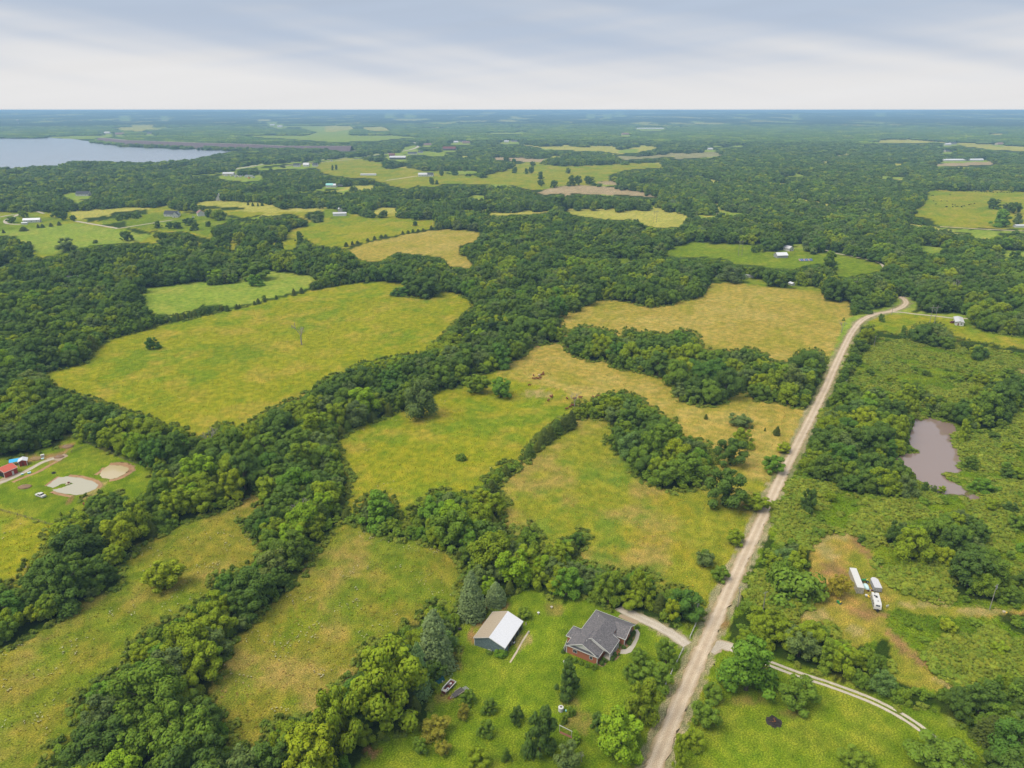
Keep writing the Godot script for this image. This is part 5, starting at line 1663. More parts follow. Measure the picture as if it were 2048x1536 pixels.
func gable(t: Node3D, w: float, l: float, he: float, hr: float, wall: Material, roof_a: Material, roof_b: Material, over := 0.4, gable_m: Material = null, trim: Material = null) -> void:
	# ridge along z; x is across
	var mb := MB.new()
	mb.box(Vector3(0, he * 0.5, 0), Vector3(w, he, l))
	part("wall", mb, wall, t)
	for s in [-1.0, 1.0]:
		var g := MB.new()
		var z: float = s * l * 0.5
		var zi: float = s * (l * 0.5 - 0.12)
		var a := [Vector3(-w * 0.5, he, z), Vector3(w * 0.5, he, z), Vector3(0, hr, z)]
		var b := [Vector3(-w * 0.5, he, zi), Vector3(w * 0.5, he, zi), Vector3(0, hr, zi)]
		if s > 0.0:
			g.tri(a[0], a[1], a[2])
			g.tri(b[1], b[0], b[2])
		else:
			g.tri(a[1], a[0], a[2])
			g.tri(b[0], b[1], b[2])
		part("gable", g, gable_m if gable_m else wall, t)
	var slope := (hr - he) / (w * 0.5)
	var k := 0
	for s in [-1.0, 1.0]:
		var r := MB.new()
		var e := Vector3(s * (w * 0.5 + over), he - slope * over + 0.06, 0)
		var top := Vector3(0, hr + 0.06, 0)
		var zl := Vector3(0, 0, l * 0.5 + over)
		var d := Vector3(0, 0.14, 0)
		var p := [e - zl, e + zl, top + zl, top - zl]
		if s > 0.0:
			r.quad(p[0] + d, p[3] + d, p[2] + d, p[1] + d)
			r.quad(p[0], p[1], p[2], p[3])
		else:
			r.quad(p[0] + d, p[1] + d, p[2] + d, p[3] + d)
			r.quad(p[0], p[3], p[2], p[1])
		for q in [[0, 1], [1, 2], [3, 0]]:
			var a: Vector3 = p[q[0]]
			var b: Vector3 = p[q[1]]
			if s > 0.0:
				r.quad(b, a, a + d, b + d)
			else:
				r.quad(a, b, b + d, a + d)
		part("roof", r, roof_a if k == 0 else roof_b, t)
		k += 1
		if trim:
			for z in [-1.0, 1.0]:
				var m := (e + top) * 0.5 + Vector3(0, 0.05, z * (l * 0.5 + over + 0.05))
				var dir := (top - e).normalized()
				pbox("rake_board", m, Vector3((top - e).length(), 0.24, 0.06), trim, t, Basis(dir, dir.cross(Vector3.BACK).normalized() * -1.0, Vector3.BACK))
			pbox("fascia", e + Vector3(s * 0.04, 0.02, 0), Vector3(0.06, 0.26, l + 2.0 * over), trim, t)


func roof_solid(called: String, faces: Array, m: Material, t: Node) -> MeshInstance3D:
	var mb := MB.new()
	for f in faces:
		var up: Vector3 = (f[1] - f[0]).cross(f[2] - f[0])
		if up.y < 0.0:
			f = f.duplicate()
			f.reverse()
		mb.fan(f)
		var under := []
		for p in f:
			under.append(p - Vector3(0, 0.16, 0))
		under.reverse()
		mb.fan(under)
		for k in f.size():
			var a: Vector3 = f[k]
			var b: Vector3 = f[(k + 1) % f.size()]
			mb.quad(a - Vector3(0, 0.16, 0), b - Vector3(0, 0.16, 0), b, a)
	return part(called, mb, m, t)


func board(t: Node, called: String, a: Vector3, b: Vector3, tall: float, thick: float, m: Material) -> void:
	var d := (b - a).normalized()
	var side := d.cross(Vector3.UP).normalized()
	pbox(called, (a + b) * 0.5, Vector3((b - a).length(), tall, thick), m, t, Basis(d, side.cross(d) * 1.0, side))


func house() -> void:
	var a := zp(1110, 1200, 200, 840, 200, 2.9)
	var b := zp(1110, 1200, 200, 1640, 500, 2.9)
	var t := thing("brick_house", "red brick ranch house with grey shingle roof and white trim", "house", Vector3(a.x, 0, a.z), yaw_of(b - a))
	var V := func(v: float, u: float, h: float) -> Vector3: return Vector3(v, h, u)
	# walls
	var e := 2.9
	for w in [[0.4, 10.7, 0.4, 17.0, 2.88], [0.42, 14.4, 0.42, 8.3, 2.86], [-0.6, 10.4, 16.0, 21.3, 2.95], [-2.6, 1.0, 12.1, 17.02, 2.85], [5.0, 10.68, 6.0, 9.9, 4.0]]:
		pbox("wall", Vector3((w[0] + w[1]) * 0.5, w[4] * 0.5, (w[2] + w[3]) * 0.5), Vector3(w[1] - w[0], w[4], w[3] - w[2]), M.brick, t)
	# roofs
	roof_solid("roof", [[V.call(0, 0, e), V.call(6.62, 6.62, 6.2), V.call(6.62, 17.5, 6.2), V.call(0, 17.5, e)], [V.call(6.62, 6.62, 6.2), V.call(10.75, 2.5, 4.15), V.call(10.75, 10, 4.15), V.call(13.25, 10, e), V.call(13.25, 17.5, e), V.call(6.62, 17.5, 6.2)], [V.call(0, 0, e), V.call(13.25, 0, e), V.call(6.62, 6.62, 6.2)]], M.shingles, t)
	roof_solid("roof", [[V.call(5, -0.05, e), V.call(14.9, -0.05, e), V.call(14.9, 4.35, 5.12), V.call(5, 4.35, 5.12)], [V.call(5, 4.35, 5.12), V.call(14.9, 4.35, 5.12), V.call(14.9, 8.75, e), V.call(5, 8.75, e)]], M.shingles, t)
	roof_solid("roof", [[V.call(-1, 13.0, e), V.call(4.9, 13.0, 5.85), V.call(4.9, 21.4, 5.85), V.call(-1, 21.4, e)], [V.call(4.9, 13.0, 5.85), V.call(10.8, 13.0, e), V.call(10.8, 21.4, e), V.call(4.9, 21.4, 5.85)]], M.shingles, t)
	roof_solid("roof", [[V.call(-3, 11.7, e), V.call(-0.2, 14.5, 4.3), V.call(4, 14.5, 4.3), V.call(4, 11.7, e)], [V.call(-3, 17.35, e), V.call(-0.2, 14.5, 4.3), V.call(4, 14.5, 4.3), V.call(4, 17.35, e)], [V.call(-3, 11.7, e), V.call(-3, 17.35, e), V.call(-0.2, 14.5, 4.3)]], M.shingles, t)
	# gables
	var g := MB.new()
	g.tri(V.call(-0.6, 21.02, e), V.call(10.4, 21.02, e), V.call(4.9, 21.02, 5.7))
	part("gable", g, M.white, t)
	var g2 := MB.new()
	g2.tri(V.call(0.4, 17.3, e), V.call(12.9, 17.3, e), V.call(6.62, 17.3, 6.05))
	part("gable", g2, M.white, t)
	var g3 := MB.new()
	g3.tri(V.call(14.42, 8.3, e), V.call(14.42, 0.4, e), V.call(14.42, 4.35, 4.95))
	part("gable", g3, M.grey_metal, t)
	roof_solid("pent_roof", [[V.call(-0.9, 21.06, 3.75), V.call(10.7, 21.06, 3.75), V.call(10.7, 21.62, 3.25), V.call(-0.9, 21.62, 3.25)]], M.dark_shingles, t)
	# white edges
	for s in [[[0, 0, e], [13.25, 0, e]], [[0, 0, e], [0, 11.7, e]], [[-3, 11.7, e], [-3, 17.35, e]], [[-3, 11.7, e], [0, 11.7, e]], [[-3, 17.35, e], [-1, 17.35, e]], [[-1, 17.35, e], [-1, 21.4, e]], [[-1, 21.45, e], [4.9, 21.45, 5.85]], [[4.9, 21.45, 5.85], [10.8, 21.45, e]], [[10.8, 17.5, e], [10.8, 21.4, e]], [[6.62, 17.56, 6.2], [13.25, 17.56, e]], [[6.62, 17.56, 6.2], [2.4, 17.56, 4.1]], [[13.3, 10, e], [13.3, 17.5, e]], [[10.75, 9.95, 4.15], [13.25, 9.95, e]], [[10.75, 8.8, e], [14.9, 8.8, e]], [[14.95, 8.75, e], [14.95, 4.35, 5.12]], [[14.95, 4.35, 5.12], [14.95, 0, e]], [[-0.9, 21.66, 3.25], [10.7, 21.66, 3.25]]]:
		board(t, "trim", V.call(s[0][0], s[0][1], s[0][2] - 0.06), V.call(s[1][0], s[1][1], s[1][2] - 0.06), 0.26, 0.09, M.white)
	for c in [[-0.62, 21.32], [10.42, 21.32], [14.42, 8.32]]:
		pbox("corner_board", Vector3(c[0], 1.42, c[1]), Vector3(0.22, 2.84, 0.22), M.white, t)
	# porch
	pbox("porch_floor", Vector3(12.0, 0.22, 13.75), Vector3(2.5, 0.44, 7.5), M.concrete, t)
	for u in [10.2, 12.1, 13.9, 15.7, 17.3]:
		pbox("porch_post", Vector3(13.05, 1.66, u), Vector3(0.22, 2.44, 0.22), M.white, t)
	for u in [11.15, 15.75]:
		pbox("railing", Vector3(13.05, 1.25, u), Vector3(0.07, 0.10, 2.0 if u < 12.0 else 3.1), M.white, t)
		for k in 7:
			pbox("baluster", Vector3(13.05, 0.82, u + (k - 3) * 0.3), Vector3(0.05, 0.76, 0.05), M.white, t)
	for k in 3:
		pbox("step", Vector3(13.6 + k * 0.34, 0.33 - k * 0.11, 13.0), Vector3(0.34, 0.22, 1.7), M.brick, t)
	for u in [12.05, 13.95]:
		pbox("handrail", Vector3(14.0, 0.75, u), Vector3(1.3, 0.09, 0.09), M.orange, t, Basis(Vector3.BACK, -0.4))
	pbox("door", Vector3(10.74, 1.45, 13.0), Vector3(0.10, 2.05, 1.0), M.red, t)
	window(t, Vector3(10.72, 1.75, 15.2), 1.2, 1.3, Vector3.BACK)
	window(t, Vector3(10.72, 1.75, 11.2), 1.0, 1.3, Vector3.BACK)
	window(t, Vector3(2.4, 1.85, 21.32), 1.3, 1.0, Vector3.RIGHT)
	window(t, Vector3(8.2, 1.85, 21.32), 0.9, 1.0, Vector3.RIGHT)
	window(t, Vector3(14.42, 1.75, 3.0), 1.4, 1.3, Vector3.BACK)
	for p in [[3.0, 4.6, 4.5], [8.8, 16.0, 5.2], [5.4, 19.0, 5.75]]:
		var mb := MB.new()
		mb.tube(Vector3(p[0], p[2] - 0.4, p[1]), Vector3(p[0], p[2] + 0.35, p[1]), 0.09, 0.09, 8)
		part("vent_pipe", mb, M.white, t)
	# back steps with a white rail at the near corner
	for k in 7:
		pbox("stair_tread", Vector3(-1.2, 0.2 + k * 0.24, 21.2 - k * 0.34), Vector3(1.0, 0.06, 0.34), M.deck, t)
	for k in 5:
		pbox("stair_post", Vector3(-1.72, 0.9 + k * 0.3, 21.2 - k * 0.5), Vector3(0.07, 1.2, 0.07), M.white, t)
	board(t, "stair_rail", Vector3(-1.72, 1.35, 21.4), Vector3(-1.72, 3.0, 18.9), 0.1, 0.08, M.white)
	board(t, "stair_string", Vector3(-1.66, 0.1, 21.4), Vector3(-1.66, 1.7, 19.0), 0.22, 0.06, M.white)
	# shrubs
	var k := 0
	for s in [[295, 1185, 115, 0], [420, 1235, 120, 0], [535, 1285, 100, 0], [655, 1330, 100, 0], [800, 1355, 130, 0], [1000, 1230, 110, 1], [955, 1290, 100, 1], [1225, 1110, 100, 1], [1180, 1190, 100, 1], [1300, 1110, 60, 1], [1405, 960, 85, 2], [1505, 870, 95, 2], [1535, 800, 95, 2], [1580, 710, 95, 2], [1610, 660, 90, 2], [1685, 550, 85, 2], [160, 1050, 80, 3], [205, 975, 70, 3]]:
		var p := zp(1110, 1200, 200, s[0], s[1] + s[2] * 0.3)
		var r: float = s[2] * 0.0976 * metres_per_pixel(p) * 0.5
		var said: String = ["clipped round shrub along the windowed brick end wall", "dark clipped shrub bordering the front porch", "dark clipped shrub between garage wing and curved walk", "clipped shrub by the back steps"][s[3]]
		var o := thing("clipped_shrub", said, "shrub", Vector3(p.x, 0, p.z), k * 0.9, said)
		o.scale = Vector3(r * 1.05, r * 1.7, r * 1.05)
		var c := MeshInstance3D.new()
		c.name = "foliage"
		c.mesh = shapes.bush[k % 2]
		c.material_override = M.leaf_mid if s[3] == 0 else M.leaf_dark
		o.add_child(c)
		k += 1
	# walks, pad, beds
	var walk := PackedVector2Array()
	for p in [[1690, 600], [1740, 680], [1710, 800], [1640, 950], [1560, 1070], [1440, 1110], [1330, 1100], [1350, 1020], [1460, 1000], [1560, 920], [1630, 800], [1660, 700], [1600, 620]]:
		walk.append(Vector2(1110 + p[0] * 0.09766, 1200 + p[1] * 0.09766))
	structure("walkway", sheet(walk, 0.03), M.concrete)
	for list in [[[880, 1330], [960, 1370], [1030, 1340], [1080, 1240], [1000, 1190], [870, 1270]], [[1110, 1210], [1240, 1240], [1330, 1150], [1300, 1040], [1220, 1060], [1120, 1180]], [[1330, 1040], [1450, 990], [1550, 900], [1650, 720], [1660, 620], [1560, 600], [1480, 780], [1420, 860], [1330, 960]]]:
		var bed := PackedVector2Array()
		for p in list:
			bed.append(Vector2(1110 + p[0] * 0.09766, 1200 + p[1] * 0.09766))
		structure("mulch_bed", sheet(bed, 0.02), M.soil)
	var pad := PackedVector2Array()
	for p in [[1290, 345], [1340, 290], [1720, 430], [1680, 500], [1600, 480]]:
		pad.append(Vector2(1110 + p[0] * 0.09766, 1200 + p[1] * 0.09766))
	structure("parking_pad", sheet(pad, 0.055), M.tan_pad)


func barn() -> void:
	var l := zp(860, 1200, 200, 900, 780, 3.1)
	var r := zp(860, 1200, 200, 1545, 1000, 3.0)
	var f := zp(860, 1200, 200, 1275, 245, 3.1)
	var c := (r + f) * 0.5
	var w := Vector2(r.x - l.x, r.z - l.z).length()
	var len_ := Vector2(f.x - l.x, f.z - l.z).length()
	var t := thing("barn", "weathered blue-green board barn with half tan and half white roof", "barn", Vector3(c.x, 0, c.z), yaw_of(Vector3(r.x - l.x, 0, r.z - l.z)))
	gable(t, w - 0.5, len_ - 0.5, 3.1, 5.3, M.barn_wood, M.tan_metal, M.white_metal, 0.3, null, M.white)
	var z := len_ * 0.5 - 0.22
	for k in 17:
		var x := lerpf(-w * 0.5 + 0.5, w * 0.5 - 0.5, k / 16.0)
		var h := lerpf(5.2, 3.15, absf(x) / (w * 0.5))
		pbox("batten", Vector3(x, h * 0.5 - 0.05, z), Vector3(0.07, h - 0.15, 0.05), M.barn_wood, t)
	for x in [-w * 0.5 + 0.27, w * 0.5 - 0.27]:
		pbox("corner_board", Vector3(x, 1.5, z), Vector3(0.22, 3.0, 0.14), M.white, t)
	pbox("hatch", Vector3(w * 0.5 - 2.2, 1.2, z + 0.01), Vector3(0.6, 0.7, 0.08), M.black, t)
	for k in 5:
		var zz := lerpf(-len_ * 0.5 + 0.4, len_ * 0.5 - 2.6, k / 4.0)
		pbox("bay_post", Vector3(w * 0.5 + 0.02, 1.4, zz), Vector3(0.16, 2.8, 0.16), M.wood, t)
		if k < 4:
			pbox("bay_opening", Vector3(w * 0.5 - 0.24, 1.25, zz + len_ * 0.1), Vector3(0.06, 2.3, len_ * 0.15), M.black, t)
	# ribs of the metal roof
	for s in [-1.0, 1.0]:
		var slope: float = 2.2 / (w * 0.5 - 0.25)
		var e := Vector3(s * (w * 0.5 + 0.05), 3.1 - slope * 0.3 + 0.215, 0)
		var top := Vector3(0, 5.515, 0)
		for k in 15:
			var zz := lerpf(-len_ * 0.5, len_ * 0.5, k / 14.0)
			board(t, "roof_rib", e + Vector3(0, 0, zz), top + Vector3(0, 0, zz), 0.03, 0.05, M.tan_metal if s < 0.0 else M.white_metal)
	# things kept by the barn
	var g := zp(860, 1200, 200, 1695, 880)
	var o := thing("parked_mower", "small white and blue mower under the barn's eave", "mower", Vector3(g.x, 0, g.z), 0.9)
	pbox("body", Vector3(0, 0.55, 0), Vector3(0.8, 0.5, 1.5), M.white, o)
	pbox("hood", Vector3(0, 0.9, -0.5), Vector3(0.6, 0.25, 0.6), M.blue, o)
	pbox("seat", Vector3(0, 0.95, 0.4), Vector3(0.5, 0.4, 0.4), M.black, o)
	wheels(o, 0.45, 0.55, 0.26, 0.18)
	g = zp(860, 1200, 200, 1225, 1075)
	o = thing("garden_arch", "small white garden arch in front of the barn", "arch", Vector3(g.x, 0, g.z), -0.4)
	for s in [-0.6, 0.6]:
		pbox("post", Vector3(s, 0.55, 0), Vector3(0.1, 1.1, 0.1), M.white, o)
	pbox("lintel", Vector3(0, 1.12, 0), Vector3(1.35, 0.1, 0.1), M.white, o)
	g = zp(860, 1200, 200, 610, 610)
	o = thing("black_barrel_stove", "black round stove on the grass between pines and barn", "stove", Vector3(g.x, 0, g.z), 0.3)
	var mb := MB.new()
	mb.tube(Vector3(-0.6, 0.5, 0), Vector3(0.6, 0.5, 0), 0.42, 0.42, 10)
	part("drum", mb, M.black, o)
	pbox("stand", Vector3(0, 0.12, 0), Vector3(1.0, 0.24, 0.6), M.rubber, o)
	for p in [[2020, 680, "white"], [1965, 500, "pink"]]:
		g = zp(860, 1200, 200, p[0], p[1])
		o = thing("garden_figure", "small %s garden figure on the lawn past the barn" % ("white" if p[2] == "white" else "pale pinkish"), "garden ornament", Vector3(g.x, 0, g.z), 0.0)
		mb = MB.new()
		mb.tube(Vector3.ZERO, Vector3(0, 0.5, 0), 0.28, 0.2, 8)
		part("plinth", mb, M.concrete, o)
		mb = MB.new()
		mb.tube(Vector3(0, 0.5, 0), Vector3(0, 1.0, 0), 0.16, 0.10, 8)
		part("figure", mb, M.white if p[2] == "white" else M.pale_wood, o)


func wheels(t: Node3D, x: float, z: float, r: float, w: float) -> void:
	for sx in [-1.0, 1.0]:
		for sz in [-1.0, 1.0]:
			wheel(t, Vector3(sx * x, r, sz * z), r, w)


func wheel(t: Node3D, at: Vector3, r: float, w: float) -> void:
	var mb := MB.new()
	mb.tube(at - Vector3(w * 0.5, 0, 0), at + Vector3(w * 0.5, 0, 0), r, r, 12)
	var o := part("wheel", mb, M.rubber, t)
	mb = MB.new()
	mb.tube(at - Vector3(w * 0.5 + 0.01, 0, 0), at + Vector3(w * 0.5 + 0.01, 0, 0), r * 0.55, r * 0.55, 8)
	part("rim", mb, M.steel, o)


func build_homestead() -> void:
	house()
	barn()
	# open boat on its trailer, full of odds and ends
	var a := zp(850, 1330, 120, 640, 900, 0.9)
	var b := zp(850, 1330, 120, 960, 550, 0.9)
	var d := b - a
	var c := (a + b) * 0.5
	var t := thing("open_boat", "white open boat full of clutter on a trailer", "boat", Vector3(c.x, 0, c.z), yaw_of(d) - PI * 0.5)
	var l := Vector2(d.x, d.z).length() + 0.4
	# local -z points to the stern
	var rows := []
	for k in 8:
		var f := k / 7.0
		var w := 1.15 * (1.0 if f < 0.72 else lerpf(1.0, 0.72, (f - 0.72) / 0.28))
		rows.append([lerpf(-l * 0.5, l * 0.5, f), w])
	var hull := MB.new()
	var inner := MB.new()
	for k in 7:
		for s in [-1.0, 1.0]:
			var z0: float = rows[k][0]
			var z1: float = rows[k + 1][0]
			var w0: float = rows[k][1] * s
			var w1: float = rows[k + 1][1] * s
			var p := [Vector3(w0, 1.15, z0), Vector3(w1, 1.15, z1), Vector3(w1 * 0.8, 0.45, z1), Vector3(w0 * 0.8, 0.45, z0)]
			hull.quad(p[0], p[1], p[2], p[3]) if s > 0.0 else hull.quad(p[3], p[2], p[1], p[0])
			var q := [Vector3(w0, 1.15, z0), Vector3(w1, 1.15, z1), Vector3(w1 * 0.78, 1.13, z1), Vector3(w0 * 0.78, 1.13, z0)]
			inner.quad(q[3], q[2], q[1], q[0]) if s > 0.0 else inner.quad(q[0], q[1], q[2], q[3])
	part("hull", hull, M.cream, t)
	part("gunwale", inner, M.white, t)
	pbox("floor", Vector3(0, 0.62, 0), Vector3(1.75, 0.06, l * 0.96), M.maroon, t)
	pbox("bow_deck", Vector3(0, 1.1, l * 0.42), Vector3(1.6, 0.08, l * 0.16), M.cream, t)
	pbox("transom", Vector3(0, 0.95, -l * 0.49), Vector3(1.9, 0.5, 0.12), M.white, t)
	var r := RandomNumberGenerator.new()
	r.seed = 5
	for k in 15:
		var m: Material = [M.white, M.black, M.maroon, M.sky_blue, M.white, M.deck][k % 6]
		pbox("clutter", Vector3(r.randf_range(-0.7, 0.7), 0.85 + r.randf() * 0.2, r.randf_range(-0.42, 0.34) * l), Vector3(r.randf_range(0.2, 0.6), r.randf_range(0.2, 0.45), r.randf_range(0.2, 0.8)), m, t, Basis(Vector3.UP, r.randf() * 3.0))
	pbox("trailer_frame", Vector3(0, 0.38, 0), Vector3(1.3, 0.12, l), M.maroon, t)
	board(t, "tongue", Vector3(-0.6, 0.38, l * 0.5), Vector3(0, 0.38, l * 0.5 + 1.5), 0.1, 0.1, M.maroon)
	board(t, "tongue", Vector3(0.6, 0.38, l * 0.5), Vector3(0, 0.38, l * 0.5 + 1.5), 0.1, 0.1, M.maroon)
	for s in [-1.0, 1.0]:
		wheel(t, Vector3(s * 1.0, 0.33, -0.8), 0.33, 0.22)
	# low flatbed trailer with a let-down ramp
	a = zp(850, 1330, 120, 960, 1060, 0.5)
	b = zp(850, 1330, 120, 1310, 830, 0.5)
	d = b - a
	c = (a + b) * 0.5
	l = Vector2(d.x, d.z).length()
	t = thing("flatbed_trailer", "dark flatbed utility trailer with pale side rails and ramp", "trailer", Vector3(c.x, 0, c.z), yaw_of(d) - PI * 0.5)
	for k in 9:
		pbox("deck_board", Vector3(-0.8 + k * 0.2, 0.55, 0), Vector3(0.185, 0.06, l), M.deck, t)
	for s in [-1.0, 1.0]:
		pbox("side_rail", Vector3(s * 0.98, 0.72, -l * 0.12), Vector3(0.1, 0.3, l * 0.62), M.pale_wood, t)
		wheel(t, Vector3(s * 1.12, 0.34, -0.1), 0.34, 0.2)
	for k in 6:
		pbox("ramp_slat", Vector3(0, 0.48 - k * 0.07, -l * 0.5 - 0.2 - k * 0.28), Vector3(1.7, 0.04, 0.12), M.steel, t)
	board(t, "tongue", Vector3(-0.5, 0.5, l * 0.5), Vector3(0, 0.45, l * 0.5 + 1.2), 0.1, 0.1, M.steel)
	board(t, "tongue", Vector3(0.5, 0.5, l * 0.5), Vector3(0, 0.45, l * 0.5 + 1.2), 0.1, 0.1, M.steel)
	# rust-brown board lying before it
	c = zp(850, 1330, 120, 850, 1130)
	t = thing("plywood_sheet", "rusty brown sheet lying at the flatbed trailer's tongue", "board", Vector3(c.x, 0.05, c.z), yaw_of(d) - 1.2)
	pbox("sheet", Vector3(0, 0.02, 0), Vector3(1.3, 0.05, 1.2), M.orange_brown, t)
	# covered stack under the pines
	c = zp(850, 1330, 120, 490, 560)
	t = thing("tarp_covered_stack", "dark teal tarpaulin over a stack under the pines", "tarp", Vector3(c.x, 0, c.z), yaw_of(d))
	var mb := MB.new()
	for s in [-1.0, 1.0]:
		mb.quad(Vector3(-1.6, 0, s * 0.9), Vector3(1.6, 0.05, s * 0.9), Vector3(1.45, 1.25, s * 0.35), Vector3(-1.45, 1.1, s * 0.35))
		mb.quad(Vector3(s * 1.6, 0, -0.9), Vector3(s * 1.6, 0, 0.9), Vector3(s * 1.45, 1.18, 0.35), Vector3(s * 1.45, 1.18, -0.35))
	mb.quad(Vector3(-1.45, 1.1, 0.35), Vector3(1.45, 1.25, 0.35), Vector3(1.45, 1.25, -0.35), Vector3(-1.45, 1.1, -0.35))
	part("tarpaulin", mb, M.teal, t)
	c = zp(850, 1330, 120, 600, 590)
	t = thing("white_bucket", "small white bucket beside the teal tarpaulin", "bucket", Vector3(c.x, 0, c.z))
	mb = MB.new()
	mb.tube(Vector3.ZERO, Vector3(0, 0.42, 0), 0.17, 0.2, 10)
	part("pail", mb, M.white, t)
	mb = MB.new()
	mb.tube(Vector3(0, 0.42, 0), Vector3(0, 0.45, 0), 0.21, 0.21, 10)
	part("lid", mb, M.white, t)
	# round tank
	c = zp(1090, 1390, 120, 545, 590)
	t = thing("water_tank", "round white corrugated water tank on the lawn", "tank", c + Vector3(0, 0, -0.6))
	mb = MB.new()
	mb.tube(Vector3.ZERO, Vector3(0, 1.35, 0), 0.8, 0.8, 20)
	part("drum", mb, M.white_metal, t)
	for k in 5:
		mb = MB.new()
		mb.tube(Vector3(0, 0.12 + k * 0.26, 0), Vector3(0, 0.17 + k * 0.26, 0), 0.83, 0.83, 20, Color.WHITE, false)
		part("hoop", mb, M.grey_metal, t)
	mb = MB.new()
	mb.tube(Vector3(0, 1.352, 0), Vector3(0, 1.40, 0), 0.84, 0.82, 20)
	var lid := part("rim", mb, M.white, t)
	pbox("hatch", Vector3(0.05, 1.43, -0.1), Vector3(0.62, 0.05, 0.62), M.deck, lid, Basis(Vector3.UP, 0.6))
	c = zp(1090, 1390, 120, 710, 565)
	t = thing("hose_reel", "teal hose reel beside the water tank", "hose reel", Vector3(c.x, 0, c.z))
	mb = MB.new()
	mb.tube(Vector3(-0.2, 0.35, 0), Vector3(0.2, 0.35, 0), 0.32, 0.32, 12)
	part("spool", mb, M.pale_teal, t)
	pbox("stand", Vector3(0, 0.1, 0), Vector3(0.5, 0.2, 0.4), M.teal, t)
	# white arch frame
	a = zp(1090, 1390, 120, 495, 1245)
	b = zp(1090, 1390, 120, 905, 1450)
	t = thing("arch_frame", "white wooden swing frame over a flower bed", "frame", Vector3(a.x, 0, a.z), yaw_of(b - a))
	l = a.distance_to(b)
	for x in [0.0, l]:
		pbox("post", Vector3(x, 1.15, 0), Vector3(0.13, 2.3, 0.13), M.white, t)
	pbox("beam", Vector3(l * 0.5, 2.36, 0), Vector3(l + 0.3, 0.14, 0.14), M.white, t)
	structure("flower_bed", sheet_world(P2([a.x, a.z - 0.3, b.x, b.z - 0.5, b.x + 0.3, b.z + 0.5, a.x, a.z + 0.6]), 0.025), M.mulch_red)
	c = zp(1110, 1200, 200, 180, 1290)
	t = thing("satellite_dish", "white dish on a short post near the brick end wall", "dish", Vector3(c.x, 0, c.z), 0.4)
	pbox("post", Vector3(0, 0.3, 0), Vector3(0.08, 0.6, 0.08), M.steel, t)
	mb = MB.new()
	mb.tube(Vector3(0, 0.62, 0), Vector3(0.05, 0.72, 0.1), 0.12, 0.42, 14)
	part("dish", mb, M.white, t)
	for p in [[905, 250, "white birdbath"], [1040, 190, "grey stone urn"]]:
		c = zp(900, 1180, 400, p[0], p[1])
		t = thing("birdbath" if p[0] == 905 else "stone_urn", "%s on the lawn behind barn and house" % p[2], "garden ornament", Vector3(c.x, 0, c.z))
		mb = MB.new()
		mb.tube(Vector3.ZERO, Vector3(0, 0.7, 0), 0.2, 0.12, 8)
		part("pedestal", mb, M.concrete, t)
		mb = MB.new()
		mb.tube(Vector3(0, 0.7, 0), Vector3(0, 0.85, 0), 0.3, 0.48, 12)
		part("bowl", mb, M.white if p[0] == 905 else M.concrete, t)
	# burn pile on the big lawn
	c = gt("I", 583, 1265)
	t = thing("burn_pile", "charred brush pile with rusty middle on the lawn", "burn pile", Vector3(c.x, 0, c.z))
	r.seed = 12
	for k in 26:
		var q := r.randf() * TAU
		var w := r.randf() * 1.9
		var at := Vector3(cos(q) * w, 0.12 + (1.0 - w / 2.2) * 0.4 * r.randf(), sin(q) * w)
		var dir := Vector3(r.randfn(), 0.15 * r.randfn(), r.randfn()).normalized()
		mb = MB.new()
		mb.tube(at - dir * 0.7, at + dir * 0.7, 0.09, 0.05, 5)
		part("charred_log", mb, M.orange_brown if w < 0.7 and k % 2 == 0 else M.ash, t)
	structure("ash_ground", sheet_world(circle(c.x, c.z, 2.4, 22), 0.02), M.ash)
	# little open shed among the trees at the field corner
	c = gt("H", 830, 345)
	t = thing("field_shed", "small grey open shed under trees at the hayfield corner", "shed", Vector3(c.x, 0, c.z - 1.5), 0.2)
	for x in [-1.3, 1.3]:
		pbox("side_wall", Vector3(x, 1.1, 0), Vector3(0.08, 2.2, 2.2), M.grey_metal, t)
	pbox("back_wall", Vector3(0, 1.1, -1.1), Vector3(2.6, 2.2, 0.08), M.grey_metal, t)
	pbox("roof", Vector3(0, 2.3, 0.1), Vector3(3.0, 0.1, 2.8), M.barn_wood, t, Basis(Vector3.RIGHT, 0.12))
	pbox("stored_boxes", Vector3(0.2, 0.5, -0.3), Vector3(1.6, 1.0, 1.0), M.deck, t)


func circle(x: float, z: float, r: float, n: int) -> PackedVector2Array:
	var out := PackedVector2Array()
	for k in n:
		var q := TAU * k / n
		var w := r * rng.randf_range(0.75, 1.1)
		out.append(Vector2(x + cos(q) * w, z + sin(q) * w))
	return out


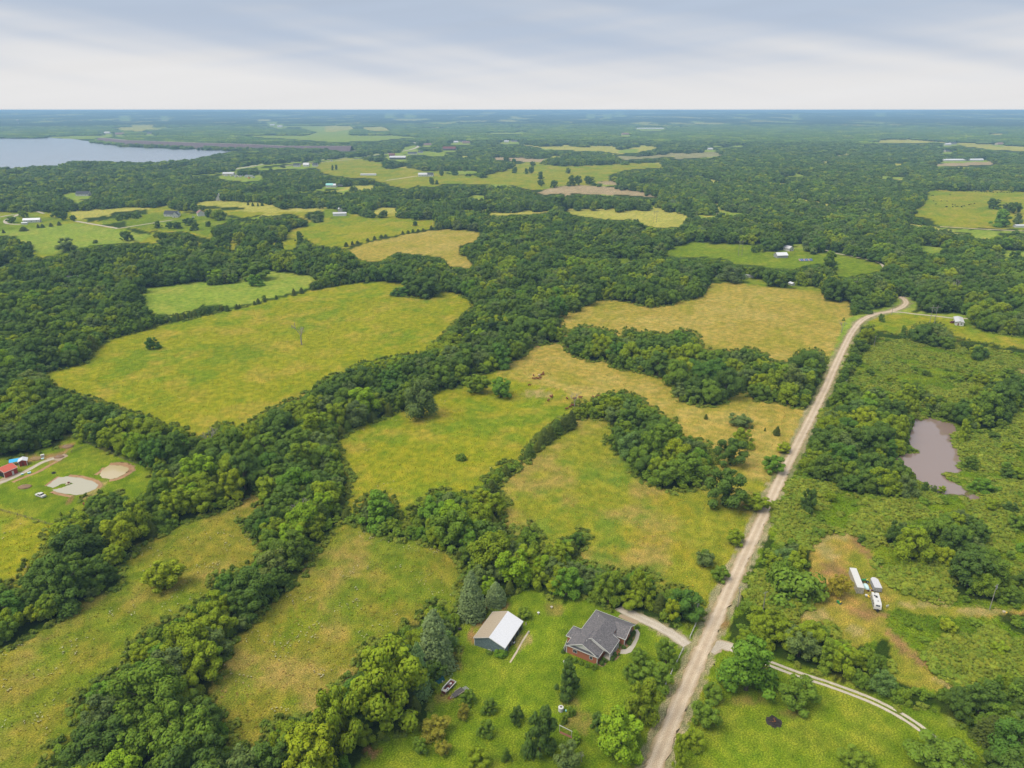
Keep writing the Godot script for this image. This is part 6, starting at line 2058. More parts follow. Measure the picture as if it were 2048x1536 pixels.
func build_lot() -> void:
	# the long white container
	var g1 := zp(1680, 1110, 160, 220, 480)
	var g2 := zp(1680, 1110, 160, 415, 990)
	var g3 := zp(1680, 1110, 160, 585, 1000)
	var d := (g1 - g2).normalized()
	var side := (g3 - g2).normalized()
	var l := g1.distance_to(g2)
	var c := (g1 + g3) * 0.5
	var t := thing("shipping_container", "long cream-white shipping container standing on the mown lot", "container", Vector3(c.x, 0, c.z), yaw_of(-d) - PI * 0.5)
	# local +z is the near end
	t.rotation.y = atan2(-d.x, -d.z)
	pbox("body", Vector3(0, 1.42, 0), Vector3(2.36, 2.6, l - 0.1), M.cream, t)
	pbox("roof", Vector3(0, 2.76, 0), Vector3(2.44, 0.1, l), M.white, t)
	pbox("base_rail", Vector3(0, 0.1, 0), Vector3(2.42, 0.2, l), M.tan_metal, t)
	for s in [-1.0, 1.0]:
		for z in [-1.0, 1.0]:
			pbox("corner_post", Vector3(s * 1.18, 1.4, z * (l * 0.5 - 0.05)), Vector3(0.16, 2.66, 0.16), M.cream, t)
		for k in 30:
			pbox("corrugation", Vector3(s * 1.195, 1.45, lerpf(-l * 0.5 + 0.4, l * 0.5 - 0.4, k / 29.0)), Vector3(0.06, 2.4, 0.16), M.cream, t)
		var door := pbox("door", Vector3(s * 0.57, 1.42, l * 0.5 - 0.03), Vector3(1.08, 2.44, 0.06), M.cream, t)
		for x in [0.3, 0.8]:
			pbox("lock_bar", Vector3(s * x, 1.42, l * 0.5 + 0.02), Vector3(0.05, 2.3, 0.05), M.steel, door)
	# grey cargo trailer with a pointed nose
	var t4 := zp(1680, 1110, 160, 890, 830, 2.2)
	var t5 := zp(1680, 1110, 160, 1085, 850, 2.2)
	var t1 := zp(1680, 1110, 160, 785, 605, 2.2)
	d = Vector3(t1.x - t4.x, 0, t1.z - t4.z)
	l = d.length()
	var w := t4.distance_to(t5)
	var near_mid := (t4 + t5) * 0.5
	c = near_mid + d * 0.5
	t = thing("cargo_trailer", "grey enclosed cargo trailer with a pointed nose and pale roof", "trailer", Vector3(c.x, 0, c.z))
	t.rotation.y = atan2(-d.x, -d.z)
	w = clampf(w, 2.2, 2.7)
	var plan := [Vector3(-w * 0.5, 0, l * 0.5), Vector3(w * 0.5, 0, l * 0.5), Vector3(w * 0.5, 0, -l * 0.5), Vector3(0.5, 0, -l * 0.5 - 1.0), Vector3(-0.5, 0, -l * 0.5 - 1.0), Vector3(-w * 0.5, 0, -l * 0.5)]
	var body := MB.new()
	var top := []
	for k in 6:
		var p: Vector3 = plan[k]
		var q: Vector3 = plan[(k + 1) % 6]
		body.quad(p + Vector3.UP * 0.45, q + Vector3.UP * 0.45, q + Vector3.UP * 2.2, p + Vector3.UP * 2.2)
		top.append(p * 1.01 + Vector3.UP * 2.24)
	part("body", body, M.grey_metal, t)
	var roof := MB.new()
	roof.fan(top)
	for k in 6:
		roof.quad(top[k] - Vector3.UP * 0.1, top[(k + 1) % 6] - Vector3.UP * 0.1, top[(k + 1) % 6], top[k])
	part("roof", roof, M.pale_roof, t)
	for k in 5:
		pbox("roof_seam", Vector3(0, 2.25, lerpf(-l * 0.45, l * 0.42, k / 4.0)), Vector3(w, 0.03, 0.06), M.pale_roof, t)
	pbox("rear_door", Vector3(0, 1.3, l * 0.5 + 0.02), Vector3(w - 0.3, 1.6, 0.05), M.grey_metal, t)
	for s in [-1.0, 1.0]:
		for z in [-0.4, 0.45]:
			wheel(t, Vector3(s * w * 0.47, 0.36, z), 0.36, 0.24)
	# camper
	var a := zp(1680, 1110, 160, 900, 945, 2.9)
	var b := zp(1680, 1110, 160, 985, 1290, 2.7)
	d = Vector3(b.x - a.x, 0, b.z - a.z)
	l = d.length()
	c = (a + b) * 0.5
	t = thing("camper", "white travel trailer with dark roof vents and graphics", "camper", Vector3(c.x, 0, c.z))
	t.rotation.y = atan2(d.x, d.z)
	var prof := [Vector2(-l * 0.5, 0.5), Vector2(l * 0.5 - 0.5, 0.5), Vector2(l * 0.5, 0.95), Vector2(l * 0.5 - 0.15, 1.9), Vector2(l * 0.5 - 0.7, 2.65), Vector2(l * 0.5 - 1.3, 2.85), Vector2(-l * 0.5 + 0.2, 2.85), Vector2(-l * 0.5, 2.6)]
	body = MB.new()
	roof = MB.new()
	for s in [-1.0, 1.0]:
		var pts := []
		for p in prof:
			pts.append(Vector3(s * 1.2, p.y, p.x))
		if s < 0.0:
			pts.reverse()
		pts.reverse()
		body.fan(pts)
	for k in prof.size():
		var p: Vector2 = prof[k]
		var q: Vector2 = prof[(k + 1) % prof.size()]
		var f := roof if k in [4, 5, 6] else body
		f.quad(Vector3(-1.2, p.y, p.x), Vector3(-1.2, q.y, q.x), Vector3(1.2, q.y, q.x), Vector3(1.2, p.y, p.x))
	part("body", body, M.white, t)
	part("roof", roof, M.white, t)
	pbox("front_window", Vector3(0, 2.2, l * 0.5 - 0.38), Vector3(1.4, 0.5, 0.1), M.dark_glass, t, Basis(Vector3.RIGHT, -0.62))
	pbox("air_conditioner", Vector3(0, 2.98, -l * 0.12), Vector3(0.7, 0.26, 0.9), M.black, t)
	pbox("roof_vent", Vector3(-0.5, 2.92, -l * 0.2), Vector3(0.45, 0.14, 0.6), M.black, t)
	pbox("roof_vent", Vector3(0.2, 2.92, l * 0.2), Vector3(0.35, 0.12, 0.35), M.black, t)
	pbox("roof_vent", Vector3(-0.2, 2.92, -l * 0.42), Vector3(0.35, 0.14, 0.35), M.black, t)
	for s in [-1.0, 1.0]:
		pbox("stripe", Vector3(s * 1.205, 1.1, 0.1), Vector3(0.02, 0.35, l * 0.8), M.black, t)
		for z in [-0.28, 0.05, 0.25]:
			pbox("side_window", Vector3(s * 1.21, 1.95, z * l), Vector3(0.04, 0.6, 0.9), M.dark_glass, t)
		for z in [-0.45, 0.35]:
			wheel(t, Vector3(s * 1.08, 0.36, z), 0.36, 0.24)
	board(t, "tongue", Vector3(-0.7, 0.45, l * 0.5 - 0.4), Vector3(0, 0.42, l * 0.5 + 1.1), 0.12, 0.1, M.black, )
	board(t, "tongue", Vector3(0.7, 0.45, l * 0.5 - 0.4), Vector3(0, 0.42, l * 0.5 + 1.1), 0.12, 0.1, M.black)
	pbox("propane_tanks", Vector3(0, 0.85, l * 0.5 + 0.3), Vector3(0.7, 0.6, 0.4), M.black, t)
	# green tractor behind the container
	c = zp(1680, 1110, 160, 640, 690)
	t = thing("green_tractor", "small green tractor between container and cargo trailer", "tractor", Vector3(c.x, 0, c.z), 1.5)
	pbox("hood", Vector3(0, 0.95, -0.7), Vector3(0.6, 0.55, 1.3), M.green, t)
	pbox("seat", Vector3(0, 1.05, 0.6), Vector3(0.5, 0.3, 0.5), M.yellow, t)
	for s in [-1.0, 1.0]:
		pbox("fender", Vector3(s * 0.62, 1.05, 0.55), Vector3(0.3, 0.12, 0.9), M.green, t)
		wheel(t, Vector3(s * 0.7, 0.55, 0.55), 0.55, 0.32)
		wheel(t, Vector3(s * 0.55, 0.32, -1.0), 0.32, 0.22)
	pbox("loader_bucket", Vector3(0, 0.35, -1.75), Vector3(1.5, 0.5, 0.5), M.green, t)
	# tarp-covered pile
	c = zp(1680, 1110, 160, 700, 890)
	t = thing("tarp_covered_pile", "pale blue sheet over a pile beside the container", "tarp", Vector3(c.x, 0, c.z - 1.2), 0.25)
	var mb := MB.new()
	var r := RandomNumberGenerator.new()
	r.seed = 8
	blob(mb, Vector3(0, 0.2, 0), Vector3(1.1, 1.25, 1.9), r, Color.WHITE, 6, 10)
	part("sheet", mb, M.sky_blue, t)
	for k in 7:
		pbox("clutter", Vector3(-0.9 + 0.4 * k, 0.3, 1.9 + 0.2 * (k % 3)), Vector3(0.4, 0.5, 0.4), [M.maroon, M.black, M.pale_wood, M.steel][k % 4], t, Basis(Vector3.UP, k))
	c = zp(1680, 1110, 160, 735, 1080)
	t = thing("yellow_mower", "yellow and white mower beside the camper", "mower", Vector3(c.x, 0, c.z), 1.1)
	pbox("deck", Vector3(0, 0.4, 0), Vector3(0.8, 0.35, 0.9), M.yellow, t)
	pbox("cover", Vector3(0, 0.55, -0.9), Vector3(0.8, 0.5, 0.8), M.white, t)
	pbox("seat", Vector3(0, 0.75, 0.25), Vector3(0.4, 0.4, 0.35), M.black, t)
	wheels(t, 0.42, 0.6, 0.22, 0.16)
	c = gt("I", 966, 572)
	t = thing("green_mower", "green mower parked under the lot's lone tree", "mower", Vector3(c.x, 0, c.z), 0.7)
	pbox("hood", Vector3(0, 0.6, -0.5), Vector3(0.6, 0.4, 0.8), M.green, t)
	pbox("seat", Vector3(0, 0.8, 0.4), Vector3(0.45, 0.4, 0.4), M.yellow, t)
	pbox("deck", Vector3(0, 0.28, 0.1), Vector3(1.2, 0.2, 0.9), M.green, t)
	wheels(t, 0.45, 0.65, 0.26, 0.2)
	c = gt("I", 1246, 600)
	t = thing("meter_pedestal", "small white meter pedestal at the edge of the thicket", "meter", Vector3(c.x, 0, c.z), 0.3)
	for s in [-0.3, 0.35]:
		pbox("post", Vector3(s, 0.5, 0), Vector3(0.12, 1.0, 0.12), M.pole, t)
		pbox("box", Vector3(s, 1.05, 0), Vector3(0.32, 0.5, 0.25), M.white, t)
	c = gt("I", 1930, 625)
	t = thing("feed_tub", "tan feed tub lying on the mown track", "tub", Vector3(c.x, 0, c.z), 0.3)
	mb = MB.new()
	mb.tube(Vector3(0, 0.0, 0), Vector3(0, 0.5, 0), 0.45, 0.55, 10)
	part("tub", mb, M.pale_wood, t)
	pbox("lid", Vector3(0.5, 0.12, 0.4), Vector3(0.7, 0.2, 0.6), M.yellow, t)


func build_pond_farm() -> void:
	# red garage: corners from the photograph
	var a := zp(0, 890, 140, 170, 965)
	var b := zp(0, 890, 140, 530, 810)
	var d := b - a
	var l := d.length()
	var side := d.normalized().cross(Vector3.UP)
	if side.z > 0.0:
		side = -side
	var w := 7.0
	var c := (a + b) * 0.5 + side * w * 0.5
	var t := thing("red_garage", "red metal garage with bright red roof and open end", "garage", Vector3(c.x, 0, c.z))
	t.rotation.y = atan2(-d.x, -d.z)
	gable(t, w, l, 3.0, 4.5, M.red, M.red_roof, M.red_roof, 0.3, M.red, M.white)
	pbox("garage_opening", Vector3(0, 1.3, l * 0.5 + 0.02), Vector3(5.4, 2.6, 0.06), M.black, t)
	for x in [-2.85, 2.85]:
		pbox("door_frame", Vector3(x, 1.4, l * 0.5 + 0.05), Vector3(0.3, 2.8, 0.1), M.white, t)
	pbox("side_door", Vector3(w * 0.5 + 0.03, 1.05, -l * 0.12), Vector3(0.08, 2.1, 0.9), M.white, t)
	# red and white shed
	c = zp(0, 890, 140, 640, 610)
	t = thing("playhouse_shed", "small red shed with white roof and trim", "shed", Vector3(c.x, 0, c.z - 1.6), 0.5)
	gable(t, 3.4, 3.6, 2.5, 3.3, M.red, M.white_metal, M.white_metal, 0.35, M.red, M.white)
	for x in [-1.7, 1.7]:
		pbox("corner_board", Vector3(x, 1.2, 1.82), Vector3(0.3, 2.4, 0.12), M.white, t)
	pbox("door", Vector3(0, 1.0, 1.83), Vector3(0.9, 2.0, 0.06), M.maroon, t)
	# blue canopy
	c = zp(0, 890, 140, 380, 620)
	t = thing("blue_canopy", "bright blue tarp canopy on posts beside the red garage", "canopy", Vector3(c.x, 0, c.z - 2.0), 0.5)
	for x in [-2.2, 2.2]:
		for z in [-1.3, 1.3]:
			pbox("post", Vector3(x, 1.1, z), Vector3(0.1, 2.2, 0.1), M.steel, t)
	pbox("tarp", Vector3(0, 2.25, 0), Vector3(4.8, 0.08, 3.0), M.blue, t, Basis(Vector3.RIGHT, 0.2))
	pbox("side_sheet", Vector3(-2.6, 1.2, -0.4), Vector3(0.08, 1.6, 2.6), M.red, t)
	# white pickup
	c = gt("D", 232, 1098)
	t = thing("pickup_truck", "white pickup truck parked on the grass by the pond", "truck", Vector3(c.x, 0, c.z - 1.0))
	var p1 := gt("D", 205, 1085)
	var p2 := gt("D", 262, 1105)
	t.rotation.y = atan2(p2.x - p1.x, p2.z - p1.z)
	pbox("body", Vector3(0, 0.75, 0), Vector3(1.95, 0.62, 5.4), M.white, t)
	pbox("hood", Vector3(0, 1.1, 1.95), Vector3(1.85, 0.16, 1.4), M.white, t)
	pbox("cab", Vector3(0, 1.40, 0.25), Vector3(1.75, 0.72, 2.0), M.dark_glass, t)
	pbox("cab_roof", Vector3(0, 1.80, 0.2), Vector3(1.7, 0.1, 1.7), M.white, t)
	pbox("bed_cover", Vector3(0, 1.07, -1.75), Vector3(1.7, 0.08, 1.75), M.white, t)
	for s in [-1.0, 1.0]:
		pbox("headlight", Vector3(s * 0.75, 0.85, 2.71), Vector3(0.3, 0.2, 0.04), M.steel, t)
		for z in [-1.65, 1.7]:
			wheel(t, Vector3(s * 0.86, 0.38, z), 0.38, 0.28)
	# tire, mounds, odds and ends
	c = gt("D", 315, 955)
	t = thing("tractor_tyre", "black tractor tyre lying on the green lawn", "tyre", Vector3(c.x, 0, c.z))
	var mb := MB.new()
	for k in 14:
		var q0 := TAU * k / 14.0
		var q1 := TAU * (k + 1) / 14.0
		mb.tube(Vector3(cos(q0) * 0.7, 0.25, sin(q0) * 0.7), Vector3(cos(q1) * 0.7, 0.25, sin(q1) * 0.7), 0.27, 0.27, 6, Color.WHITE, false)
	part("tread", mb, M.rubber, t)
	var r := RandomNumberGenerator.new()
	r.seed = 60
	for e in [["D", 145, 1035, 3.6, "brown earth mound on the lawn near the white truck"], ["D", 395, 800, 3.2, "reddish brush heap beside the fence corner"], ["D", 345, 860, 3.0, "heap of broken branches at the walk's end"], ["D", 215, 870, 3.4, "orange sand heap under the trees"]]:
		c = gt(e[0], e[1], e[2])
		t = thing("earth_mound", e[4], "mound", Vector3(c.x, 0, c.z))
		mb = MB.new()
		blob(mb, Vector3(0, 0, 0), Vector3(e[3], 0.9, e[3] * 0.7), r, Color.WHITE, 6, 11)
		part("heap", mb, M.soil if e[1] != 215 else M.tan_soil, t)
		for k in 5:
			var q := r.randf() * TAU
			mb = MB.new()
			mb.tube(Vector3(cos(q) * 1.4, 0.5, sin(q)), Vector3(cos(q + 1.0) * 1.6, 0.9, sin(q + 1.0)), 0.09, 0.05, 5)
			part("branch", mb, M.dead, t)
	for e in [["D", 250, 858, 1.6, 1.1, "white_box", "white box on the bare ground past the red shed"], ["D", 172, 955, 1.4, 0.5, "blue_bin", "blue bin by the garden walk"], ["D", 250, 872, 1.2, 0.4, "blue_tub", "pale blue tub near the walk's far end"], ["D", 130, 962, 1.0, 0.3, "blue_crate", "small blue crate beside the walk"]]:
		c = gt(e[0], e[1], e[2])
		t = thing(e[5], e[6], "box", Vector3(c.x, 0, c.z), 0.6)
		pbox("body", Vector3(0, e[4] * 0.5, 0), Vector3(e[3], e[4], e[3] * 0.7), M.white if e[5] == "white_box" else M.blue if e[5] != "blue_tub" else M.sky_blue, t)
		pbox("lid", Vector3(0, e[4] + 0.04, 0), Vector3(e[3] + 0.12, 0.08, e[3] * 0.7 + 0.12), M.white if e[5] == "white_box" else M.sky_blue, t)
	c = gt("D", 398, 1018)
	t = thing("pond_raft", "small wooden raft at the tip of the pond spit", "raft", Vector3(c.x, 0.1, c.z), 0.4)
	for k in 5:
		pbox("plank", Vector3(0, 0.15, -0.8 + k * 0.4), Vector3(2.0, 0.12, 0.36), M.pale_wood, t)
	pbox("hut", Vector3(0.3, 0.5, -0.2), Vector3(0.8, 0.6, 0.8), M.maroon, t)


func farm_house(called: String, label: String, category: String, px: float, py: float, turn: float, w: float, l: float, he: float, hr: float, wall: String, roof: String, openings := true) -> Node3D:
	var g := gp(px, py)
	var t := thing(called, label, category, Vector3(g.x, 0, g.z) + Vector3(g.x, 0, g.z).normalized() * minf(w, l) * 0.5, turn)
	gable(t, w, l, he, hr, M[wall], M[roof], M[roof], 0.4, null, M.white)
	if openings:
		for s in [-1.0, 1.0]:
			for k in 3:
				window(t, Vector3(s * (w * 0.5 + 0.01), he * 0.55, l * (k - 1) * 0.3), 1.2, 1.2, Vector3.BACK)
			window(t, Vector3(w * 0.22, he * 0.55, s * (l * 0.5 + 0.01)), 1.1, 1.1, Vector3.RIGHT)
			pbox("door", Vector3(-w * 0.15, 1.05, s * (l * 0.5 + 0.03)), Vector3(1.0, 2.1, 0.08), M.maroon, t)
	return t


func build_far_farms() -> void:
	var q := PI * 0.5
	farm_house("farm_house", "grey-roofed white house on a mown plot with long drive", "house", 345, 433, q - 0.15, 11, 24, 4, 9, "white", "dark_shingles")
	farm_house("farm_house_wing", "white front gable wing before the grey-roofed house", "house", 352, 435, 0.2, 9, 10, 4, 8.5, "white", "dark_shingles")
	farm_house("barn_red_roof", "barn with faded pinkish-red roof beside farm clutter", "barn", 402, 432, 0.5, 11, 16, 5, 9, "white", "faded_red", false)
	farm_house("long_white_house", "long white mobile home on a bright lawn", "mobile home", 65, 445, q + 0.25, 7, 24, 4, 6.5, "white", "white_metal")
	farm_house("white_shed", "low white shed joined to the long white mobile home", "shed", 50, 449, q + 0.2, 4, 8, 2.5, 3.2, "white", "white_metal", false)
	farm_house("metal_shed", "upper of two pale metal sheds at the wood edge", "shed", 692, 424, q - 0.15, 13, 24, 5, 7, "grey_metal", "pale_roof", false)
	farm_house("metal_shed", "lower white metal shed below its grey neighbour", "shed", 680, 432, q + 0.15, 12, 22, 4, 5.5, "white_metal", "pale_roof", false)
	farm_house("steep_white_house", "small white house with steep gable beside poplars", "house", 439, 401, 0.3, 11, 13, 4, 13, "white", "white_metal")
	farm_house("dark_roofed_house", "dark blue-roofed house at the highway woods", "house", 168, 392, q, 14, 26, 4, 9, "white", "dark_shingles")
	farm_house("long_metal_barn", "long grey metal barn in the valley fields", "barn", 796, 319, q, 22, 58, 7, 12, "deck", "pale_roof", false)
	farm_house("red_barn", "small dark red barn by the highway", "barn", 784, 313, q, 14, 22, 6, 11, "maroon", "maroon", false)
	farm_house("blue_roofed_house", "blue-grey roofed house behind the long metal barn", "house", 825, 309, q, 16, 36, 4, 10, "white", "dark_shingles")
	farm_house("blue_roofed_house", "small dark-roofed house beyond the blue-grey roof", "house", 841, 306, q, 14, 20, 4, 9, "white", "dark_shingles")
	farm_house("large_brown_barn", "large purplish barn among trees past the valley farm", "barn", 899, 301, q, 26, 56, 8, 16, "deck", "maroon", false)
	farm_house("valley_house", "white half of the valley farmhouse on its gravel pad", "house", 846, 353, q, 13, 24, 5, 9, "white", "pale_roof")
	farm_house("valley_house", "dark-roofed half of the valley farmhouse", "house", 860, 353, q - 0.1, 14, 18, 5, 10, "white", "dark_shingles")
	farm_house("low_shed", "long low white shed alone in the valley field", "shed", 737, 351, q, 12, 42, 3, 4.5, "white_metal", "pale_roof", false)
	farm_house("roadside_house", "blue-roofed white house in the row by the highway", "house", 594, 334, q, 12, 20, 5, 10, "white", "dark_shingles")
	farm_house("roadside_house", "middle white house in the row by the highway", "house", 613, 333, q, 12, 18, 5, 11, "white", "pale_roof")
	farm_house("roadside_house", "detached grey-roofed house at the row's open end", "house", 631, 333, q, 12, 16, 5, 10, "white", "dark_shingles")
	farm_house("teal_roofed_house", "teal-roofed house in a clearing of the far wood", "house", 660, 375, q, 12, 16, 5, 9, "white", "pale_teal")
	farm_house("white_annex", "bright white annex beside the teal-roofed house", "house", 668, 375, q, 10, 10, 5, 8, "white", "white_metal")
	farm_house("long_pale_trailer", "long pale trailer house at the clearing's end", "mobile home", 614, 375, q, 6, 18, 3.5, 4.5, "white", "pale_roof")
	farm_house("small_grey_shed", "small dark shed just past the teal-roofed house", "shed", 681, 374, q, 8, 12, 3.5, 5, "deck", "dark_shingles", false)
	farm_house("white_barn", "white-roofed barn on the bright green meadow", "barn", 1561, 516, q + 0.15, 9.5, 13.5, 3.2, 6.0, "grey_metal", "white_metal", false)
	farm_house("grey_farm_house", "grey-roofed house just behind the white-roofed barn", "house", 1576, 502, 0.5, 8, 10, 3.5, 6, "white", "pale_roof")
	farm_house("single_wide_home", "white single-wide mobile home in the roadside field", "mobile home", 1916, 648, -0.45, 6, 17, 3, 3.8, "white", "pale_roof")
	farm_house("maroon_roofed_house", "maroon-roofed building among trees past the mobile home", "house", 2032, 650, q, 8, 20, 3, 5, "white", "maroon", false)
	farm_house("hidden_house", "grey house half hidden by trees past the mobile home", "house", 1986, 625, 0.7, 10, 13, 4, 8.5, "white", "pale_roof", false)
	farm_house("tree_hidden_roof", "dark grey roof showing among treetops of the wood", "house", 146, 575, q, 10, 14, 7, 11, "deck", "dark_shingles", false)
	farm_house("white_long_shed", "white long shed at the black cattle pasture's edge", "shed", 2045, 455, q, 7, 26, 3, 4, "white_metal", "white_metal", false)
	farm_house("poultry_house", "very long white poultry house on a bare knoll", "poultry house", 1925, 322, q + 0.12, 14, 150, 4, 7, "white_metal", "white_metal", false)
	farm_house("far_poultry_house", "first of two long white sheds far out in the woods", "poultry house", 1289, 258, q, 26, 140, 5, 9, "white_metal", "white_metal", false)
	farm_house("far_poultry_house", "second of two long white sheds far out in the woods", "poultry house", 1314, 258, q, 26, 120, 5, 9, "white_metal", "white_metal", false)
	farm_house("woods_tent", "small white shelter under trees above the tan pasture", "shelter", 1583, 571, 0.4, 4, 5, 2, 3, "white", "white_metal", false)
	farm_house("woods_trailer", "low white trailer under trees above the tan pasture", "trailer", 1497, 555, q - 0.08, 3, 17, 2.4, 2.7, "white", "white_metal", false)
	var k := 0
	for h in DISTANT:
		var far := gp(h[0], h[1])
		var s := clampf(far.length() / 3500.0, 0.8, 2.2)
		farm_house("distant_house", "tiny pale house among the distant hazy woods", "house", h[0], h[1], q + 0.2 * (k % 3), 14 * s, (22 + 6 * (k % 3)) * s, 5 * s, 9 * s, ["white", "cream", "pale_wood"][k % 3], ["pale_roof", "dark_shingles", "faded_red"][k % 3], false).set_meta("group", "tiny houses in the distant woods")
		k += 1
	# solar rows
	var g := gp(1611, 522)
	var t := thing("solar_array", "ground-mounted row of blue solar panels on the meadow", "solar panels", Vector3(g.x, 0, g.z), 0.12)
	for i in 9:
		var tilt := Basis(Vector3.RIGHT, 0.55)
		var o := pbox("solar_panel", Vector3(-7.6 + i * 1.9, 1.5, 0), Vector3(1.75, 0.08, 3.8), M.solar if i % 3 else M.solar_red, t, tilt)
		pbox("frame", Vector3(-8.53 + i * 1.9, 1.52, 0), Vector3(0.1, 0.1, 3.8), M.white, o, tilt)
	for i in 4:
		pbox("leg", Vector3(-7.0 + i * 4.6, 0.7, -0.6), Vector3(0.15, 1.4, 0.15), M.steel, t)
	# the yard full of parked campers by the highway
	var r := RandomNumberGenerator.new()
	r.seed = 71
	for i in 34:
		var x := r.randf_range(452, 524)
		var y := lerpf(346, 357, r.randf()) + (458 - minf(x, 458)) * 0.0
		g = gp(x, y)
		var said := "white camper in the crowded storage yard by the highway"
		t = thing("stored_camper", said, "camper", Vector3(g.x, 0, g.z), r.randf_range(-0.5, 0.5) + (q if i % 2 else 0.0), "campers stored by the highway")
		pbox("body", Vector3(0, 2.0, 0), Vector3(3.0, 3.0, 9.0), M.white, t)
		pbox("roof", Vector3(0, 3.56, 0), Vector3(3.1, 0.12, 9.2), M.pale_roof, t)
		pbox("windows", Vector3(0, 2.4, 0), Vector3(3.06, 0.8, 6.0), M.dark_glass, t)
	farm_house("storage_building", "pale building at the end of the camper storage yard", "building", 458, 351, q, 14, 30, 5, 8, "cream", "pale_roof", false)
	g = gp(498, 357)
	t = thing("orange_machine", "orange machine parked at the camper storage yard", "machine", Vector3(g.x, 0, g.z), 0.6)
	pbox("body", Vector3(0, 1.6, 0), Vector3(3.5, 2.4, 7.0), M.orange, t)
	pbox("cab", Vector3(0, 3.3, 1.5), Vector3(2.5, 1.2, 2.5), M.dark_glass, t)
	# vehicles near the mobile home and farm clutter
	for e in [[1905, 646, "maroon", "dark red car beside the single-wide mobile home"], [424, 436, "red", "red truck in the clutter before the faded-red barn"], [387, 435, "white", "white car in the clutter before the faded-red barn"], [663, 322, "white", "white truck driving along the highway"]]:
		g = gp(e[0], e[1])
		t = thing("car" if e[0] != 663 else "box_truck", e[3], "car" if e[0] != 663 else "truck", Vector3(g.x, 0, g.z), q + 0.3)
		var s := 1.0 if e[0] != 663 else 2.2
		pbox("body", Vector3(0, 0.7 * s, 0), Vector3(1.9, 0.8 * s, 4.6 * s), M[e[2]], t)
		pbox("cabin", Vector3(0, 1.35 * s, -0.2), Vector3(1.7, 0.55 * s, 2.3 * s), M.dark_glass, t)
		pbox("roof", Vector3(0, 1.66 * s, -0.2), Vector3(1.6, 0.08, 2.0 * s), M[e[2]], t)
		wheels(t, 0.85, 1.45 * s, 0.34, 0.24)
	# water tower beyond the lake
	g = gp(38, 252)
	t = thing("water_tower", "white water tower beyond the lake", "water tower", Vector3(g.x, terrain(g.x, g.z), g.z))
	var mb := MB.new()
	mb.tube(Vector3.ZERO, Vector3(0, 42, 0), 4.0, 3.2, 10)
	part("column", mb, M.white, t)
	mb = MB.new()
	blob(mb, Vector3(0, 48, 0), Vector3(13, 9, 13), r, Color.WHITE, 8, 14)
	part("tank", mb, M.white, t)


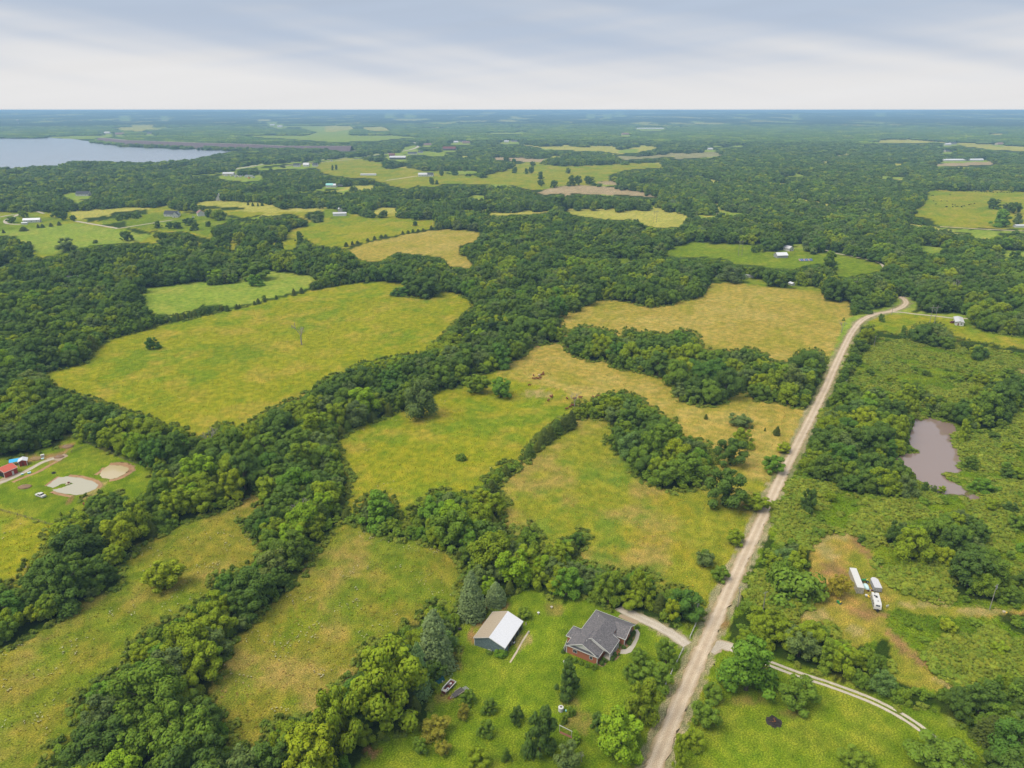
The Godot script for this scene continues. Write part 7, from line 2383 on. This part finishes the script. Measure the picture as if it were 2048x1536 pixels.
func build_poles_and_fences() -> void:
	# single poles: pixel of foot, height
	for e in [[1391, 1247, 9.5, "grey utility pole with transformer behind the upper white fence", true], [1475, 1214, 9.0, "grey utility pole in roadside brush across the driveway", false], [1526, 1220, 8.0, "thin weathered pole in the rough grass past the road", false], [1979, 1220, 11.0, "utility pole with transformer on the mown track", true], [1747, 697, 10.0, "grey utility pole in the brush below the road bend", false], [1783, 630, 9.0, "utility pole at the road bend", false], [1690, 783, 8.0, "grey pole among roadside trees by the brown pond", false], [133, 420, 14.0, "leaning brown utility pole at the wood edge near the lake farms", false], [154, 421, 12.0, "pale utility pole beside its leaning neighbour", false], [385, 432, 12.0, "white utility pole near the faded-red barn", false]]:
		var g := gp(e[0], e[1])
		var t := thing("utility_pole", e[3], "pole", Vector3(g.x, 0, g.z), 0.5)
		var mb := MB.new()
		mb.tube(Vector3.ZERO, Vector3(0, e[2], 0), 0.17, 0.11, 8)
		part("pole", mb, M.pole, t)
		pbox("crossarm", Vector3(0, e[2] - 0.5, 0), Vector3(2.0, 0.12, 0.12), M.pole, t)
		for x in [-0.85, 0.85]:
			mb = MB.new()
			mb.tube(Vector3(x, e[2] - 0.44, 0), Vector3(x, e[2] - 0.2, 0), 0.06, 0.05, 6)
			part("insulator", mb, M.white, t)
		if e[4]:
			mb = MB.new()
			mb.tube(Vector3(0.42, e[2] - 2.0, 0), Vector3(0.42, e[2] - 1.0, 0), 0.28, 0.28, 10)
			part("transformer", mb, M.grey_metal, t)
	# twin-pole pylons of the power line
	for e in [[1480, 511, "twin-pole pylon standing in the bright green meadow"], [1310, 445, "twin-pole pylon in the hayfield beyond the great wood"], [1862, 655, "twin-pole pylon in the roadside field near the mobile home"], [1712, 598, "twin-pole pylon among trees at the tan pasture's corner"], [1345, 420, "twin-pole pylon at the far hay strip"]]:
		var g := gp(e[0], e[1])
		var t := thing("power_pylon", e[2], "pylon", Vector3(g.x, 0, g.z), 0.2)
		for x in [-2.3, 2.3]:
			var mb := MB.new()
			mb.tube(Vector3(x, 0, 0), Vector3(x, 19, 0), 0.24, 0.16, 7)
			part("pole", mb, M.pole, t)
		pbox("crossarm", Vector3(0, 17, 0), Vector3(11, 0.3, 0.25), M.pole, t)
		board(t, "brace", Vector3(-2.3, 13.0, 0), Vector3(2.3, 16.8, 0), 0.14, 0.12, M.pole)
		board(t, "brace", Vector3(2.3, 13.0, 0.15), Vector3(-2.3, 16.8, 0.15), 0.14, 0.12, M.pole)
	# white board fences at the driveway
	for e in [[1394, 1246, 1380, 1277, "white board fence above the house driveway"], [1367, 1299, 1351, 1333, "white board fence below the house driveway"], [1347, 1340, 1318, 1400, "white board fence half hidden by roadside trees"]]:
		var a := gp(e[0], e[1])
		var b := gp(e[2], e[3])
		var l := a.distance_to(b)
		var t := thing("white_fence", e[4], "fence", a, yaw_of(b - a))
		var n := maxi(3, int(l / 2.2))
		for k in n + 1:
			pbox("post", Vector3(l * k / n, 0.62, 0), Vector3(0.16, 1.24, 0.16), M.white, t)
		for y in [0.35, 0.72, 1.1]:
			pbox("rail", Vector3(l * 0.5, y, 0.1), Vector3(l, 0.2, 0.05), M.white, t)
	# wire fences of the pond farm
	for e in [["D", [-30, 1165, 150, 1215, 350, 1275], "wire fence below the milky ponds"], ["D", [340, 730, 440, 752, 530, 790, 640, 838, 760, 888, 900, 930], "wire fence under the trees above the milky ponds"], ["D", [530, 790, 420, 835, 380, 850], "short wire fence from the corner to the brush heaps"]]:
		var xy: Array = e[1]
		var first := gt(e[0], xy[0], xy[1])
		var t := thing("wire_fence", e[2], "fence", first)
		for k in range(0, xy.size() - 2, 2):
			var a := gt(e[0], xy[k], xy[k + 1]) - first
			var b := gt(e[0], xy[k + 2], xy[k + 3]) - first
			var n := maxi(1, int(a.distance_to(b) / 4.0))
			for i in n:
				pbox("post", a.lerp(b, float(i) / n) + Vector3(0, 0.65, 0), Vector3(0.14, 1.3, 0.14), M.wood, t)
			for y in [0.3, 0.7, 1.1]:
				board(t, "wire", a + Vector3(0, y, 0), b + Vector3(0, y, 0), 0.05, 0.05, M.deck)
	# mailbox by the road
	var g := gp(1428, 1334)
	var t := thing("mailbox", "dark mailbox on a post beside the dirt road", "mailbox", Vector3(g.x, 0, g.z), 0.4)
	pbox("post", Vector3(0, 0.5, 0), Vector3(0.1, 1.0, 0.1), M.wood, t)
	pbox("box", Vector3(0, 1.12, 0), Vector3(0.25, 0.28, 0.55), M.black, t)
	pbox("flag", Vector3(0.15, 1.25, 0), Vector3(0.02, 0.2, 0.1), M.red, t)


# ---------------------------------------------------------------- cattle

func body_mesh(bones: Array, cell: float) -> ArrayMesh:
	# smooth union of tapered capsules, meshed as surface nets
	var lo := Vector3.INF
	var hi := -Vector3.INF
	for b in bones:
		for k in 2:
			lo = lo.min(b[k] - Vector3.ONE * (b[2 + k] + cell * 2.0))
			hi = hi.max(b[k] + Vector3.ONE * (b[2 + k] + cell * 2.0))
	var nx := int((hi.x - lo.x) / cell) + 2
	var ny := int((hi.y - lo.y) / cell) + 2
	var nz := int((hi.z - lo.z) / cell) + 2
	var f := PackedFloat32Array()
	f.resize(nx * ny * nz)
	for z in nz:
		for y in ny:
			for x in nx:
				var p := lo + Vector3(x, y, z) * cell
				var s := 0.0
				for b in bones:
					var ab: Vector3 = b[1] - b[0]
					var t := clampf((p - b[0]).dot(ab) / ab.length_squared(), 0.0, 1.0)
					var d: float = (p - b[0] - ab * t).length() - lerpf(b[2], b[3], t)
					s += exp(-d * 26.0)
				f[(z * ny + y) * nx + x] = -log(maxf(s, 1e-30)) / 26.0
	var id := {}
	var pts := PackedVector3Array()
	for z in nz - 1:
		for y in ny - 1:
			for x in nx - 1:
				var sum := Vector3.ZERO
				var n := 0
				for e in [[0, 1], [0, 2], [0, 4], [1, 3], [1, 5], [2, 3], [2, 6], [3, 7], [4, 5], [4, 6], [5, 7], [6, 7]]:
					var a := Vector3i(x + (e[0] & 1), y + (e[0] >> 1 & 1), z + (e[0] >> 2))
					var b := Vector3i(x + (e[1] & 1), y + (e[1] >> 1 & 1), z + (e[1] >> 2))
					var fa := f[(a.z * ny + a.y) * nx + a.x]
					var fb := f[(b.z * ny + b.y) * nx + b.x]
					if (fa < 0.0) != (fb < 0.0):
						sum += Vector3(a).lerp(Vector3(b), fa / (fa - fb))
						n += 1
				if n:
					id[Vector3i(x, y, z)] = pts.size()
					pts.append(lo + sum / n * cell)
	var st := SurfaceTool.new()
	st.begin(Mesh.PRIMITIVE_TRIANGLES)
	st.set_smooth_group(0)
	for z in range(1, nz - 1):
		for y in range(1, ny - 1):
			for x in range(1, nx - 1):
				var here := f[(z * ny + y) * nx + x] < 0.0
				for ax in 3:
					var st2 := Vector3i(1 if ax == 0 else 0, 1 if ax == 1 else 0, 1 if ax == 2 else 0)
					var o := Vector3i(x, y, z) + st2
					var there := f[(o.z * ny + o.y) * nx + o.x] < 0.0
					if here == there:
						continue
					var u := Vector3i(0, 1, 0) if ax == 0 else (Vector3i(0, 0, 1) if ax == 1 else Vector3i(1, 0, 0))
					var w := Vector3i(0, 0, 1) if ax == 0 else (Vector3i(1, 0, 0) if ax == 1 else Vector3i(0, 1, 0))
					var c := Vector3i(x, y, z)
					var q := [c - u - w, c - w, c, c - u]
					if not here:
						q.reverse()
					var ok := true
					for e in q:
						ok = ok and id.has(e)
					if ok:
						for k in [0, 2, 1, 0, 3, 2]:
							st.add_vertex(pts[id[q[k]]])
	st.index()
	st.generate_normals()
	return st.commit()


func build_cattle() -> void:
	var bones := [[Vector3(0, 1.02, -0.62), Vector3(0, 1.0, 0.55), 0.36, 0.34], [Vector3(0, 0.90, -0.2), Vector3(0, 0.92, 0.3), 0.36, 0.34], [Vector3(0, 1.18, 0.6), Vector3(0, 1.12, 1.0), 0.22, 0.16], [Vector3(0, 1.12, 1.0), Vector3(0, 0.92, 1.35), 0.15, 0.09], [Vector3(-0.16, 1.2, 0.98), Vector3(0.16, 1.2, 0.98), 0.05, 0.05], [Vector3(0, 1.2, -0.92), Vector3(0, 0.55, -1.0), 0.05, 0.035]]
	for s in [-1.0, 1.0]:
		bones.append([Vector3(s * 0.2, 0.85, 0.5), Vector3(s * 0.2, 0.4, 0.52), 0.15, 0.085])
		bones.append([Vector3(s * 0.2, 0.4, 0.52), Vector3(s * 0.2, 0.04, 0.5), 0.08, 0.06])
		bones.append([Vector3(s * 0.2, 0.9, -0.62), Vector3(s * 0.22, 0.48, -0.78), 0.2, 0.09])
		bones.append([Vector3(s * 0.22, 0.48, -0.78), Vector3(s * 0.22, 0.04, -0.7), 0.085, 0.06])
	var mesh := body_mesh(bones, 0.075)
	var r := RandomNumberGenerator.new()
	r.seed = 404
	# brown herd, in the zoom at (1020, 730) 200 wide
	var herd := [[480, 232], [620, 228], [600, 236, 1], [680, 185], [680, 212], [480, 296], [537, 290], [575, 296], [617, 288], [398, 430], [862, 655], [838, 672], [788, 745], [1168, 705], [1328, 710], [1440, 690], [1705, 685], [1775, 680], [1800, 658], [1165, 918], [1232, 878], [1283, 850]]
	var first: Node3D = null
	for e in herd:
		var g := zp(1020, 730, 200, e[0], e[1])
		var pale: bool = e.size() > 2
		var o: Node3D
		if first == null:
			o = cow(mesh, M.cow_red)
			first = o
		else:
			o = copy(first, Vector3.ZERO, 0.0)
		o.position = Vector3(g.x, 0, g.z)
		o.rotation.y = r.randf() * TAU
		o.scale = Vector3.ONE * r.randf_range(1.05, 1.3)
		tag(o, "cream-coloured cow among the brown herd" if pale else "red-brown cow grazing in the dry middle pasture", "cow", "" if pale else "brown cattle in the middle pasture")
		if pale:
			(o.get_child(0) as MeshInstance3D).material_override = M.cow_tan
	var lone := copy(first, gp(171, 1012), 1.2, 1.25)
	lone.set_meta("label", "brown cow beside the hedge below the milky ponds")
	lone.remove_meta("group")
	var black: Node3D = null
	for e in [[350, 115], [385, 78], [412, 104], [455, 108], [578, 70], [600, 100], [710, 116], [765, 116], [790, 105], [805, 95], [820, 108], [850, 118], [870, 108], [885, 120], [925, 100], [942, 126], [990, 115], [1010, 122], [1022, 134], [1048, 118], [1095, 138], [1190, 132], [1215, 142], [1255, 130], [1270, 148], [1300, 142], [1315, 152], [1440, 155], [1490, 130], [1520, 162], [1580, 150], [1600, 138], [1615, 148], [1650, 155], [1715, 158], [1755, 160], [1800, 152], [1835, 146], [235, 212], [262, 214], [590, 200], [265, 322], [415, 322], [530, 328], [312, 384], [515, 440], [530, 432], [642, 392], [640, 436], [688, 405], [708, 436], [740, 430], [815, 432], [820, 444], [845, 412], [875, 422], [965, 396], [1000, 384], [1072, 374]]:
		var g := zp(1840, 370, 208, e[0], e[1])
		var o: Node3D
		if black == null:
			o = copy(first, Vector3.ZERO, 0.0)
			o.name = "black_cow"
			used["black_cow"] = 0
			black = o
			(o.get_child(0) as MeshInstance3D).material_override = M.cow_black
		else:
			o = black.duplicate()
			o.name = numbered("black_cow")
			add_child(o)
		o.position = Vector3(g.x, 0, g.z)
		o.rotation.y = r.randf() * TAU
		o.scale = Vector3.ONE * r.randf_range(1.2, 1.5)
		tag(o, "black cow grazing in the fenced far pasture", "cow", "black cattle in the far pasture")


func cow(mesh: Mesh, m: Material) -> Node3D:
	var o := thing("brown_cow", "red-brown cow grazing in the dry middle pasture", "cow")
	var b := MeshInstance3D.new()
	b.name = "body"
	b.mesh = mesh
	b.material_override = m
	o.add_child(b)
	return o
